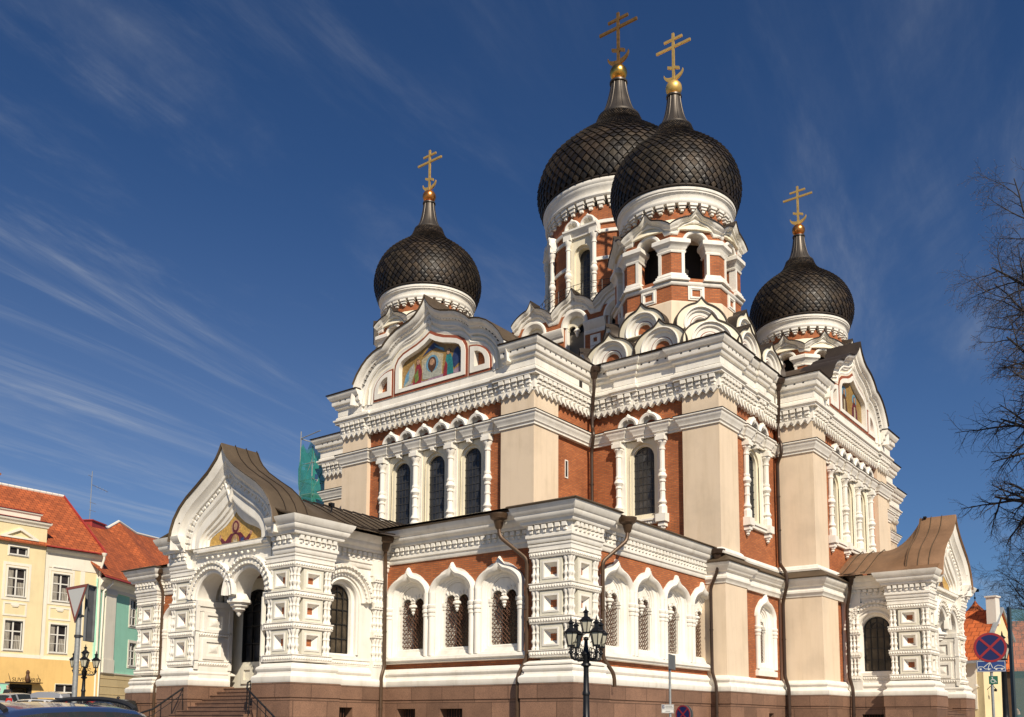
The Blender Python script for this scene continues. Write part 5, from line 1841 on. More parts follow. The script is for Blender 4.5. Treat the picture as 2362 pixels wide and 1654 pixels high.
    for c_ in (-1.05, 1.05):
        ir.fsweep(F, arch_curve(c_, .86, 3.96, 6.0, 12), [(0, ns - .1), (0, ns + .02), (-.07, ns + .02), (-.07, ns - .1)])
        for x in (-.29, .29): ir.fbox(F, c_ + x - .025, c_ + x + .025, 3.96, 6.7, ns - .08, ns)
        for z in (4.7, 5.4, 6.0): ir.fbox(F, c_ - .86, c_ + .86, z - .022, z + .022, ns - .078, ns - .002)
        ir.fsweep(F, arch_curve(c_, .30, 6.0, 6.0, 8), [(.02, ns - .08), (.02, ns + .01), (-.02, ns + .01), (-.02, ns - .08)])
    ir.build('screen_bars', 'iron_black', so_, smooth=False)
    # stairs
    st = MB()
    for k in range(14):
        z = 2.9 - .147 * k
        n0 = -1.35 + .31 * k
        wx = 2.15 + max(0, (k - 2)) * .02
        st.fbox(F, -wx, wx, z - .147 - (.4 if k < 13 else 0), z, -1.9 if k == 0 else n0 - .33, n0)
        st.fbox(F, -wx - .01, wx + .01, z - .035, z + .002, n0 - .05, n0 + .025)
    st.build('stairs', 'granite_step', CATH, smooth=False)


def figure_parts(F, n, parts):
    out = []
    for pts, mat, lv in parts:
        m = MB(); m.prism(F, pts, n, n + .006 + .004 * lv, back=False); out.append((m, 'mosaic_' + mat))
    return out


def ell(a, b, rx, ry, n=18): return [(a + rx * cos(2 * pi * i / n), b + ry * sin(2 * pi * i / n)) for i in range(n)]


def icon_orant(F, n, parent):
    """woman in a dark red mantle with both hands raised, a child in a round medallion, on gold"""
    g = MB(); g.prism(F, half_curve(PI_, 0), n - .04, n, back=False)
    o = g.build('icon', 'mosaic_icon_gold', parent, smooth=False)
    P = [([(-.72, 8.11), (.72, 8.11), (.62, 8.45), (.30, 8.72), (-.30, 8.72), (-.62, 8.45)], 'plum', 1),
         ([(-.50, 8.36), (-.86, 8.62), (-.93, 8.55), (-.66, 8.14), (-.4, 8.14)], 'plum', 2), ([(.50, 8.36), (.86, 8.62), (.93, 8.55), (.66, 8.14), (.4, 8.14)], 'plum', 2),
         (ell(-.93, 8.64, .07, .09), 'flesh', 3), (ell(.93, 8.64, .07, .09), 'flesh', 3),
         (ell(0, 8.96, .27, .27), 'flesh', 1), (ell(0, 8.95, .19, .24), 'plum', 3), (ell(0, 8.97, .11, .15), 'flesh', 4),
         (ell(0, 8.40, .23, .27), 'gold', 4), (ell(0, 8.36, .13, .20), 'linen', 5), (ell(0, 8.54, .08, .09), 'flesh', 6),
         ([(.30, 8.12), (.62, 8.12), (.5, 8.5), (.34, 8.5)], 'navy', 3)]
    build_multi('icon_picture', figure_parts(F, n, P), o, smooth=False)


def icon_robed(F, n, parent):
    g = MB(); g.prism(F, half_curve(PI_, 0), n - .04, n, back=False)
    o = g.build('icon', 'mosaic_icon_gold', parent, smooth=False)
    P = [([(-.5, 8.11), (.5, 8.11), (.4, 8.5), (.2, 8.74), (-.2, 8.74), (-.4, 8.5)], 'umber', 1), (ell(0, 8.95, .26, .26), 'azure', 1), (ell(0, 8.93, .13, .17), 'flesh', 3)]
    build_multi('icon_picture', figure_parts(F, n, P), o, smooth=False)


FPL = Fr(-pi / 2, 28.15, (.3, 0)); FPR = Fr(0.0, 19.05, (0, .5))
porch(FPL, 5.25, 3.1, -2.85, .58, 'roof_brown', 10.9, icon_orant)
porch(FPR, 4.2, 3.1, -2.62, .62, 'roof_copper', 4.4, icon_robed)

granite_run([(-13.85, -12.6), (-13.85, -23.3), (-12.15, -23.3), (-12.15, GY), (-2.8, GY), (-2.8, -26.35), (-3.45, -26.35), (-3.45, -28.15), (-1.9, -28.15), (-1.9, -26.3)])
granite_run([(2.5, -26.3), (2.5, -28.15), (4.05, -28.15), (4.05, -26.35), (3.4, -26.35), (3.4, GY), (10.77, GY), (10.77, -23.3), (12.47, -23.3), (12.47, -21.43), (12.2, -21.43), (12.2, -12.35)] + low[1:6] + [(15.0, -2.6)],
            [(5, .9, 1.85, 1.2, 2.12), (5, 3.1, 4.2, 1.2, 2.12), (4, 0.6, 1.5, 1.2, 2.15), (10, 6.0, 7.2, 1.2, 2.1), (14, 1.9, 2.5, 1.3, 2.1)])
granite_run([(15.0, -2.6), (17.25, -2.6), (17.25, -3.25), (19.05, -3.25), (19.05, -1.7), (17.25, -1.7)], [(0, .75, 1.75, 1.2, 2.1)])
granite_run([(17.25, 2.7), (19.05, 2.7), (19.05, 4.25), (17.25, 4.25), (17.25, 3.6), (15.0, 3.6), (15.0, 6.8), (13.0, 6.8), (13.0, 13.5)])

# ---------------------------------------------------------------- rainwater pipes


def drainpipe(pts, hop=None, mat='pipe_brown', r=.07):
    m = MB()
    # round the corners a little
    P = [Vector(p) for p in pts]; Q = [P[0]]
    for a, b_, c in zip(P[:-2], P[1:-1], P[2:]):
        d1 = (a - b_); d2 = (c - b_); l = min(.16, d1.length * .4, d2.length * .4)
        p0 = b_ + d1.normalized() * l; p1 = b_ + d2.normalized() * l
        for t in (0, .33, .67, 1): Q.append((p0 * (1 - t) + b_ * t) * (1 - t) + (b_ * (1 - t) + p1 * t) * t)
    Q.append(P[-1])
    m.tube(Q, r, 10)
    for a, b_ in zip(P[:-1], P[1:]):
        L_ = (b_ - a).length; k = int(L_ / 1.9)
        for i in range(1, k + 1):
            c = a + (b_ - a) * (i / (k + 1)); d = (b_ - a).normalized() * .03
            m.tube([c - d, c + d], r * 1.22, 10)
    if hop:
        x, y, z = hop
        m.lathe(x, y, [(r, z - .55), (.12, z - .5), (.20, z - .22), (.30, z - .16), (.31, z - .1), (.34, z - .04), (.34, z + .02), (.28, z + .02)], 16)
    m.build('drainpipe', mat, CATH)


drainpipe([(3.85, -23.5, 8.4), (3.72, -23.35, 7.9), (3.72, -23.3, 3.75), (3.72, -23.45, 3.4), (3.72, -23.45, .9)], (3.85, -23.5, 8.82))
drainpipe([(9.55, -23.55, 8.6), (9.6, -23.55, 8.2), (10.55, -23.2, 7.35), (10.55, -23.2, 3.85), (10.35, -23.45, 3.25), (10.35, -23.45, .9)], (9.55, -23.55, 9.02))
drainpipe([(12.95, -20.3, 8.6), (12.95, -20.35, 8.2), (12.45, -21.22, 7.35), (12.45, -21.22, 3.9), (12.72, -20.95, 3.35), (12.72, -20.9, 2.9)], (12.95, -20.3, 9.02))
drainpipe([(12.85, -12.55, 8.6), (12.85, -12.55, 8.15), (12.50, -12.52, 7.4), (12.50, -12.52, 3.8), (12.78, -12.75, 3.25), (12.78, -12.75, .9)], (12.85, -12.55, 9.02), 'pipe_dark')
drainpipe([(13.35, -6.35, 17.9), (13.35, -6.3, 17.5), (13.10, -5.82, 16.3), (13.10, -5.85, 15.5), (13.30, -6.05, 15.2), (13.30, -6.05, 14.7), (13.02, -5.88, 14.3), (13.02, -5.88, 9.3),
           (13.45, -6.25, 8.8), (13.5, -6.3, 8.2), (13.18, -6.05, 7.4), (13.18, -6.05, 3.85), (13.45, -6.30, 3.3), (13.45, -6.30, .9)], (13.35, -6.35, 18.3), 'pipe_dark', .085)
drainpipe([(6.95, -13.0, 17.9), (6.95, -13.0, 17.4), (6.66, -12.72, 16.3), (6.66, -12.72, 15.5), (6.85, -12.9, 15.15), (6.6, -12.68, 14.4), (6.6, -12.66, 9.6)], (6.95, -13.0, 18.3), 'pipe_dark', .085)
drainpipe([(15.45, -3.1, 8.5), (15.45, -3.1, 8.2), (15.2, -2.85, 7.3), (15.2, -2.85, 3.9), (15.45, -3.2, 3.3), (15.45, -3.2, .9)], (15.45, -3.1, 8.9), 'pipe_dark', .085)
drainpipe([(-11.9, -23.45, 8.6), (-11.9, -23.15, 8.0), (-11.9, -23.12, 3.8), (-11.85, -23.4, 3.3), (-11.85, -23.4, .9)], (-11.9, -23.45, 9.02))

# stair rails
for pts in ([(-1.9, -26.6, 3.72), (-1.9, -28.3, 2.95), (-2.0, -29.6, 2.05), (-2.1, -31.0, 1.6)], [(2.05, -27.9, 3.3), (2.1, -28.5, 2.98), (2.6, -28.9, 2.75), (4.5, -29.3, 1.85), (5.4, -29.6, 1.5)]):
    m = MB(); m.tube(pts, .035, 8)
    for a, b_ in zip(pts[:-1], pts[1:]):
        k = 3
        for i in range(k):
            t = (i + .3) / k
            c = [a[j] + (b_[j] - a[j]) * t for j in range(3)]
            m.tube([c, (c[0], c[1], c[2] - .85)], .018, 6)
    low2 = [(x, y, z - .22) for x, y, z in pts]; m.tube(low2, .014, 6)
    m.build('stair_rail', 'iron_black', CATH)
# floodlights on the porch roofs
for x, y, z in ((2.0, -24.7, 10.0), (18.2, .5, 11.85)):
    m = MB(); m.box(x - .07, x + .07, y - .10, y + .10, z + .12, z + .26); m.tube([(x, y, z - .1), (x, y, z + .2)], .03, 6)
    m.lathe(x + .02, y - .11, [(.04, z + .15), (.08, z + .19), (.04, z + .24)], 8)
    m.build('floodlight', 'iron_black', CATH, smooth=False)

# ================================================================ surroundings
FWD = Vector((-sin(YAW), cos(YAW), 0)); RGT = Vector((cos(YAW), sin(YAW), 0))


def fwd_dist(x, y): return (x - CAM.x) * FWD.x + (y - CAM.y) * FWD.y


def gz(x, y):
    """the square rises gently away from the viewer"""
    s = fwd_dist(x, y)
    return 0.03 * min(max(s, 0.0), 74.0)


def gpt(s, t, dz=0.0):
    p = CAM + FWD * s + RGT * t
    return (p.x, p.y, 0.03 * min(max(s, 0.0), 74.0) + dz)


g = MB()
ss = [-1500, 0, 10, 20, 30, 40, 50, 60, 74, 200, 1500]; ts = [-1500, -200, -60, -20, 20, 60, 200, 1500]
g.add([gpt(s, t) for s in ss for t in ts], [(i * 8 + j, i * 8 + j + 1, i * 8 + j + 9, i * 8 + j + 8) for i in range(len(ss) - 1) for j in range(7)])
structure(g.build('ground', 'ground', None, smooth=False), 'grey cobbled square rising towards the cathedral')
rd = MB()
rd.add([gpt(s, t, .004) for s in (-20, 0, 10, 18, 24) for t in (-60, 60)], [(i * 2, i * 2 + 1, i * 2 + 3, i * 2 + 2) for i in range(4)])
structure(rd.build('road', 'asphalt', None, smooth=False), 'asphalt street in front of the square')
pv = MB()


def slab(pts, h):
    k = len(pts)
    top = [(x, y, gz(x, y) + h) for x, y in pts]; bot = [(x, y, gz(x, y) - .2) for x, y in pts]
    pv.add(top + bot, [tuple(range(k))] + [(i, (i + 1) % k, (i + 1) % k + k, i + k) for i in range(k)])


slab([(-15, -25.5), (-6, -25.5), (-6, -33.5), (6.6, -33.5), (6.6, -25.5), (15, -25.5), (15.2, -8), (25, -6.5), (25, 7), (16, 7.5), (16, 24), (-15, 24)], .14)
structure(pv.build('pavement', 'paving', None, smooth=False), 'raised stone pavement around the cathedral')


def text_mesh(s, F, u, v, n, size, mat, parent, name='lettering', depth=.01, align='LEFT', flip=False):
    cu = bpy.data.curves.new(name, 'FONT'); cu.body = s; cu.size = size; cu.extrude = depth; cu.align_x = align
    tmp = bpy.data.objects.new(name, cu); COL.objects.link(tmp)
    me = bpy.data.meshes.new_from_object(tmp.evaluated_get(bpy.context.evaluated_depsgraph_get()))
    COL.objects.unlink(tmp); bpy.data.objects.remove(tmp); bpy.data.curves.remove(cu)
    off = Vector((0, 0, 0)); q = parent
    while q is not None: off += q.location; q = q.parent
    for vt in me.vertices:
        x, y, z = vt.co; w = Vector(F.p(u + x, v + y, n + z)) - off; vt.co = w
    me.materials.clear(); me.materials.append(MATS[mat])
    o = bpy.data.objects.new(name, me); COL.objects.link(o); o.parent = parent
    return o


# ---------------------------------------------------------------- yellow house
def sash(F, u0, u1, z0, z1, parent, n=.0, cols=2, rows=(.64,), trim=.14, name='window', trim_mat='wall_trim', bars2=True):
    fr = MB()
    fr.plate(F, [(u0 - trim, z0 - trim), (u1 + trim, z0 - trim), (u1 + trim, z1 + trim), (u0 - trim, z1 + trim)], [[(u0, z0), (u1, z0), (u1, z1), (u0, z1)]], n - .25, n + .035)
    w = fr.build(name, trim_mat, parent, smooth=False)
    s = MB(); e = .065; nb = n - .14
    s.fbox(F, u0, u0 + e, z0, z1, nb - .03, nb + .03); s.fbox(F, u1 - e, u1, z0, z1, nb - .03, nb + .03)
    s.fbox(F, u0 + e, u1 - e, z0, z0 + e, nb - .03, nb + .028); s.fbox(F, u0 + e, u1 - e, z1 - e, z1, nb - .03, nb + .028)
    for i in range(1, cols):
        x = u0 + (u1 - u0) * i / cols; s.fbox(F, x - .05, x + .05, z0 + e, z1 - e, nb - .025, nb + .036)
    for r in rows:
        z = z0 + (z1 - z0) * r; s.fbox(F, u0 + e, u1 - e, z - .045, z + .045, nb - .025, nb + .034)
    if bars2 and rows:
        z = z0 + (z1 - z0) * rows[0] * .5; s.fbox(F, u0 + e, u1 - e, z - .018, z + .018, nb - .02, nb + .012)
    s.fbox(F, u0 - .06, u1 + .06, z0 - .07, z0 - .0, n - .1, n + .10)
    s.build('sash', 'wood_white', w, smooth=False)
    p = MB(); p.fbox(F, u0 + .02, u1 - .02, z0 + .02, z1 - .02, nb - .02, nb - .01); p.build('pane', 'house_glass', w, smooth=False)
    if bars2:
        c = MB()
        for a, b_, top in ((u0 + .06, u0 + (u1 - u0) * .34, .97), (u1 - (u1 - u0) * .40, u1 - .06, .5)):
            k = 8; q = []
            for i in range(k + 1):
                x = a + (b_ - a) * i / k; d = .03 * (i % 2)
                q += [F.p(x, z0 + .07, nb - .004 - .3 * d), F.p(x, z0 + (z1 - z0) * top, nb - .004 - .3 * d)]
            c.add(q, [(2 * i, 2 * i + 2, 2 * i + 3, 2 * i + 1) for i in range(k)])
        c.build('curtain', 'curtain', w, smooth=False)
    return w


def gable_roof(mb, F, u0, u1, z0, z1, n0, n1, th=.12):
    """sloping sheet from the eave (n0, z0) up to the ridge (n1, z1)"""
    P = F.p
    mb.hexa([P(u0, z0, n0), P(u1, z0, n0), P(u1, z1, n1), P(u0, z1, n1), P(u0, z0 + th, n0), P(u1, z0 + th, n0), P(u1, z1 + th, n1), P(u0, z1 + th, n1)])


def yellow_house():
    loc = (-40, -17, 2.0)
    H = thing('town_house', 'pale yellow town house with orange tiled roof and an ochre ground floor', 'house', loc)
    F = FRt(-40.0)
    R = -10.75
    holes_b = [(-14.55, -13.27, 10.52, 12.56), (-14.55, -13.27, 6.62, 8.72), (-14.55, -13.27, 13.08, 13.66)]
    holes_a = [(-17.95, -16.68, 10.52, 12.56), (-17.95, -16.68, 6.62, 8.72), (-17.95, -16.68, 13.55, 14.1), (-21.4, -20.1, 10.52, 12.56), (-21.4, -20.1, 6.62, 8.72), (-21.4, -20.1, 13.55, 14.1)]
    rect = lambda h: [(h[0], h[2]), (h[1], h[2]), (h[1], h[3]), (h[0], h[3])]
    w = MB()
    w.plate(F, [(-15.35, 6.05), (R, 6.05), (R, 14.2), (-15.35, 14.2)], [rect(h) for h in holes_b], -.4, 0)
    A = FRt(-39.78)
    w.plate(A, [(-30, 6.05), (-15.32, 6.05), (-15.32, 16.3), (-30, 16.3)], [rect(h) for h in holes_a], -.4, 0)
    w.fbox(F, -30, R - .002, 6.0, 14.3, -9.5, -.45); w.fbox(F, -30, -15.4, 14.0, 16.25, -3, -.1)
    wo = w.build('wall', 'wall_yellow', H, smooth=False)
    gb = MB()
    dh = [[(-17.35, 1.2), (-15.75, 1.2), (-15.75, 4.16), (-17.35, 4.16)], [(-14.05, 3.05), (-12.5, 3.05), (-12.5, 4.25), (-14.05, 4.25)]]
    gb.plate(FRt(-39.72), [(-30, 1.0), (R, 1.0), (R, 6.06), (-30, 6.06)], dh, -.5, 0)
    gb.fbox(F, -30, R - .002, 1.0, 6.0, -9.5, -.52)
    gb.build('ground_floor_wall', 'wall_ochre', H, smooth=False)
    # white strips, string courses and cornices
    t = MB()
    t.fbox(F, -15.3, -14.95, 6.07, 14.0, -.05, .05); t.fbox(F, -14.951, -14.93, 6.07, 13.0, -.05, .03)
    t.fbox(F, -11.15, R, 6.07, 14.0, -.05, .05); t.fbox(F, -12.45, -12.1, 6.07, 13.0, -.05, .028)
    t.fbox(F, -15.3, R, 13.0, 14.1, -.05, .04); t.fbox(F, -15.3, R, 6.07, 6.32, -.05, .055)
    t.hsweep([F.p(-15.3, 0)[:2], F.p(R, 0)[:2]], [(-.1, 13.95), (.08, 13.95), (.12, 14.08), (.24, 14.18), (.34, 14.3), (.34, 14.42), (-.1, 14.42)])
    t.hsweep([A.p(-30, 0)[:2], A.p(-15.32, 0)[:2], A.p(-15.32, 0, -1.5)[:2]], [(-.1, 15.8), (.06, 15.8), (.1, 15.92), (.22, 16.05), (.26, 16.2), (-.1, 16.2)])
    t.hsweep([A.p(-30, 0)[:2], A.p(-15.9, 0)[:2], A.p(-15.9, 0, -1.2)[:2]], [(-.1, 16.25), (.0, 16.25), (.02, 16.6), (.12, 16.7), (.14, 16.8), (-.1, 16.8)])
    t.fbox(A, -30, -15.32, 6.07, 6.32, -.05, .05)
    for u in (-17.32, -20.75):
        ped = [(u - 1.35, 14.72), (u + 1.35, 14.72), (u + 1.35, 14.84), (u, 15.55), (u - 1.35, 14.84)]
        t.plate(A, ped, [[(u - .95, 14.86), (u + .95, 14.86), (u, 15.34)]], -.05, .16)
    for (Fx, us) in ((F, (-13.91,)), (A, (-17.32, -20.75))):
        for u in us:
            t.plate(Fx, [(u - .85, 9.05), (u + .85, 9.05), (u + .85, 10.05), (u - .85, 10.05)], [[(u - .72, 9.18), (u + .72, 9.18), (u + .72, 9.92), (u + .28, 9.92), (u + .28, 9.8), (u - .28, 9.8), (u - .28, 9.92), (u - .72, 9.92)]], -.05, .035)
            t.plate(Fx, [(u - 1.0, 10.2), (u + 1.0, 10.2), (u + 1.0, 12.95), (u - 1.0, 12.95)], [[(u - .82, 10.36), (u + .82, 10.36), (u + .82, 12.75), (u - .82, 12.75)]], -.05, .03)
            t.fbox(Fx, u - .2, u + .2, 9.72, 9.78, -.05, .06)
    t.build('plaster_trim', 'wall_trim', H, smooth=False)
    for h in holes_b: sash(F, h[0], h[1], h[2], h[3], H, 0, rows=(.64,) if h[3] - h[2] > 1 else (), bars2=h[3] - h[2] > 1)
    for h in holes_a: sash(A, h[0], h[1], h[2], h[3], H, 0, rows=(.64,) if h[3] - h[2] > 1 else (), bars2=h[3] - h[2] > 1)
    sw = sash(FRt(-39.72), -14.05, -12.5, 3.05, 4.25, H, 0, cols=2, rows=(.5,), trim=.04, name='shop_window', bars2=False)
    goods = MB()
    rr = random.Random(3)
    for i in range(14):
        x = -13.95 + (i % 7) * .21; z = 3.1 + (i // 7) * .6
        goods.lathe(-39.95, x, [(.02, z), (.05, z + .02), (.06, z + .12), (.035, z + .2), (.05, z + .26), (.01, z + .31)], 8)
    goods.build('shop_goods', 'mosaic_crimson', sw)
    d = MB(); G = FRt(-39.72)
    d.fbox(G, -17.35, -17.1, 1.2, 4.16, -.4, -.05); d.fbox(G, -15.98, -15.75, 1.2, 4.16, -.4, -.05); d.fbox(G, -17.1, -15.98, 3.9, 4.16, -.4, -.05)
    do = d.build('shop_door', 'dark_void', H, smooth=False)
    dl = MB(); dl.fbox(G, -16.9, -16.05, 1.3, 3.85, -.45, -.42); dl.build('door_leaf', 'glass_warm', do, smooth=False)
    sg = MB(); sg.fbox(G, -17.7, -15.25, 4.24, 4.30, -.1, .55); sg.tube([G.p(-17.5, 4.27, .5), G.p(-17.5, 4.9, 0)], .012, 5); sg.tube([G.p(-15.4, 4.27, .5), G.p(-15.4, 4.9, 0)], .012, 5)
    so_ = sg.build('sign_ledge', 'pipe_dark', H, smooth=False)
    text_mesh('SUVENIIRID', G, -17.45, 4.33, .5, .40, 'pipe_dark', so_, 'lettering')
    dm = MB(); dm.lathe(-39.15, -16.4, [(.10, 4.3), (.17, 4.42), (.18, 4.62), (.11, 4.82), (.12, 4.92), (.14, 5.02), (.08, 5.14), (.01, 5.18)], 14)
    dm.build('doll_ornament', 'mosaic_umber', so_)
    al = MB(); al.fbox(G, -12.75, -12.5, 4.9, 5.25, 0, .1); al.lathe(-39.66, -12.62, [(.05, 5.25), (.05, 5.34), (.01, 5.36)], 8)
    al.build('alarm_box', 'wood_white', H, smooth=False)
    # roof
    r = MB()
    gable_roof(r, F, -32, R - .05, 14.42, 20.0, .5, -6.6); gable_roof(r, F, -32, R - .05, 14.42, 20.0, -14.0, -6.6)
    ro = r.build('roof', 'roof_tile', H, smooth=False)
    c = MB()
    k = 40
    for i in range(k):
        u0 = -31 + (R + 31) * i / k; u1 = -31 + (R + 31) * (i + .9) / k
        c.tube([F.p(u0, 20.13, -6.6), F.p(u1, 20.13, -6.6)], .14, 8)
    c.build('ridge_tiles', 'wood_white', ro, smooth=False)
    v = MB(); v.hexa([F.p(R - .1, 14.5, .55), F.p(R + .05, 14.5, .55), F.p(R + .05, 20.1, -6.6), F.p(R - .1, 20.1, -6.6), F.p(R - .1, 14.68, .55), F.p(R + .05, 14.68, .55), F.p(R + .05, 20.25, -6.6), F.p(R - .1, 20.25, -6.6)])
    v.build('verge', 'roof_red_metal', ro, smooth=False)
    e = MB(); gable_roof(e, F, -15.45, R + .1, 14.44, 15.0, .62, -.55, .05); gable_roof(e, A, -30, -15.2, 16.22, 16.34, .32, -.3, .04); gable_roof(e, A, -30, -15.8, 16.82, 16.92, .2, -.5, .04)
    e.build('eave_flashing', 'roof_red_metal', ro, smooth=False)
    gw = MB(); gw.add([(-40.2, R - .01, 14.2), (-53.8, R - .01, 14.2), (-46.6, R - .01, 19.9)], [(0, 1, 2)])
    gw.add([(-40.2, R - .3, 14.2), (-53.8, R - .3, 14.2), (-46.6, R - .3, 19.9)], [(0, 2, 1)])
    gw.build('gable_wall', 'wall_yellow', H, smooth=False)
    ch = MB(); ch.box(-47.4, -46.2, -17.6, -16.2, 19.5, 20.75); ch.box(-47.5, -46.1, -17.7, -16.1, 20.75, 20.9)
    ch.build('chimney', 'brick', ro, smooth=False)
    dp = MB(); dp.tube([(-39.4, -10.95, 14.45), (-39.4, -10.95, 14.1), (-39.75, -11.0, 13.3), (-39.75, -10.95, 2.4)], .085, 8); dp.lathe(-39.4, -10.95, [(.09, 14.25), (.2, 14.45), (.22, 14.55), (.18, 14.55)], 12)
    dp.build('drainpipe', 'wall_trim', H)


yellow_house()


# ---------------------------------------------------------------- green house
def green_house():
    P0 = Vector((-40, -10.7, 0)); phi = atan2(.52, .855)
    F = Fr(phi, 0, (P0.x, P0.y))
    H = thing('town_house', 'mint green town house with a cream pilaster under a wide orange tiled roof', 'house', (-41.5, -8.3, 2.1))
    w = MB()
    hs = [(4.62, 5.75, 9.45, 11.6), (4.72, 5.85, 6.1, 8.0), (8.2, 9.4, 9.45, 11.6), (8.2, 9.4, 6.1, 8.0), (12, 13.2, 9.45, 11.6), (12, 13.2, 6.1, 8.0)]
    w.plate(F, [(-.4, 5.28), (24, 5.28), (24, 12.6), (-.4, 12.6)], [[(a, c), (b_, c), (b_, d), (a, d)] for a, b_, c, d in hs], -.4, 0)
    w.fbox(F, .2, 24, 5.3, 12.8, -11, -.45)
    w.build('wall', 'wall_green', H, smooth=False)
    l = MB(); l.plate(F, [(-.4, 1.2), (24, 1.2), (24, 5.29), (-.4, 5.29)], [[(5.0, 3.6), (5.9, 3.6), (5.9, 4.6), (5.0, 4.6)]], -.4, .10); l.fbox(F, .2, 24, 1.2, 5.25, -11, -.45)
    for i in range(6): l.fbox(F, -.4, 24, 1.75 + i * .62, 1.77 + i * .62, .09, .125)
    l.build('ground_floor_wall', 'wall_sand', H, smooth=False)
    t = MB()
    t.fbox(F, .55, 2.05, 5.32, 11.9, -.05, .16); t.fbox(F, .48, 2.12, 5.30, 6.35, -.05, .22); t.fbox(F, .48, 2.12, 11.5, 11.75, -.05, .22)
    t.hsweep([F.p(-.4, 0)[:2], F.p(24, 0)[:2]], [(-.1, 11.75), (.12, 11.75), (.14, 12.0), (.2, 12.1), (.3, 12.3), (.5, 12.5), (.55, 12.65), (-.1, 12.65)])
    t.hsweep([F.p(-.4, 0)[:2], F.p(24, 0)[:2]], [(-.1, 5.24), (.16, 5.24), (.18, 5.34), (-.1, 5.36)])
    t.build('plaster_trim', 'wall_trim', H, smooth=False)
    for a, b_, c, d in hs: sash(F, a, b_, c, d, H, 0, trim=.22, bars2=False, rows=(.33, .66), name='window')
    sash(F, 5.0, 5.9, 3.6, 4.6, H, .1, trim=.05, bars2=False, rows=(.5,), name='window')
    r = MB()
    RP = [(-.9, 18.1), (7.6, 18.45), (10.3, 18.75), (12.2, 19.75), (15.5, 19.3), (25, 20.0)]
    for (u0, z0), (u1, z1) in zip(RP[:-1], RP[1:]):
        for n_e in (.75, -12):
            P = F.p
            r.hexa([P(u0, 12.72, n_e), P(u1, 12.72, n_e), P(u1, z1, -5.6), P(u0, z0, -5.6), P(u0, 12.84, n_e), P(u1, 12.84, n_e), P(u1, z1 + .12, -5.6), P(u0, z0 + .12, -5.6)])
    ro = r.build('roof', 'roof_tile', H, smooth=False)
    c = MB(); c.tube([F.p(u, z + .14, -5.6) for u, z in RP[1:]], .14, 8)
    c.build('ridge_tiles', 'wood_white', ro, smooth=False)
    e = MB(); gable_roof(e, F, -.9, 25, 12.62, 13.25, .85, .12, .07); e.build('eave_flashing', 'roof_red_metal', ro, smooth=False)
    ch = MB(); ch.fbox(F, 7.4, 9.6, 18.2, 18.95, -6.2, -5.4); ch.fbox(F, 7.3, 9.7, 18.95, 19.05, -6.3, -5.3); ch.build('chimney', 'roof_red_metal', ro, smooth=False)
    an = MB(); an.tube([F.p(7.5, 18.9, -5.7), F.p(7.5, 23.4, -5.7)], .035, 6)
    an.tube([F.p(7.5, 22.2, -5.7), F.p(10.2, 22.2, -5.7)], .022, 5); an.tube([F.p(6.9, 22.9, -5.7), F.p(7.5, 22.9, -5.7)], .02, 5)
    for z in (19.9, 20.6): an.tube([F.p(7.3, z, -5.7), F.p(8.4, z + .05, -5.7)], .018, 5)
    for i in range(4): an.tube([F.p(8.4 + i * .5, 22.05, -5.7), F.p(8.4 + i * .5, 22.35, -5.7)], .012, 4)
    an.build('roof_aerial', 'galvanised', ro)
    q = F.p(-.1, 0, .16)
    dp = MB(); dp.tube([F.p(.55, 12.6, .6), F.p(.5, 12.3, .6), F.p(.0, 11.6, .2), F.p(-.1, 2.5, .2)], .085, 8); dp.build('drainpipe', 'wall_trim', H)


green_house()


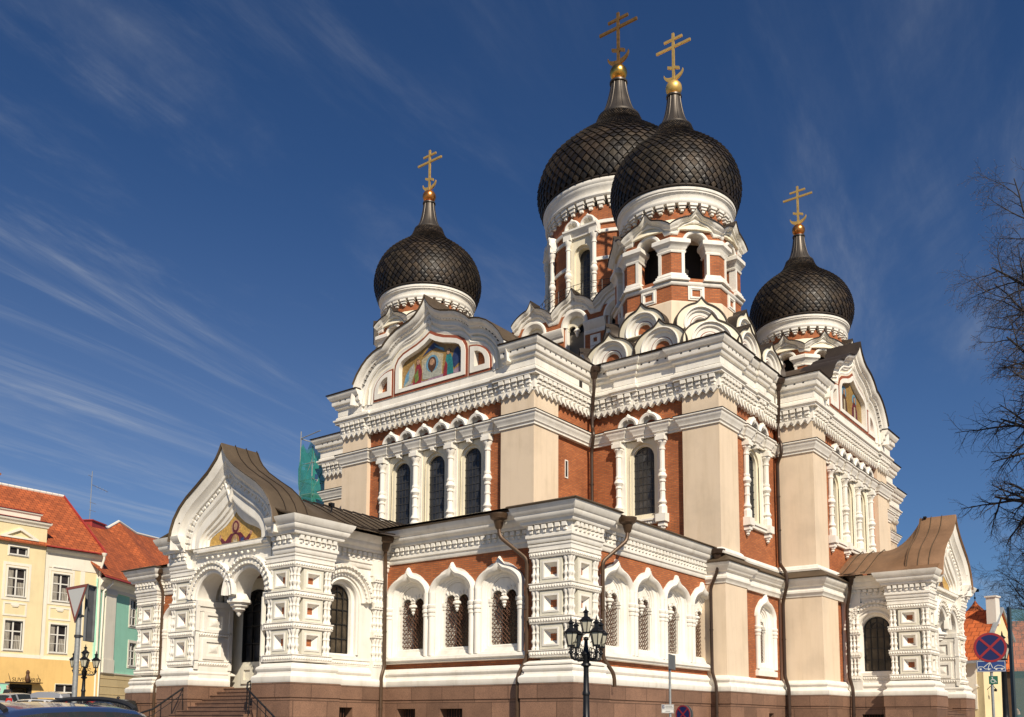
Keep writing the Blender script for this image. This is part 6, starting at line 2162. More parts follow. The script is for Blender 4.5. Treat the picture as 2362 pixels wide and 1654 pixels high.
# ---------------------------------------------------------------- small yellow house on the right
def small_house():
    Q = Vector((17.57, 16.14, 0))
    a = radians(-10)
    u = Vector((cos(a), sin(a), 0)); v = Vector((-sin(a), cos(a), 0))
    H = thing('cottage', 'small yellow gabled house with orange shingle roof and a white chimney', 'house', (Q.x, Q.y, 1.9))
    FE = Fr.__new__(Fr); FE.o = Q.copy(); FE.u = u; FE.n = -v          # eave side
    FG = Fr.__new__(Fr); FG.o = Q.copy(); FG.u = v; FG.n = u           # gable side
    W = 5.3; ze, za = 5.75, 9.1; ridge = 3.35
    w = MB()
    w.prism(FG, [(0, 1.5), (W, 1.5), (W, 6.9), (ridge, za), (0, ze)], -.4, 0)
    w.fbox(FE, -9, -.01, 1.5, ze, -.4, 0); w.fbox(FE, -9, -.41, 1.5, ze, -5, -.41)
    w.build('wall', 'wall_yellow', H, smooth=False)
    p = MB(); p.fbox(FE, -1.0, -.42, 2.6, 5.5, -.02, .05); p.fbox(FE, -9, .05, 5.5, 5.72, -.02, .12); p.build('wall_panel', 'wall_trim', H, smooth=False)
    r = MB()
    P = lambda uu, zz, nn: FE.p(uu, zz, nn)
    r.hexa([P(-9, 5.62, .35), P(.12, 5.62, .35), P(.12, za + .05, -ridge), P(-9, za + .05, -ridge), P(-9, 5.74, .35), P(.12, 5.74, .35), P(.12, za + .17, -ridge), P(-9, za + .17, -ridge)])
    r.hexa([P(-9, za + .05, -ridge), P(.12, za + .05, -ridge), P(.12, 6.6, -W - .3), P(-9, 6.6, -W - .3), P(-9, za + .17, -ridge), P(.12, za + .17, -ridge), P(.12, 6.72, -W - .3), P(-9, 6.72, -W - .3)])
    ro = r.build('roof', 'roof_tile_far', H, smooth=False)
    f = MB()
    for (z0, n0), (z1, n1) in (((5.64, .36), (za + .07, -ridge)), ((za + .07, -ridge), (6.62, -W - .31))):
        f.hexa([P(-.05, z0, n0), P(.22, z0, n0), P(.22, z1, n1), P(-.05, z1, n1), P(-.05, z0 + .2, n0), P(.22, z0 + .2, n0), P(.22, z1 + .2, n1), P(-.05, z1 + .2, n1)])
    f.hexa([P(-9, 5.5, .36), P(.2, 5.5, .36), P(.2, 5.5, .48), P(-9, 5.5, .48), P(-9, 5.68, .36), P(.2, 5.68, .36), P(.2, 5.68, .48), P(-9, 5.68, .48)])
    f.build('roof_flashing', 'flashing_grey', ro, smooth=False)
    c = MB(); c.fbox(FE, -.45, .15, 8.2, 9.95, -2.9, -2.2); c.fbox(FE, -.52, .22, 9.95, 10.05, -2.97, -2.13); c.build('chimney', 'wood_white', ro, smooth=False)
    cm = MB(); cm.tube([FE.p(-.3, 4.0, 0), FE.p(-.3, 4.1, .35)], .025, 6); cm.fbox(FE, -.35, -.25, 4.04, 4.16, .3, .62); cm.build('security_camera', 'wood_white', H)
    lm = MB(); lm.tube([FG.p(.5, 3.85, 0), FG.p(.5, 4.05, .2), FG.p(.5, 4.05, .4), FG.p(.5, 3.9, .5)], .022, 6); lm.lathe(*FG.p(.5, 0, .5)[:2], [(.08, 3.72), (.10, 3.84), (.02, 3.92)], 10); lm.build('wall_lamp', 'iron_black', H)


small_house()
# little turret far behind, and a dark red-roofed house behind the shelter
tq = thing('turret', 'tiny orange pyramid-roofed turret with a weathervane behind the small yellow house', 'turret', (13.1, 37.8, 2.2))
m = MB(); m.lathe(13.1, 37.8, [(.8, 2.2), (.8, 11.0)], 8); m.build('turret_wall', 'wall_trim', tq, smooth=False)
m = MB(); m.lathe(13.1, 37.8, [(1.0, 10.95), (.62, 11.35), (.25, 11.75), (.01, 12.15)], 8); m.build('turret_roof', 'roof_tile_far', tq, smooth=False)
m = MB(); m.tube([(13.1, 37.8, 12.0), (13.1, 37.8, 13.2)], .03, 6); m.box(12.9, 13.45, 37.78, 37.82, 12.85, 13.1); m.ball((13.1, 37.8, 12.35), .09, 10, 8); m.build('weathervane', 'iron_black', tq)
bx = gpt(62, 33)
hq = thing('cottage', 'low dark house with a dull red roof half hidden behind trees and shelter glass', 'house', (bx[0], bx[1], bx[2]))
FB = Fr(-pi / 2 + .2, 0, (bx[0], bx[1]))
m = MB(); m.fbox(FB, -3.4, 9, 1.5, 5.2, -6, 0); m.build('wall', 'pipe_brown', hq, smooth=False)
m = MB(); gable_roof(m, FB, -3.7, 9.3, 5.1, 8.6, .4, -3.2); gable_roof(m, FB, -3.7, 9.3, 5.1, 8.6, -6.6, -3.2); m.build('roof', 'roof_tile_far', hq, smooth=False)


# ---------------------------------------------------------------- lamps
def lantern(mb_f, mb_g, x, y, z, k=1.0, rot=0.0, n=6):
    """six-sided lantern: z = bottom of the glass"""
    mb_g.lathe(x, y, [(.085 * k, z), (.158 * k, z + .30 * k)], n, rot=rot)
    mb_f.lathe(x, y, [(.02, z - .02), (.10 * k, z - .03 * k), (.10 * k, z + .01 * k), (.085 * k, z + .01 * k)], n, rot=rot)
    mb_f.lathe(x, y, [(.15 * k, z + .29 * k), (.195 * k, z + .30 * k), (.20 * k, z + .325 * k), (.14 * k, z + .36 * k), (.10 * k, z + .41 * k), (.06 * k, z + .425 * k), (.055 * k, z + .52 * k), (.085 * k, z + .535 * k), (.085 * k, z + .55 * k), (.04 * k, z + .59 * k), (.02 * k, z + .62 * k), (.022 * k, z + .64 * k), (.004, z + .72 * k)], n, rot=rot)
    for i in range(n):
        a = 2 * pi * i / n + rot
        mb_f.tube([(x + .088 * k * cos(a), y + .088 * k * sin(a), z), (x + .161 * k * cos(a), y + .161 * k * sin(a), z + .30 * k)], .011 * k, 5)


def street_lamp(x, y, ztop, label, rot):
    zb = gz(x, y); H = ztop - zb
    t = thing('street_lamp', label, 'street lamp', (x, y, zb), 0, 'ornate black street lamps')
    Z = lambda d: ztop - d
    p = MB()
    p.lathe(x, y, [(.20, zb), (.22, zb + .1), (.17, zb + .16), (.19, zb + .5), (.14, zb + .6), (.12, zb + .9), (.14, zb + .94), (.14, zb + 1.0), (.085, zb + 1.1), (.078, zb + 1.6), (.095, zb + 1.62), (.095, zb + 1.68), (.075, zb + 1.72),
                   (.062, Z(1.55)), (.072, Z(1.50)), (.13, Z(1.47)), (.12, Z(1.43)), (.08, Z(1.40)), (.10, Z(1.3)), (.12, Z(1.2)), (.075, Z(1.12)), (.05, Z(1.0)), (.045, Z(.86)), (.075, Z(.83)), (.06, Z(.80)), (.03, Z(.77))], 16)
    p.build('post', 'iron_black', t)
    arms = MB(); R = .44
    for i in range(4):
        a = rot + i * pi / 2; c, s = cos(a), sin(a)
        q = lambda r, z: (x + r * c, y + r * s, z)
        arms.tube([q(.05, Z(1.33)), q(.2, Z(1.34)), q(.33, Z(1.34)), q(.41, Z(1.30)), q(.44, Z(1.22)), q(.44, Z(1.15))], [.03, .028, .028, .03, .032, .034], 8)
        arms.lathe(x + R * c, y + R * s, [(.03, Z(1.2)), (.06, Z(1.18)), (.06, Z(1.15)), (.03, Z(1.12)), (.025, Z(1.03))], 10)
        # scroll work between arm and post
        for (cx_, cz_, rr) in ((.16, Z(1.22), .075), (.28, Z(1.25), .06), (.20, Z(1.10), .05), (.36, Z(1.24), .04)):
            arms.tube([q(cx_ + rr * cos(b_), cz_ + rr * sin(b_)) for b_ in [2 * pi * j / 14 for j in range(13)]], .011, 5)
        # forks holding the lantern, with curled tips
        for e in (-1, 1):
            dx, dy = -s * e, c * e
            arms.tube([(x + R * c, y + R * s, Z(1.12)), (x + R * c + dx * .07, y + R * s + dy * .07, Z(1.10)), (x + R * c + dx * .09, y + R * s + dy * .09, Z(1.0)), (x + R * c + dx * .11, y + R * s + dy * .11, Z(.93)), (x + R * c + dx * .16, y + R * s + dy * .16, Z(.925)), (x + R * c + dx * .165, y + R * s + dy * .165, Z(.96))], .010, 5)
    for e in (-1, 1):
        arms.tube([(x, y, Z(.8)), (x + RGT.x * e * .08, y + RGT.y * e * .08, Z(.78)), (x + RGT.x * e * .10, y + RGT.y * e * .10, Z(.66)), (x + RGT.x * e * .17, y + RGT.y * e * .17, Z(.63)), (x + RGT.x * e * .18, y + RGT.y * e * .18, Z(.67))], .010, 5)
    arms.build('lamp_arms', 'iron_black', t)
    for i in range(5):
        f, gl = MB(), MB()
        if i < 4: a = rot + i * pi / 2; lantern(f, gl, x + R * cos(a), y + R * sin(a), Z(1.0), 1.0, .3)
        else: lantern(f, gl, x, y, Z(.66), .92, .3)
        lo = f.build('lantern', 'iron_black', t, smooth=False)
        gl.build('lantern_glass', 'lantern_glass', lo, smooth=False)


p_ = CAM + FWD * 23 + RGT * (23 * (1352.6 - 1181) / FPX)
street_lamp(p_.x, p_.y, 4.49, 'black five-lantern street lamp in front of the cathedral corner', YAW + radians(30))
p_ = CAM + FWD * 41 + RGT * (41 * (196 - 1181) / FPX)
street_lamp(p_.x, p_.y, 4.90, 'black five-lantern street lamp before the yellow house, half hidden by a sign pole', YAW + radians(20))
p_ = CAM + FWD * 24 + RGT * (24 * (2316.0 - 1181) / FPX)


def single_lamp(x, y, ztop, label):
    zb = gz(x, y)
    t = thing('street_lamp', label, 'street lamp', (x, y, zb))
    p = MB(); p.lathe(x, y, [(.17, zb), (.18, zb + .1), (.13, zb + .2), (.13, zb + .9), (.15, zb + .95), (.08, zb + 1.1), (.075, zb + 1.2), (.06, ztop - .85), (.09, ztop - .8), (.05, ztop - .76), (.03, ztop - .70)], 14)
    p.tube([(x - .2, y, ztop - 1.0), (x + .2, y, ztop - 1.0)], .014, 6)
    p.build('post', 'iron_black', t)
    f, gl = MB(), MB(); lantern(f, gl, x, y, ztop - .72, 1.0, .2); lo = f.build('lantern', 'iron_black', t, smooth=False); gl.build('lantern_glass', 'lantern_glass', lo, smooth=False)


single_lamp(p_.x, p_.y, 4.02, 'tall black single-lantern lamp post behind the round sign, beside the small house')


# ---------------------------------------------------------------- signs
def sframe(x, y, nrm):
    F = Fr.__new__(Fr); F.o = Vector((x, y, 0)); n = Vector((nrm[0], nrm[1], 0)).normalized(); F.n = n; F.u = Vector((-n.y, n.x, 0)); return F


def disc(mb, F, u, z, r, n0, n1, k=40): mb.prism(F, [(u + r * cos(2 * pi * i / k), z + r * sin(2 * pi * i / k)) for i in range(k)], n0, n1)


def no_stopping(F, z, r, parent):
    b, rd_, bl = MB(), MB(), MB()
    disc(b, F, 0, z, r, .03, .045); o = b.build('sign_plate', 'sign_back', parent, smooth=False)
    ring = [(r * .985 * cos(2 * pi * i / 40), z + r * .985 * sin(2 * pi * i / 40)) for i in range(40)]
    inn = [(r * .84 * cos(2 * pi * i / 40), z + r * .84 * sin(2 * pi * i / 40)) for i in range(40)]
    rd_.plate(F, ring, [inn], .044, .050)
    for s in (-1, 1):
        d = (.7071, .7071 * s); e = (-.7071 * s, .7071); L = r * .86; t = r * .075
        rd_.prism(F, [(d[0] * a * L + e[0] * c * t, z + d[1] * a * L + e[1] * c * t) for a, c in ((-1, -1), (1, -1), (1, 1), (-1, 1))], .044, .0525 + .001 * s)
    disc(bl, F, 0, z, r * .85, .044, .0475)
    build_multi('sign_face', [(rd_, 'sign_red'), (bl, 'sign_blue')], o, smooth=False)


def pole(t, x, y, z1, r=.03):
    m = MB(); m.lathe(x, y, [(r, gz(x, y)), (r, z1), (r * .6, z1 + .01)], 12); m.build('pole', 'galvanised', t)


def at_px(px, py, D):
    r2 = (px - 1181) / FPX; u3 = (PPY - py) / FPX
    r = r2 * cos(ROLL) - u3 * sin(ROLL); u2 = r2 * sin(ROLL) + u3 * cos(ROLL)
    f = cos(PITCH) - u2 * sin(PITCH); u = sin(PITCH) + u2 * cos(PITCH)
    return CAM + (RGT * (r / f) + FWD + Vector((0, 0, u / f))) * D


# the big no-stopping sign with tow-away and disabled plates, right
c = at_px(2284, 1494, 21)
t = thing('traffic_sign', 'round blue and red no-stopping sign above tow-away and wheelchair plates', 'traffic sign', (c.x, c.y, gz(c.x, c.y)))
pole(t, c.x, c.y, c.z + .2)
to_cam = (CAM - c); F = sframe(c.x, c.y, (to_cam.x, to_cam.y))
no_stopping(F, c.z, .335, t)
z = at_px(2286, 1537, 21).z
b = MB(); b.fbox(F, -.29, .29, z - .125, z + .125, .03, .045); o = b.build('tow_plate', 'sign_sky', t, smooth=False)
w = MB()
w.plate(F, [(-.28, z - .115), (.28, z - .115), (.28, z + .115), (-.28, z + .115)], [[(-.27, z - .105), (.27, z - .105), (.27, z + .105), (-.27, z + .105)]], .044, .047)
L_ = lambda pts, th: [w.prism(F, [(a[0] + (b_[1] - a[1]) * th / hypot(b_[0] - a[0], b_[1] - a[1]) * s0, a[1] - (b_[0] - a[0]) * th / hypot(b_[0] - a[0], b_[1] - a[1]) * s0) for a, b_, s0 in ((p, q, 1), (p, q, -1))] + [(b_[0] + (b_[1] - a[1]) * th / hypot(b_[0] - a[0], b_[1] - a[1]) * s0, b_[1] - (b_[0] - a[0]) * th / hypot(b_[0] - a[0], b_[1] - a[1]) * s0) for a, b_, s0 in ((p, q, -1), (p, q, 1))], .044, .048) for p, q in zip(pts[:-1], pts[1:])]
L_([(-.25, z - .06), (-.25, z - .01), (-.17, z - .01), (-.12, z - .06), (.0, z - .06)], .007)
L_([(-.16, z - .03), (-.02, z + .09), (.03, z - .04)], .007); L_([(-.02, z + .09), (-.06, z - .04)], .007)
L_([(.05, z - .05), (.08, z - .01), (.13, z + .02), (.20, z + .01), (.26, z - .02), (.26, z - .05), (.05, z - .05)], .006)
for uu in (-.21, -.05, .10, .21): disc(w, F, uu, z - .065, .022, .044, .049, 14)
w.build('tow_pictogram', 'sign_white', o, smooth=False)
z = at_px(2288, 1569, 21).z
b = MB(); b.fbox(F, -.06, .12, z - .09, z + .09, .03, .045); o = b.build('wheelchair_plate', 'sign_green', t, smooth=False)
w = MB()
w.plate(F, [(.02 + .045 * cos(2 * pi * i / 24), z - .02 + .045 * sin(2 * pi * i / 24)) for i in range(24)], [[(.02 + .033 * cos(2 * pi * i / 24), z - .02 + .033 * sin(2 * pi * i / 24)) for i in range(24)]], .044, .047)
disc(w, F, .01, z + .055, .014, .044, .047, 12)
L_([(.01, z + .04), (.015, z + .0), (.06, z + .0), (.08, z - .045), (.10, z - .04)], .006)
w.build('wheelchair_pictogram', 'sign_white', o, smooth=False)

# give-way sign seen from the side, with the back of a second sign, left
c = at_px(181, 1440, 18)
t = thing('traffic_sign', 'white and red give-way triangle beside a grey sign back on a steel pole', 'traffic sign', (c.x, c.y, gz(c.x, c.y)))
ztop = at_px(181, 1352, 18).z; zbot = at_px(170, 1438, 18).z
pole(t, c.x, c.y, ztop - .02, .048)
F = sframe(c.x, c.y, (-.05, -1))
tri = lambda k: [(-.45 * k, zm + (ztop - zm) * k), (0, zm - (zm - zbot) * k), (.45 * k, zm + (ztop - zm) * k)]
zm = ztop - (ztop - zbot) / 3
b = MB(); b.prism(F, tri(1), .06, .075); o = b.build('sign_plate', 'sign_back', t, smooth=False)
r_, w = MB(), MB(); r_.plate(F, tri(.985), [tri(.77)], .074, .080); w.prism(F, tri(.78), .074, .078)
build_multi('sign_face', [(r_, 'sign_worn_red'), (w, 'sign_white')], o, smooth=False)
va = atan2((CAM - c).y, (CAM - c).x) + radians(62)
F2 = sframe(c.x + .02, c.y + .03, (cos(va), sin(va)))
z1 = at_px(205, 1347, 18).z; z0 = at_px(205, 1478, 18).z
b = MB(); b.fbox(F2, .02, .36, z0, z1, .05, .062)
b.fbox(F2, .34, .36, z0, z1, .062, .10); b.fbox(F2, .02, .04, z0, z1, .062, .10); b.fbox(F2, .04, .34, z1 - .02, z1, .062, .10); b.fbox(F2, .04, .34, z0, z0 + .02, .062, .10)
o = b.build('sign_back_panel', 'sign_back', t, smooth=False)
rv = MB()
for i in range(8):
    zz = z0 + .06 + i * (z1 - z0 - .12) / 7
    q = F2.p(.364, zz, .08); rv.ball(q, .010, 6, 4)
rv.build('rivets', 'lead', o)
cl = MB()
for zz in (z0 + .06, z1 - .14, zbot + .12): cl.lathe(c.x, c.y, [(.05, zz), (.066, zz), (.066, zz + .05), (.05, zz + .05)], 14); cl.tube([F2.p(0, zz + .025, .03), F2.p(.12, zz + .025, .05)], .02, 6)
cl.build('sign_clamps', 'lead', t)

# parking sign in front of the gallery
c = at_px(1545, 1560, 22)
t = thing('traffic_sign', 'thin pole with a small parking plate and a sign seen edge-on at its top', 'traffic sign', (c.x, c.y, gz(c.x, c.y)))
zt = at_px(1552, 1510, 22).z
pole(t, c.x, c.y, zt, .028)
zb_ = at_px(1547, 1544, 22).z
va = atan2((CAM - c).y, (CAM - c).x) + radians(76)
F2 = sframe(c.x, c.y, (cos(va), sin(va)))
b = MB(); b.fbox(F2, -.26, .26, zb_, zt, .035, .05); b.fbox(F2, .24, .26, zb_, zt, .05, .075); b.fbox(F2, -.26, -.24, zb_, zt, .05, .075); b.build('sign_plate', 'sign_back', t, smooth=False)
z0 = at_px(1540, 1645, 22).z; z1 = at_px(1540, 1625, 22).z
F = sframe(c.x, c.y, (CAM.x - c.x, CAM.y - c.y))
b = MB(); b.fbox(F, -.20, .085, z0, z1, .03, .042); o = b.build('parking_plate', 'sign_white', t, smooth=False)
k = MB()
k.plate(F, [(-.195, z0 + .006), (.08, z0 + .006), (.08, z1 - .006), (-.195, z1 - .006)], [[(-.188, z0 + .012), (.074, z0 + .012), (.074, z1 - .012), (-.188, z1 - .012)]], .0415, .0435)
hh = z1 - z0
for (a, b_, q, w_) in ((-.115, .05, .80, .016), (-.115, .062, .60, .016), (-.11, .0, .22, .012)): k.fbox(F, a, b_, z0 + hh * q - w_ / 2, z0 + hh * q + w_ / 2, .0415, .0432)
k.fbox(F, -.188, .074, z0 + hh * .40, z0 + hh * .40 + .004, .0415, .0430)
k.build('plate_print', 'sign_ink', o, smooth=False)
pb = MB(); pb.fbox(F, -.182, -.13, z0 + hh * .52, z0 + hh * .90, .0415, .0434); po = pb.build('plate_symbol', 'sign_blue', o, smooth=False)
tm = text_mesh('P', F, -.172, z0 + hh * .57, .0436, .07, 'sign_white', o, 'plate_letter', .0006)

c = at_px(1578, 1648, 24)
t = thing('traffic_sign', 'low round no-stopping sign turned aside in front of the granite plinth', 'traffic sign', (c.x, c.y, gz(c.x, c.y)))
pole(t, c.x, c.y, c.z + .1)
va = atan2((CAM - c).y, (CAM - c).x) - radians(38)
F = sframe(c.x, c.y, (cos(va), sin(va)))
no_stopping(F, c.z, .235, t)
b = MB(); disc(b, F, .0, c.z, .235, -.055, -.04); b.build('sign_plate', 'sign_back', t, smooth=False)

# ---------------------------------------------------------------- cars


def smooth_stations(st, k=4):
    out = []
    n = len(st)
    for i in range(n - 1):
        p0, p1, p2, p3 = st[max(i - 1, 0)], st[i], st[i + 1], st[min(i + 2, n - 1)]
        for j in range(k):
            t = j / k
            out.append(tuple(.5 * (2 * b + (c - a) * t + (2 * a - 5 * b + 4 * c - d) * t * t + (3 * b - a - 3 * c + d) * t ** 3) for a, b, c, d in zip(p0, p1, p2, p3)))
    out.append(st[-1]); return out


def car(label, x, y, heading, paint, kind='hatch', box=False, rails=False, group=None, zoff=0.0, slope=0.0, lean=0.0):
    """heading = direction of the front of the car; body, glass, wheels and lamps as parts"""
    t = thing('parked_car', label, 'car', (0, 0, 0), 0, group)
    z0 = gz(x, y) + zoff
    # tilt with the slope of the square
    hx, hy = cos(heading), sin(heading)
    e = .5; g2 = lambda a, b_: gz(a, b_) + slope * fwd_dist(a, b_)
    pitch = atan2(g2(x + hx * e, y + hy * e) - g2(x - hx * e, y - hy * e), 2 * e)
    rollv = atan2(g2(x - hy * e, y + hx * e) - g2(x + hy * e, y - hx * e), 2 * e) + lean
    M = Matrix.Translation((x, y, z0)) @ Matrix.Rotation(heading, 4, 'Z') @ Matrix.Rotation(-pitch, 4, 'Y') @ Matrix.Rotation(rollv, 4, 'X')
    # (x along, belt height, roof height, belt half width, roof half width)
    if kind == 'wagon':
        S = [(2.28, .50, .53, .55, .5), (2.24, .66, .70, .72, .62), (2.05, .78, .83, .82, .70), (1.3, .90, .96, .87, .74), (1.0, .93, 1.0, .88, .74), (.35, .95, 1.36, .89, .62), (-.1, .96, 1.45, .89, .60),
             (-.9, .97, 1.475, .89, .60), (-1.6, .98, 1.45, .88, .59), (-1.95, .98, 1.40, .87, .57), (-2.16, .98, 1.10, .85, .62), (-2.24, .80, .86, .80, .66), (-2.28, .52, .55, .7, .6)]
        cab = (1.0, .35, -1.95, -2.16)
    else:
        S = [(1.95, .50, .53, .55, .5), (1.92, .66, .70, .72, .62), (1.75, .78, .83, .80, .68), (1.15, .90, .96, .84, .72), (.95, .92, .99, .85, .72), (.30, .94, 1.38, .85, .60), (-.1, .95, 1.47, .85, .58),
             (-.7, .96, 1.48, .85, .58), (-1.2, .97, 1.44, .84, .56), (-1.5, .97, 1.36, .83, .55), (-1.78, .96, 1.05, .81, .60), (-1.86, .80, .86, .78, .64), (-1.90, .52, .55, .7, .6)]
        cab = (.95, .30, -1.5, -1.78)
    ST = smooth_stations(S, 4)
    ring = []
    for sx, b_, r, bw, rw in ST:
        ring.append([(bw * .86, .22), (bw * .97, .36), (bw, .60 if b_ > .62 else b_), (bw * .985, b_), (bw * .96, b_ + .02), (rw + (bw * .96 - rw) * .10, r - (r - b_) * .10), (rw * .90, r - .012), (rw * .55, r + .012), (0, r + .022)])
    mb, gls = MB(), {}

    def T(p): v = M @ Vector(p); return (v.x, v.y, v.z)
    m = len(ring[0])
    for s in (1, -1):
        vs = [T((ST[i][0], s * a, b_)) for i in range(len(ST)) for a, b_ in ring[i]]
        fb, fgs = [], {}
        for i in range(len(ST) - 1):
            xm = (ST[i][0] + ST[i + 1][0]) / 2
            for j in range(m - 1):
                q = (i * m + j, (i + 1) * m + j, (i + 1) * m + j + 1, i * m + j + 1)
                if s < 0: q = q[::-1]
                incab = cab[3] < xm < cab[0]
                side_gl = j == 4 and cab[2] + .05 < xm < cab[0] - .25 and not any(abs(xm - pp) < .06 for pp in ((.0 + .02), -1.0 + .02))
                scr = j in (5, 6, 7) and (cab[1] + .02 < xm < cab[0] or cab[3] < xm < cab[2])
                if side_gl: fgs.setdefault(('side_window', s, (xm > .02) + (xm > -.98)), []).append(q)
                elif scr: fgs.setdefault(('windscreen' if xm > 0 else 'rear_window', 0, 0), []).append(q)
                else: fb.append(q)
        mb.add(vs, fb)
        for key_, fl in fgs.items(): gls.setdefault(key_, []).extend([[vs[i] for i in q] for q in fl])
        e0 = [T((ST[0][0], s * a, b_)) for a, b_ in ring[0]] + [T((ST[0][0], 0, .22))]
        mb.add(e0, [tuple(range(len(e0)))]); e1 = [T((ST[-1][0], s * a, b_)) for a, b_ in ring[-1]] + [T((ST[-1][0], 0, .22))]; mb.add(e1, [tuple(range(len(e1)))])
    bo = mb.build('body', paint, t, angle=50)
    for key_, qs in gls.items():
        gl = MB()
        for q in qs: gl.quad(*q)
        gl.build(key_[0], 'car_glass', t, angle=50)
    inn = MB()
    inn.hexa([T(p) for p in [(cab[3] + .2, -.6, .4), (cab[0] - .1, -.6, .4), (cab[0] - .1, .6, .4), (cab[3] + .2, .6, .4), (cab[3] + .4, -.55, .9), (cab[1], -.55, .9), (cab[1], .55, .9), (cab[3] + .4, .55, .9)]])
    inn.build('interior', 'cloth_black', t, smooth=False)
    L0 = ST[0][0]; wb = L0 * .62
    for wx in (wb, -wb):
        for s in (1, -1):
            w, rm = MB(), MB()
            prof = [(.18, -.10), (.29, -.10), (.315, -.07), (.315, .07), (.29, .10), (.18, .10)]
            k = 20; vs = []
            for i in range(k):
                a = 2 * pi * i / k
                for rr, d in prof: vs.append(T((wx + rr * cos(a), s * .76 + d, .315 + rr * sin(a))))
            n = len(prof); w.add(vs, [(i * n + j, ((i + 1) % k) * n + j, ((i + 1) % k) * n + j + 1, i * n + j + 1) for i in range(k) for j in range(n - 1)])
            vs = [T((wx + .19 * cos(2 * pi * i / k), s * .84, .315 + .19 * sin(2 * pi * i / k))) for i in range(k)] + [T((wx, s * .80, .315))]
            rm.add(vs, [(i, (i + 1) % k, k) for i in range(k)])
            wo = w.build('wheel', 'tyre', t); rm.build('rim', 'galvanised', wo, smooth=False)
    for s in (1, -1):
        h, r = MB(), MB()
        h.hexa([T(p) for p in [(L0 - .16, s * .48, .62), (L0 - .02, s * .48, .62), (L0 - .20, s * .76, .64), (L0 - .34, s * .76, .64), (L0 - .18, s * .48, .74), (L0 - .08, s * .48, .73), (L0 - .26, s * .76, .77), (L0 - .38, s * .76, .77)]])
        h.build('headlight', 'lantern_glass', t, smooth=False)
        xr = ST[-1][0]
        r.hexa([T(p) for p in [(xr + .02, s * .60, .82), (xr + .34, s * .82, .82), (xr + .36, s * .80, .82), (xr + .06, s * .58, .82), (xr + .10, s * .62, 1.20), (xr + .36, s * .78, 1.20), (xr + .40, s * .74, 1.20), (xr + .16, s * .60, 1.20)]])
        r.build('tail_light', 'tail_lamp', t, smooth=False)
    if box:
        b = MB()
        sec = [(.95, .30, .06), (.85, .38, .20), (.2, .42, .30), (-.6, .42, .30), (-1.0, .40, .22), (-1.05, .34, .06)]
        vs = [];
        for sx, hw, hh in sec: vs += [T((sx - .2, -hw, 1.55)), T((sx - .2, -hw * .9, 1.55 + hh)), T((sx - .2, 0, 1.58 + hh)), T((sx - .2, hw * .9, 1.55 + hh)), T((sx - .2, hw, 1.55))]
        b.add(vs, [(i * 5 + j, i * 5 + j + 1, (i + 1) * 5 + j + 1, (i + 1) * 5 + j) for i in range(5) for j in range(4)] + [(i * 5 + 4, i * 5, (i + 1) * 5, (i + 1) * 5 + 4) for i in range(5)] + [(0, 1, 2, 3, 4), (29, 28, 27, 26, 25)])
        b.build('roof_box', 'paint_silver', t)
    if rails:
        for s in (1, -1):
            r = MB()
            pts = [(.55, s * .56, 1.405), (.42, s * .57, 1.445), (.22, s * .575, 1.48), (-.1, s * .58, 1.51), (-.8, s * .58, 1.525), (-1.35, s * .575, 1.505), (-1.65, s * .57, 1.465), (-1.75, s * .565, 1.43)]
            r.tube([T(p) for p in smooth_stations(pts, 3)], .024, 8)
            r.build('roof_rail', 'cloth_black', t)
    return t


# the dark blue estate right in front: only its roof and far rail reach into the picture
q_ = CAM + RGT * NEAR_CAR[0] + FWD * NEAR_CAR[1]; h_ = RGT * -.72 + FWD * .69
car('dark blue estate car with black roof rails close to the viewer', q_.x, q_.y, atan2(h_.y, h_.x), 'paint_blue', 'wagon', rails=True, zoff=NEAR_CAR[2], slope=NEAR_CAR[3], lean=0.0)
ROW = 'cars parked before the yellow house'
p_ = at_px(50, 1600, 57); car('silver car parked before the souvenir shop door', p_.x, p_.y, radians(112), 'paint_silver', 'hatch', group=ROW)
p_ = at_px(128, 1600, 50); car('white estate car carrying a grey roof box', p_.x, p_.y, radians(20), 'paint_white', 'wagon', box=True, group=ROW, zoff=-.28)
p_ = at_px(222, 1600, 43); car('orange red car seen over the rail of the blue car', p_.x, p_.y, radians(25), 'paint_red', 'hatch', group=ROW, zoff=-.22)
p_ = at_px(286, 1600, 47); car('black car parked by the left end of the cathedral', p_.x, p_.y, radians(118), 'paint_black', 'hatch', group=ROW, zoff=-.25)


# ---------------------------------------------------------------- people
def skin_mesh(name, chains, mat, parent, root=0, sub=2):
    """one continuous skinned surface; chains = list of [(point, radius), ...] sharing end points"""
    verts, edges, rad, key = [], [], [], {}

    def vid(p, r):
        k = tuple(round(c, 4) for c in p)
        if k not in key:
            key[k] = len(verts); verts.append(p); rad.append(r)
        return key[k]
    for ch in chains:
        ids = [vid(p, r) for p, r in ch]
        edges += list(zip(ids[:-1], ids[1:]))
    me = bpy.data.meshes.new(name); me.from_pydata(verts, edges, [])
    o = bpy.data.objects.new(name, me); COL.objects.link(o)
    sk = o.modifiers.new('skin', 'SKIN'); sk.use_smooth_shade = True
    for i, r in enumerate(rad):
        me.skin_vertices[0].data[i].radius = (r, r)
    me.skin_vertices[0].data[root].use_root = True
    sb = o.modifiers.new('sub', 'SUBSURF'); sb.levels = sub; sb.render_levels = sub
    dg = bpy.context.evaluated_depsgraph_get()
    m2 = bpy.data.meshes.new_from_object(o.evaluated_get(dg))
    o.modifiers.clear(); o.data = m2; bpy.data.meshes.remove(me)
    m2.materials.clear(); m2.materials.append(MATS[mat])
    for p in m2.polygons: p.use_smooth = True
    o.parent = parent
    return o


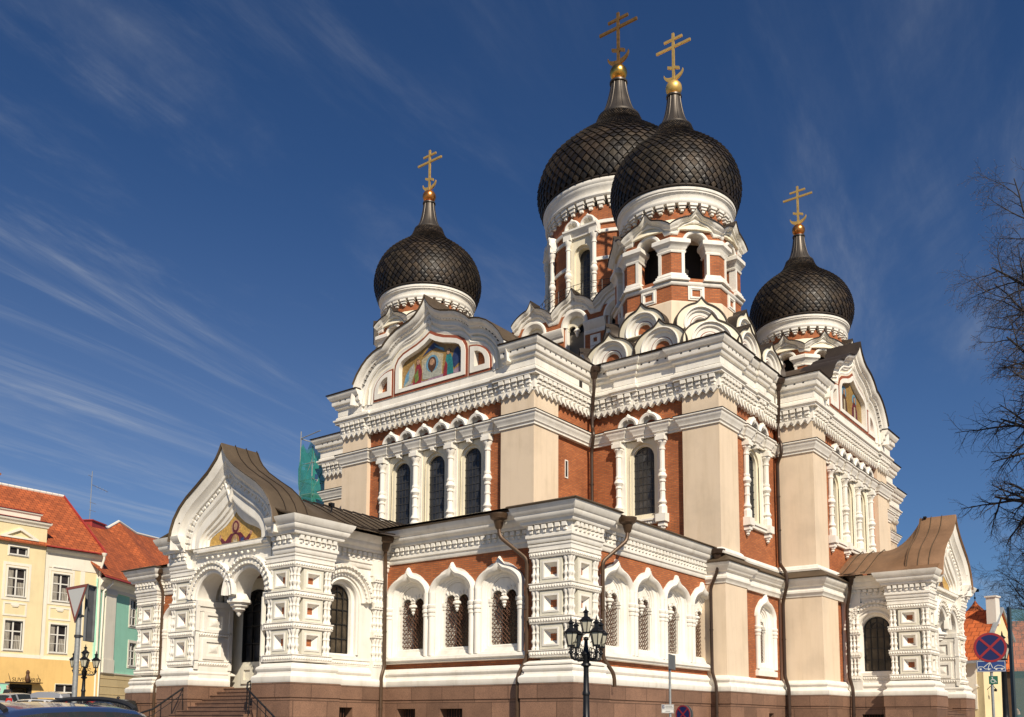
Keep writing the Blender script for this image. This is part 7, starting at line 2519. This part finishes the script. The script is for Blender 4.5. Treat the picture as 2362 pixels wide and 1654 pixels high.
def person(label, x, y, heading, H=1.72, jacket='cloth_black', legs='cloth_jeans', hair='hair_dark', lean=0.0, zoff=0.0):
    t = thing('person', label, 'person', (x, y, gz(x, y) + zoff), heading)
    s = H / 1.72
    P = lambda a, b_, c: (a * s + lean * max(0, c - .95) * s, b_ * s, c * s)
    pel = (P(0, 0, .95), .13 * s)
    ch = [[pel, (P(.01, 0, 1.12), .125 * s), (P(.02, 0, 1.32), .14 * s), (P(.01, 0, 1.44), .085 * s), (P(.015, 0, 1.50), .055 * s), (P(.025, 0, 1.57), .072 * s), (P(.03, 0, 1.64), .085 * s), (P(.015, 0, 1.70), .05 * s)]]
    for e in (-1, 1):
        ch.append([pel, (P(0, e * .09, .86), .095 * s), (P(.02, e * .10, .50), .062 * s), (P(0, e * .105, .28), .055 * s), (P(-.02, e * .11, .09), .042 * s), (P(.07, e * .12, .04), .035 * s), (P(.14, e * .125, .03), .028 * s)])
        hand = (P(.10, e * .27, .86), .030 * s)
        ch.append([ch[0][2], (P(.01, e * .17, 1.39), .062 * s), (P(-.01, e * .235, 1.13), .046 * s), (P(.07, e * .26, .93), .032 * s), hand])
        for k, (dx, l) in enumerate(((-.018, .075), (-.006, .085), (.006, .088), (.018, .078))):
            ch.append([hand, (P(.105 + dx, e * .272, .815), .0095 * s), (P(.115 + dx, e * .265, .815 - l * .5), .0085 * s)])
        ch.append([hand, (P(.135, e * .25, .84), .011 * s), (P(.145, e * .24, .805), .009 * s)])
    b = skin_mesh('body', ch, 'skin', t)
    j = [[(P(0, 0, .90), .155 * s), (P(.01, 0, 1.12), .15 * s), (P(.02, 0, 1.32), .165 * s), (P(.01, 0, 1.45), .09 * s)]]
    for e in (-1, 1): j.append([(P(.02, 0, 1.32), .165 * s), (P(.01, e * .17, 1.39), .08 * s), (P(-.01, e * .235, 1.13), .062 * s), (P(.065, e * .258, .95), .048 * s)])
    skin_mesh('jacket', j, jacket, b)
    l = [[(P(0, 0, .95), .145 * s), (P(0, 0, 1.0), .14 * s)]]
    for e in (-1, 1): l.append([(P(0, 0, .95), .145 * s), (P(0, e * .09, .86), .11 * s), (P(.02, e * .10, .50), .08 * s), (P(-.01, e * .108, .12), .065 * s)])
    skin_mesh('trousers', l, legs, b)
    skin_mesh('hair', [[(P(-.03, 0, 1.56), .07 * s), (P(-.02, 0, 1.66), .088 * s), (P(.01, 0, 1.72), .06 * s)]], hair, b)
    f = MB()
    for e in (-1, 1): f.ball(Vector(P(.105, e * .03, 1.63)) + Vector((x, y, gz(x, y) + zoff)), .009 * s, 8, 6)
    f.build('eyes', 'cloth_black', b)
    n = MB(); q = Vector((x, y, gz(x, y) + zoff))
    n.add([Vector(P(.105, 0, 1.625)) + q, Vector(P(.135, 0, 1.59)) + q, Vector(P(.108, .014, 1.588)) + q, Vector(P(.108, -.014, 1.588)) + q], [(0, 2, 1), (0, 1, 3), (1, 2, 3)])
    n.build('nose', 'skin', b)
    return t


p_ = at_px(17, 1600, 60); person('person in a bulky black jacket standing in front of the teal hoarding', p_.x, p_.y, radians(-60), 1.85, zoff=.15, legs='cloth_black')
p_ = at_px(266, 1600, 44); person('dark haired person in black bending beside the red car', p_.x, p_.y, radians(110), 1.62, lean=.35, zoff=-.22)
p_ = at_px(2348, 1600, 38); person('person in dark clothes walking beyond the glass shelter', p_.x, p_.y, radians(200), 1.72, zoff=-.55)

# teal hoarding with a round blue sign beside the shop door
G = FRt(-39.1)
t = thing('hoarding', 'pale teal hoarding beside the souvenir shop door', 'hoarding', (-39.1, -18.6, 2.1))
m = MB(); m.fbox(G, -20.5, -17.75, 1.9, 4.12, 0, .06); m.build('panel', 'wall_green', t, smooth=False)
m = MB(); m.fbox(G, -20.5, -17.70, 4.12, 4.18, -.01, .09); m.build('rail', 'galvanised', t, smooth=False)
m = MB(); disc(m, G, -18.5, 3.72, .26, .06, .075); so_ = m.build('round_sign', 'sign_white', t, smooth=False)
m = MB(); disc(m, G, -18.5, 3.72, .20, .074, .08); m.build('round_sign_face', 'sign_sky', so_, smooth=False)

# ---------------------------------------------------------------- scaffold tower with netting, left of the cathedral
sx, sy = -13.7, -12.25
zb = gz(sx, sy)
t = thing('scaffold', 'narrow scaffold tower wrapped in torn green netting at the cathedral wall', 'scaffold', (sx, sy, zb))
D0 = (-.55, .55)
m = MB()
for dx in D0:
    for dy in D0:
        m.tube([(sx + dx, sy + dy, zb), (sx + dx, sy + dy, 19.2 if (dx < 0 and dy < 0) else 18.1)], .035, 6)
for z in [zb + .4 + 1.0 * i for i in range(16)]:
    for dx in D0: m.tube([(sx + dx, sy - .6, z), (sx + dx, sy + .6, z)], .025, 6)
    for dy in D0: m.tube([(sx - .6, sy + dy, z), (sx + .7, sy + dy, z)], .025, 6)
m.tube([(sx - .6, sy - .55, 18.75), (sx + 1.2, sy - .55, 18.95)], .03, 6); m.tube([(sx - .6, sy - .55, 18.75), (sx + 1.0, sy + .5, 18.2)], .03, 6)
for i in range(7):
    z = zb + 1 + i * 2.1
    m.tube([(sx - .55 * (-1) ** i, sy - .56, z), (sx + .55 * (-1) ** i, sy - .56, z + 2.0)], .022, 6)
    m.tube([(sx + .56, sy - .55 * (-1) ** i, z), (sx + .56, sy + .55 * (-1) ** i, z + 2.0)], .022, 6)
m.build('scaffold_frame', 'galvanised', t)
rr = random.Random(8)
n = MB()
rows, cols_ = 26, 20
per = [(-.62, -.62), (.62, -.62), (.62, .62), (-.62, .62)]
vs = []
for i in range(rows + 1):
    z = 7.0 + (18.15 - 7.0) * i / rows
    for j in range(cols_):
        f_ = j / cols_ * 4; k = int(f_); u = f_ - k
        a, b_ = per[k], per[(k + 1) % 4]
        px_, py_ = a[0] + (b_[0] - a[0]) * u, a[1] + (b_[1] - a[1]) * u
        bulge = 1 + .05 * sin(i * .9 + j * .7) + rr.uniform(-.025, .025) - .07 * abs(sin(i * .45))
        vs.append((sx + px_ * bulge, sy + py_ * bulge, z + rr.uniform(-.03, .03) + (.25 * sin(j * 1.7) if i == rows else 0)))
fs = [(i * cols_ + j, i * cols_ + (j + 1) % cols_, (i + 1) * cols_ + (j + 1) % cols_, (i + 1) * cols_ + j) for i in range(rows) for j in range(cols_) if rr.random() > .03]
n.add(vs, fs); n.build('scaffold_netting', 'netting', t)
pk = MB()
for z in (9.5, 12.3, 15.2): pk.box(sx - .5, sx + .5, sy - .52, sy + .52, z, z + .05)
pk.build('scaffold_deck', 'wood_white', t, smooth=False)

# ---------------------------------------------------------------- bare trees


def bare_tree(label, x, y, H, spread, seed, group=None, trunk_r=.28, dens=1.0, lean=(0, 0), bud=True):
    rnd = random.Random(seed)
    zb = gz(x, y)
    t = thing('bare_tree', label, 'tree', (x, y, zb), 0, group)
    tr, br, tw, bd = MB(), MB(), MB(), MB()

    def limb(p, d, L, r, lvl):
        n = 7 if lvl < 2 else (5 if lvl < 3 else 4)
        pts, rs = [p.copy()], [r]
        q = p.copy(); dd = d.copy()
        for i in range(n):
            wob = .22 if lvl else .06
            dd = (dd + Vector((rnd.uniform(-wob, wob), rnd.uniform(-wob, wob), rnd.uniform(-wob, wob) + (.05 if lvl in (1,) else -.02 * lvl)))).normalized()
            q = q + dd * (L / n); pts.append(q.copy()); rs.append(max(.0075, r * (1 - .78 * (i + 1) / n)))
        mb = tr if lvl == 0 else (br if lvl < 3 else tw)
        mb.tube(pts, rs, 10 if lvl == 0 else (6 if lvl < 3 else 3), cap=False)
        if lvl >= 4:
            if bud:
                c = pts[-1]; e = .035
                bd.add([(c.x, c.y, c.z - e), (c.x + e * .6, c.y, c.z), (c.x - e * .3, c.y + e * .5, c.z), (c.x - e * .3, c.y - e * .5, c.z), (c.x, c.y, c.z + e)], [(0, 1, 2), (0, 2, 3), (0, 3, 1), (4, 2, 1), (4, 3, 2), (4, 1, 3)])
            return
        k = {0: 26, 1: 12, 2: 9, 3: 6}[lvl]
        k = max(2, int(k * dens))
        for i in range(k):
            t0 = (.30 + .70 * (i + rnd.random() * .6) / k) if lvl == 0 else (.22 + .78 * (i + rnd.random() * .5) / k)
            f = min(t0, .98) * n; j = int(f); base = pts[j].lerp(pts[min(j + 1, n)], f - j)
            ax = (pts[min(j + 1, n)] - pts[j]).normalized()
            a = i * 2.4 + rnd.uniform(-.5, .5)
            side = ax.cross(Vector((0, 0, 1)));
            if side.length < .1: side = Vector((1, 0, 0))
            side.normalize(); up_ = ax.cross(side)
            out = side * cos(a) + up_ * sin(a)
            if lvl == 0:
                out = Vector((cos(a), sin(a), 0)); nd = (out * 1.0 + Vector((0, 0, .25 + .55 * t0))).normalized()
                LL = spread * (1.05 - .45 * abs(t0 - .45)) * rnd.uniform(.8, 1.1)
            else:
                ang = rnd.uniform(.55, .95); nd = (ax * cos(ang) + out * sin(ang)).normalized()
                LL = L * rnd.uniform(.36, .56) * (1.15 - .45 * t0)
            rr_ = max(.004, rs[j] * rnd.uniform(.50, .68))
            limb(base, nd, LL, rr_, lvl + 1)
    limb(Vector((x, y, zb - .2)), Vector((lean[0], lean[1], 1)).normalized(), H * .92, trunk_r, 0)
    tr.build('trunk', 'bark', t); br.build('branches', 'bark', t)
    w = tw.build('twigs', 'bark', t)
    if bud: bd.build('buds', 'bud', w, smooth=False)
    return t


p_ = at_px(2625, 1600, 62)
bare_tree('tall bare tree whose budding twigs reach in from the right edge', p_.x, p_.y, 35.0, 11.0, 11, trunk_r=.75)
p_ = at_px(2440, 1600, 78)
bare_tree('distant bare tree standing behind the shelter glass', p_.x, p_.y, 12.5, 6.5, 5, trunk_r=.3, dens=.9, bud=False)

# ---------------------------------------------------------------- glass shelter at the right edge
c0 = at_px(2331, 1500, 6.5); zt = at_px(2331, 1401, 6.5).z
t = thing('glass_shelter', 'teal tinted glass panel of a shelter at the right edge', 'shelter', (c0.x, c0.y, gz(c0.x, c0.y)))
dv = (RGT * .93 + FWD * .37).normalized()
F = Fr.__new__(Fr); F.o = Vector((c0.x, c0.y, 0)); F.u = dv; F.n = Vector((dv.y, -dv.x, 0))
m = MB(); m.fbox(F, .012, 1.3, .35, zt - .01, -.006, .006); m.fbox(F, 1.36, 2.6, .35, zt - .01, -.006, .006); m.build('glass_pane', 'shelter_glass', t, smooth=False)
m = MB(); m.fbox(F, -.004, .012, .1, zt, -.012, .012); m.fbox(F, 1.3, 1.36, .1, zt, -.03, .03); m.fbox(F, 2.6, 2.66, .1, zt, -.03, .03); m.fbox(F, .02, 2.6, .25, .35, -.02, .02); m.build('shelter_post', 'shelter_frame', t, smooth=False)
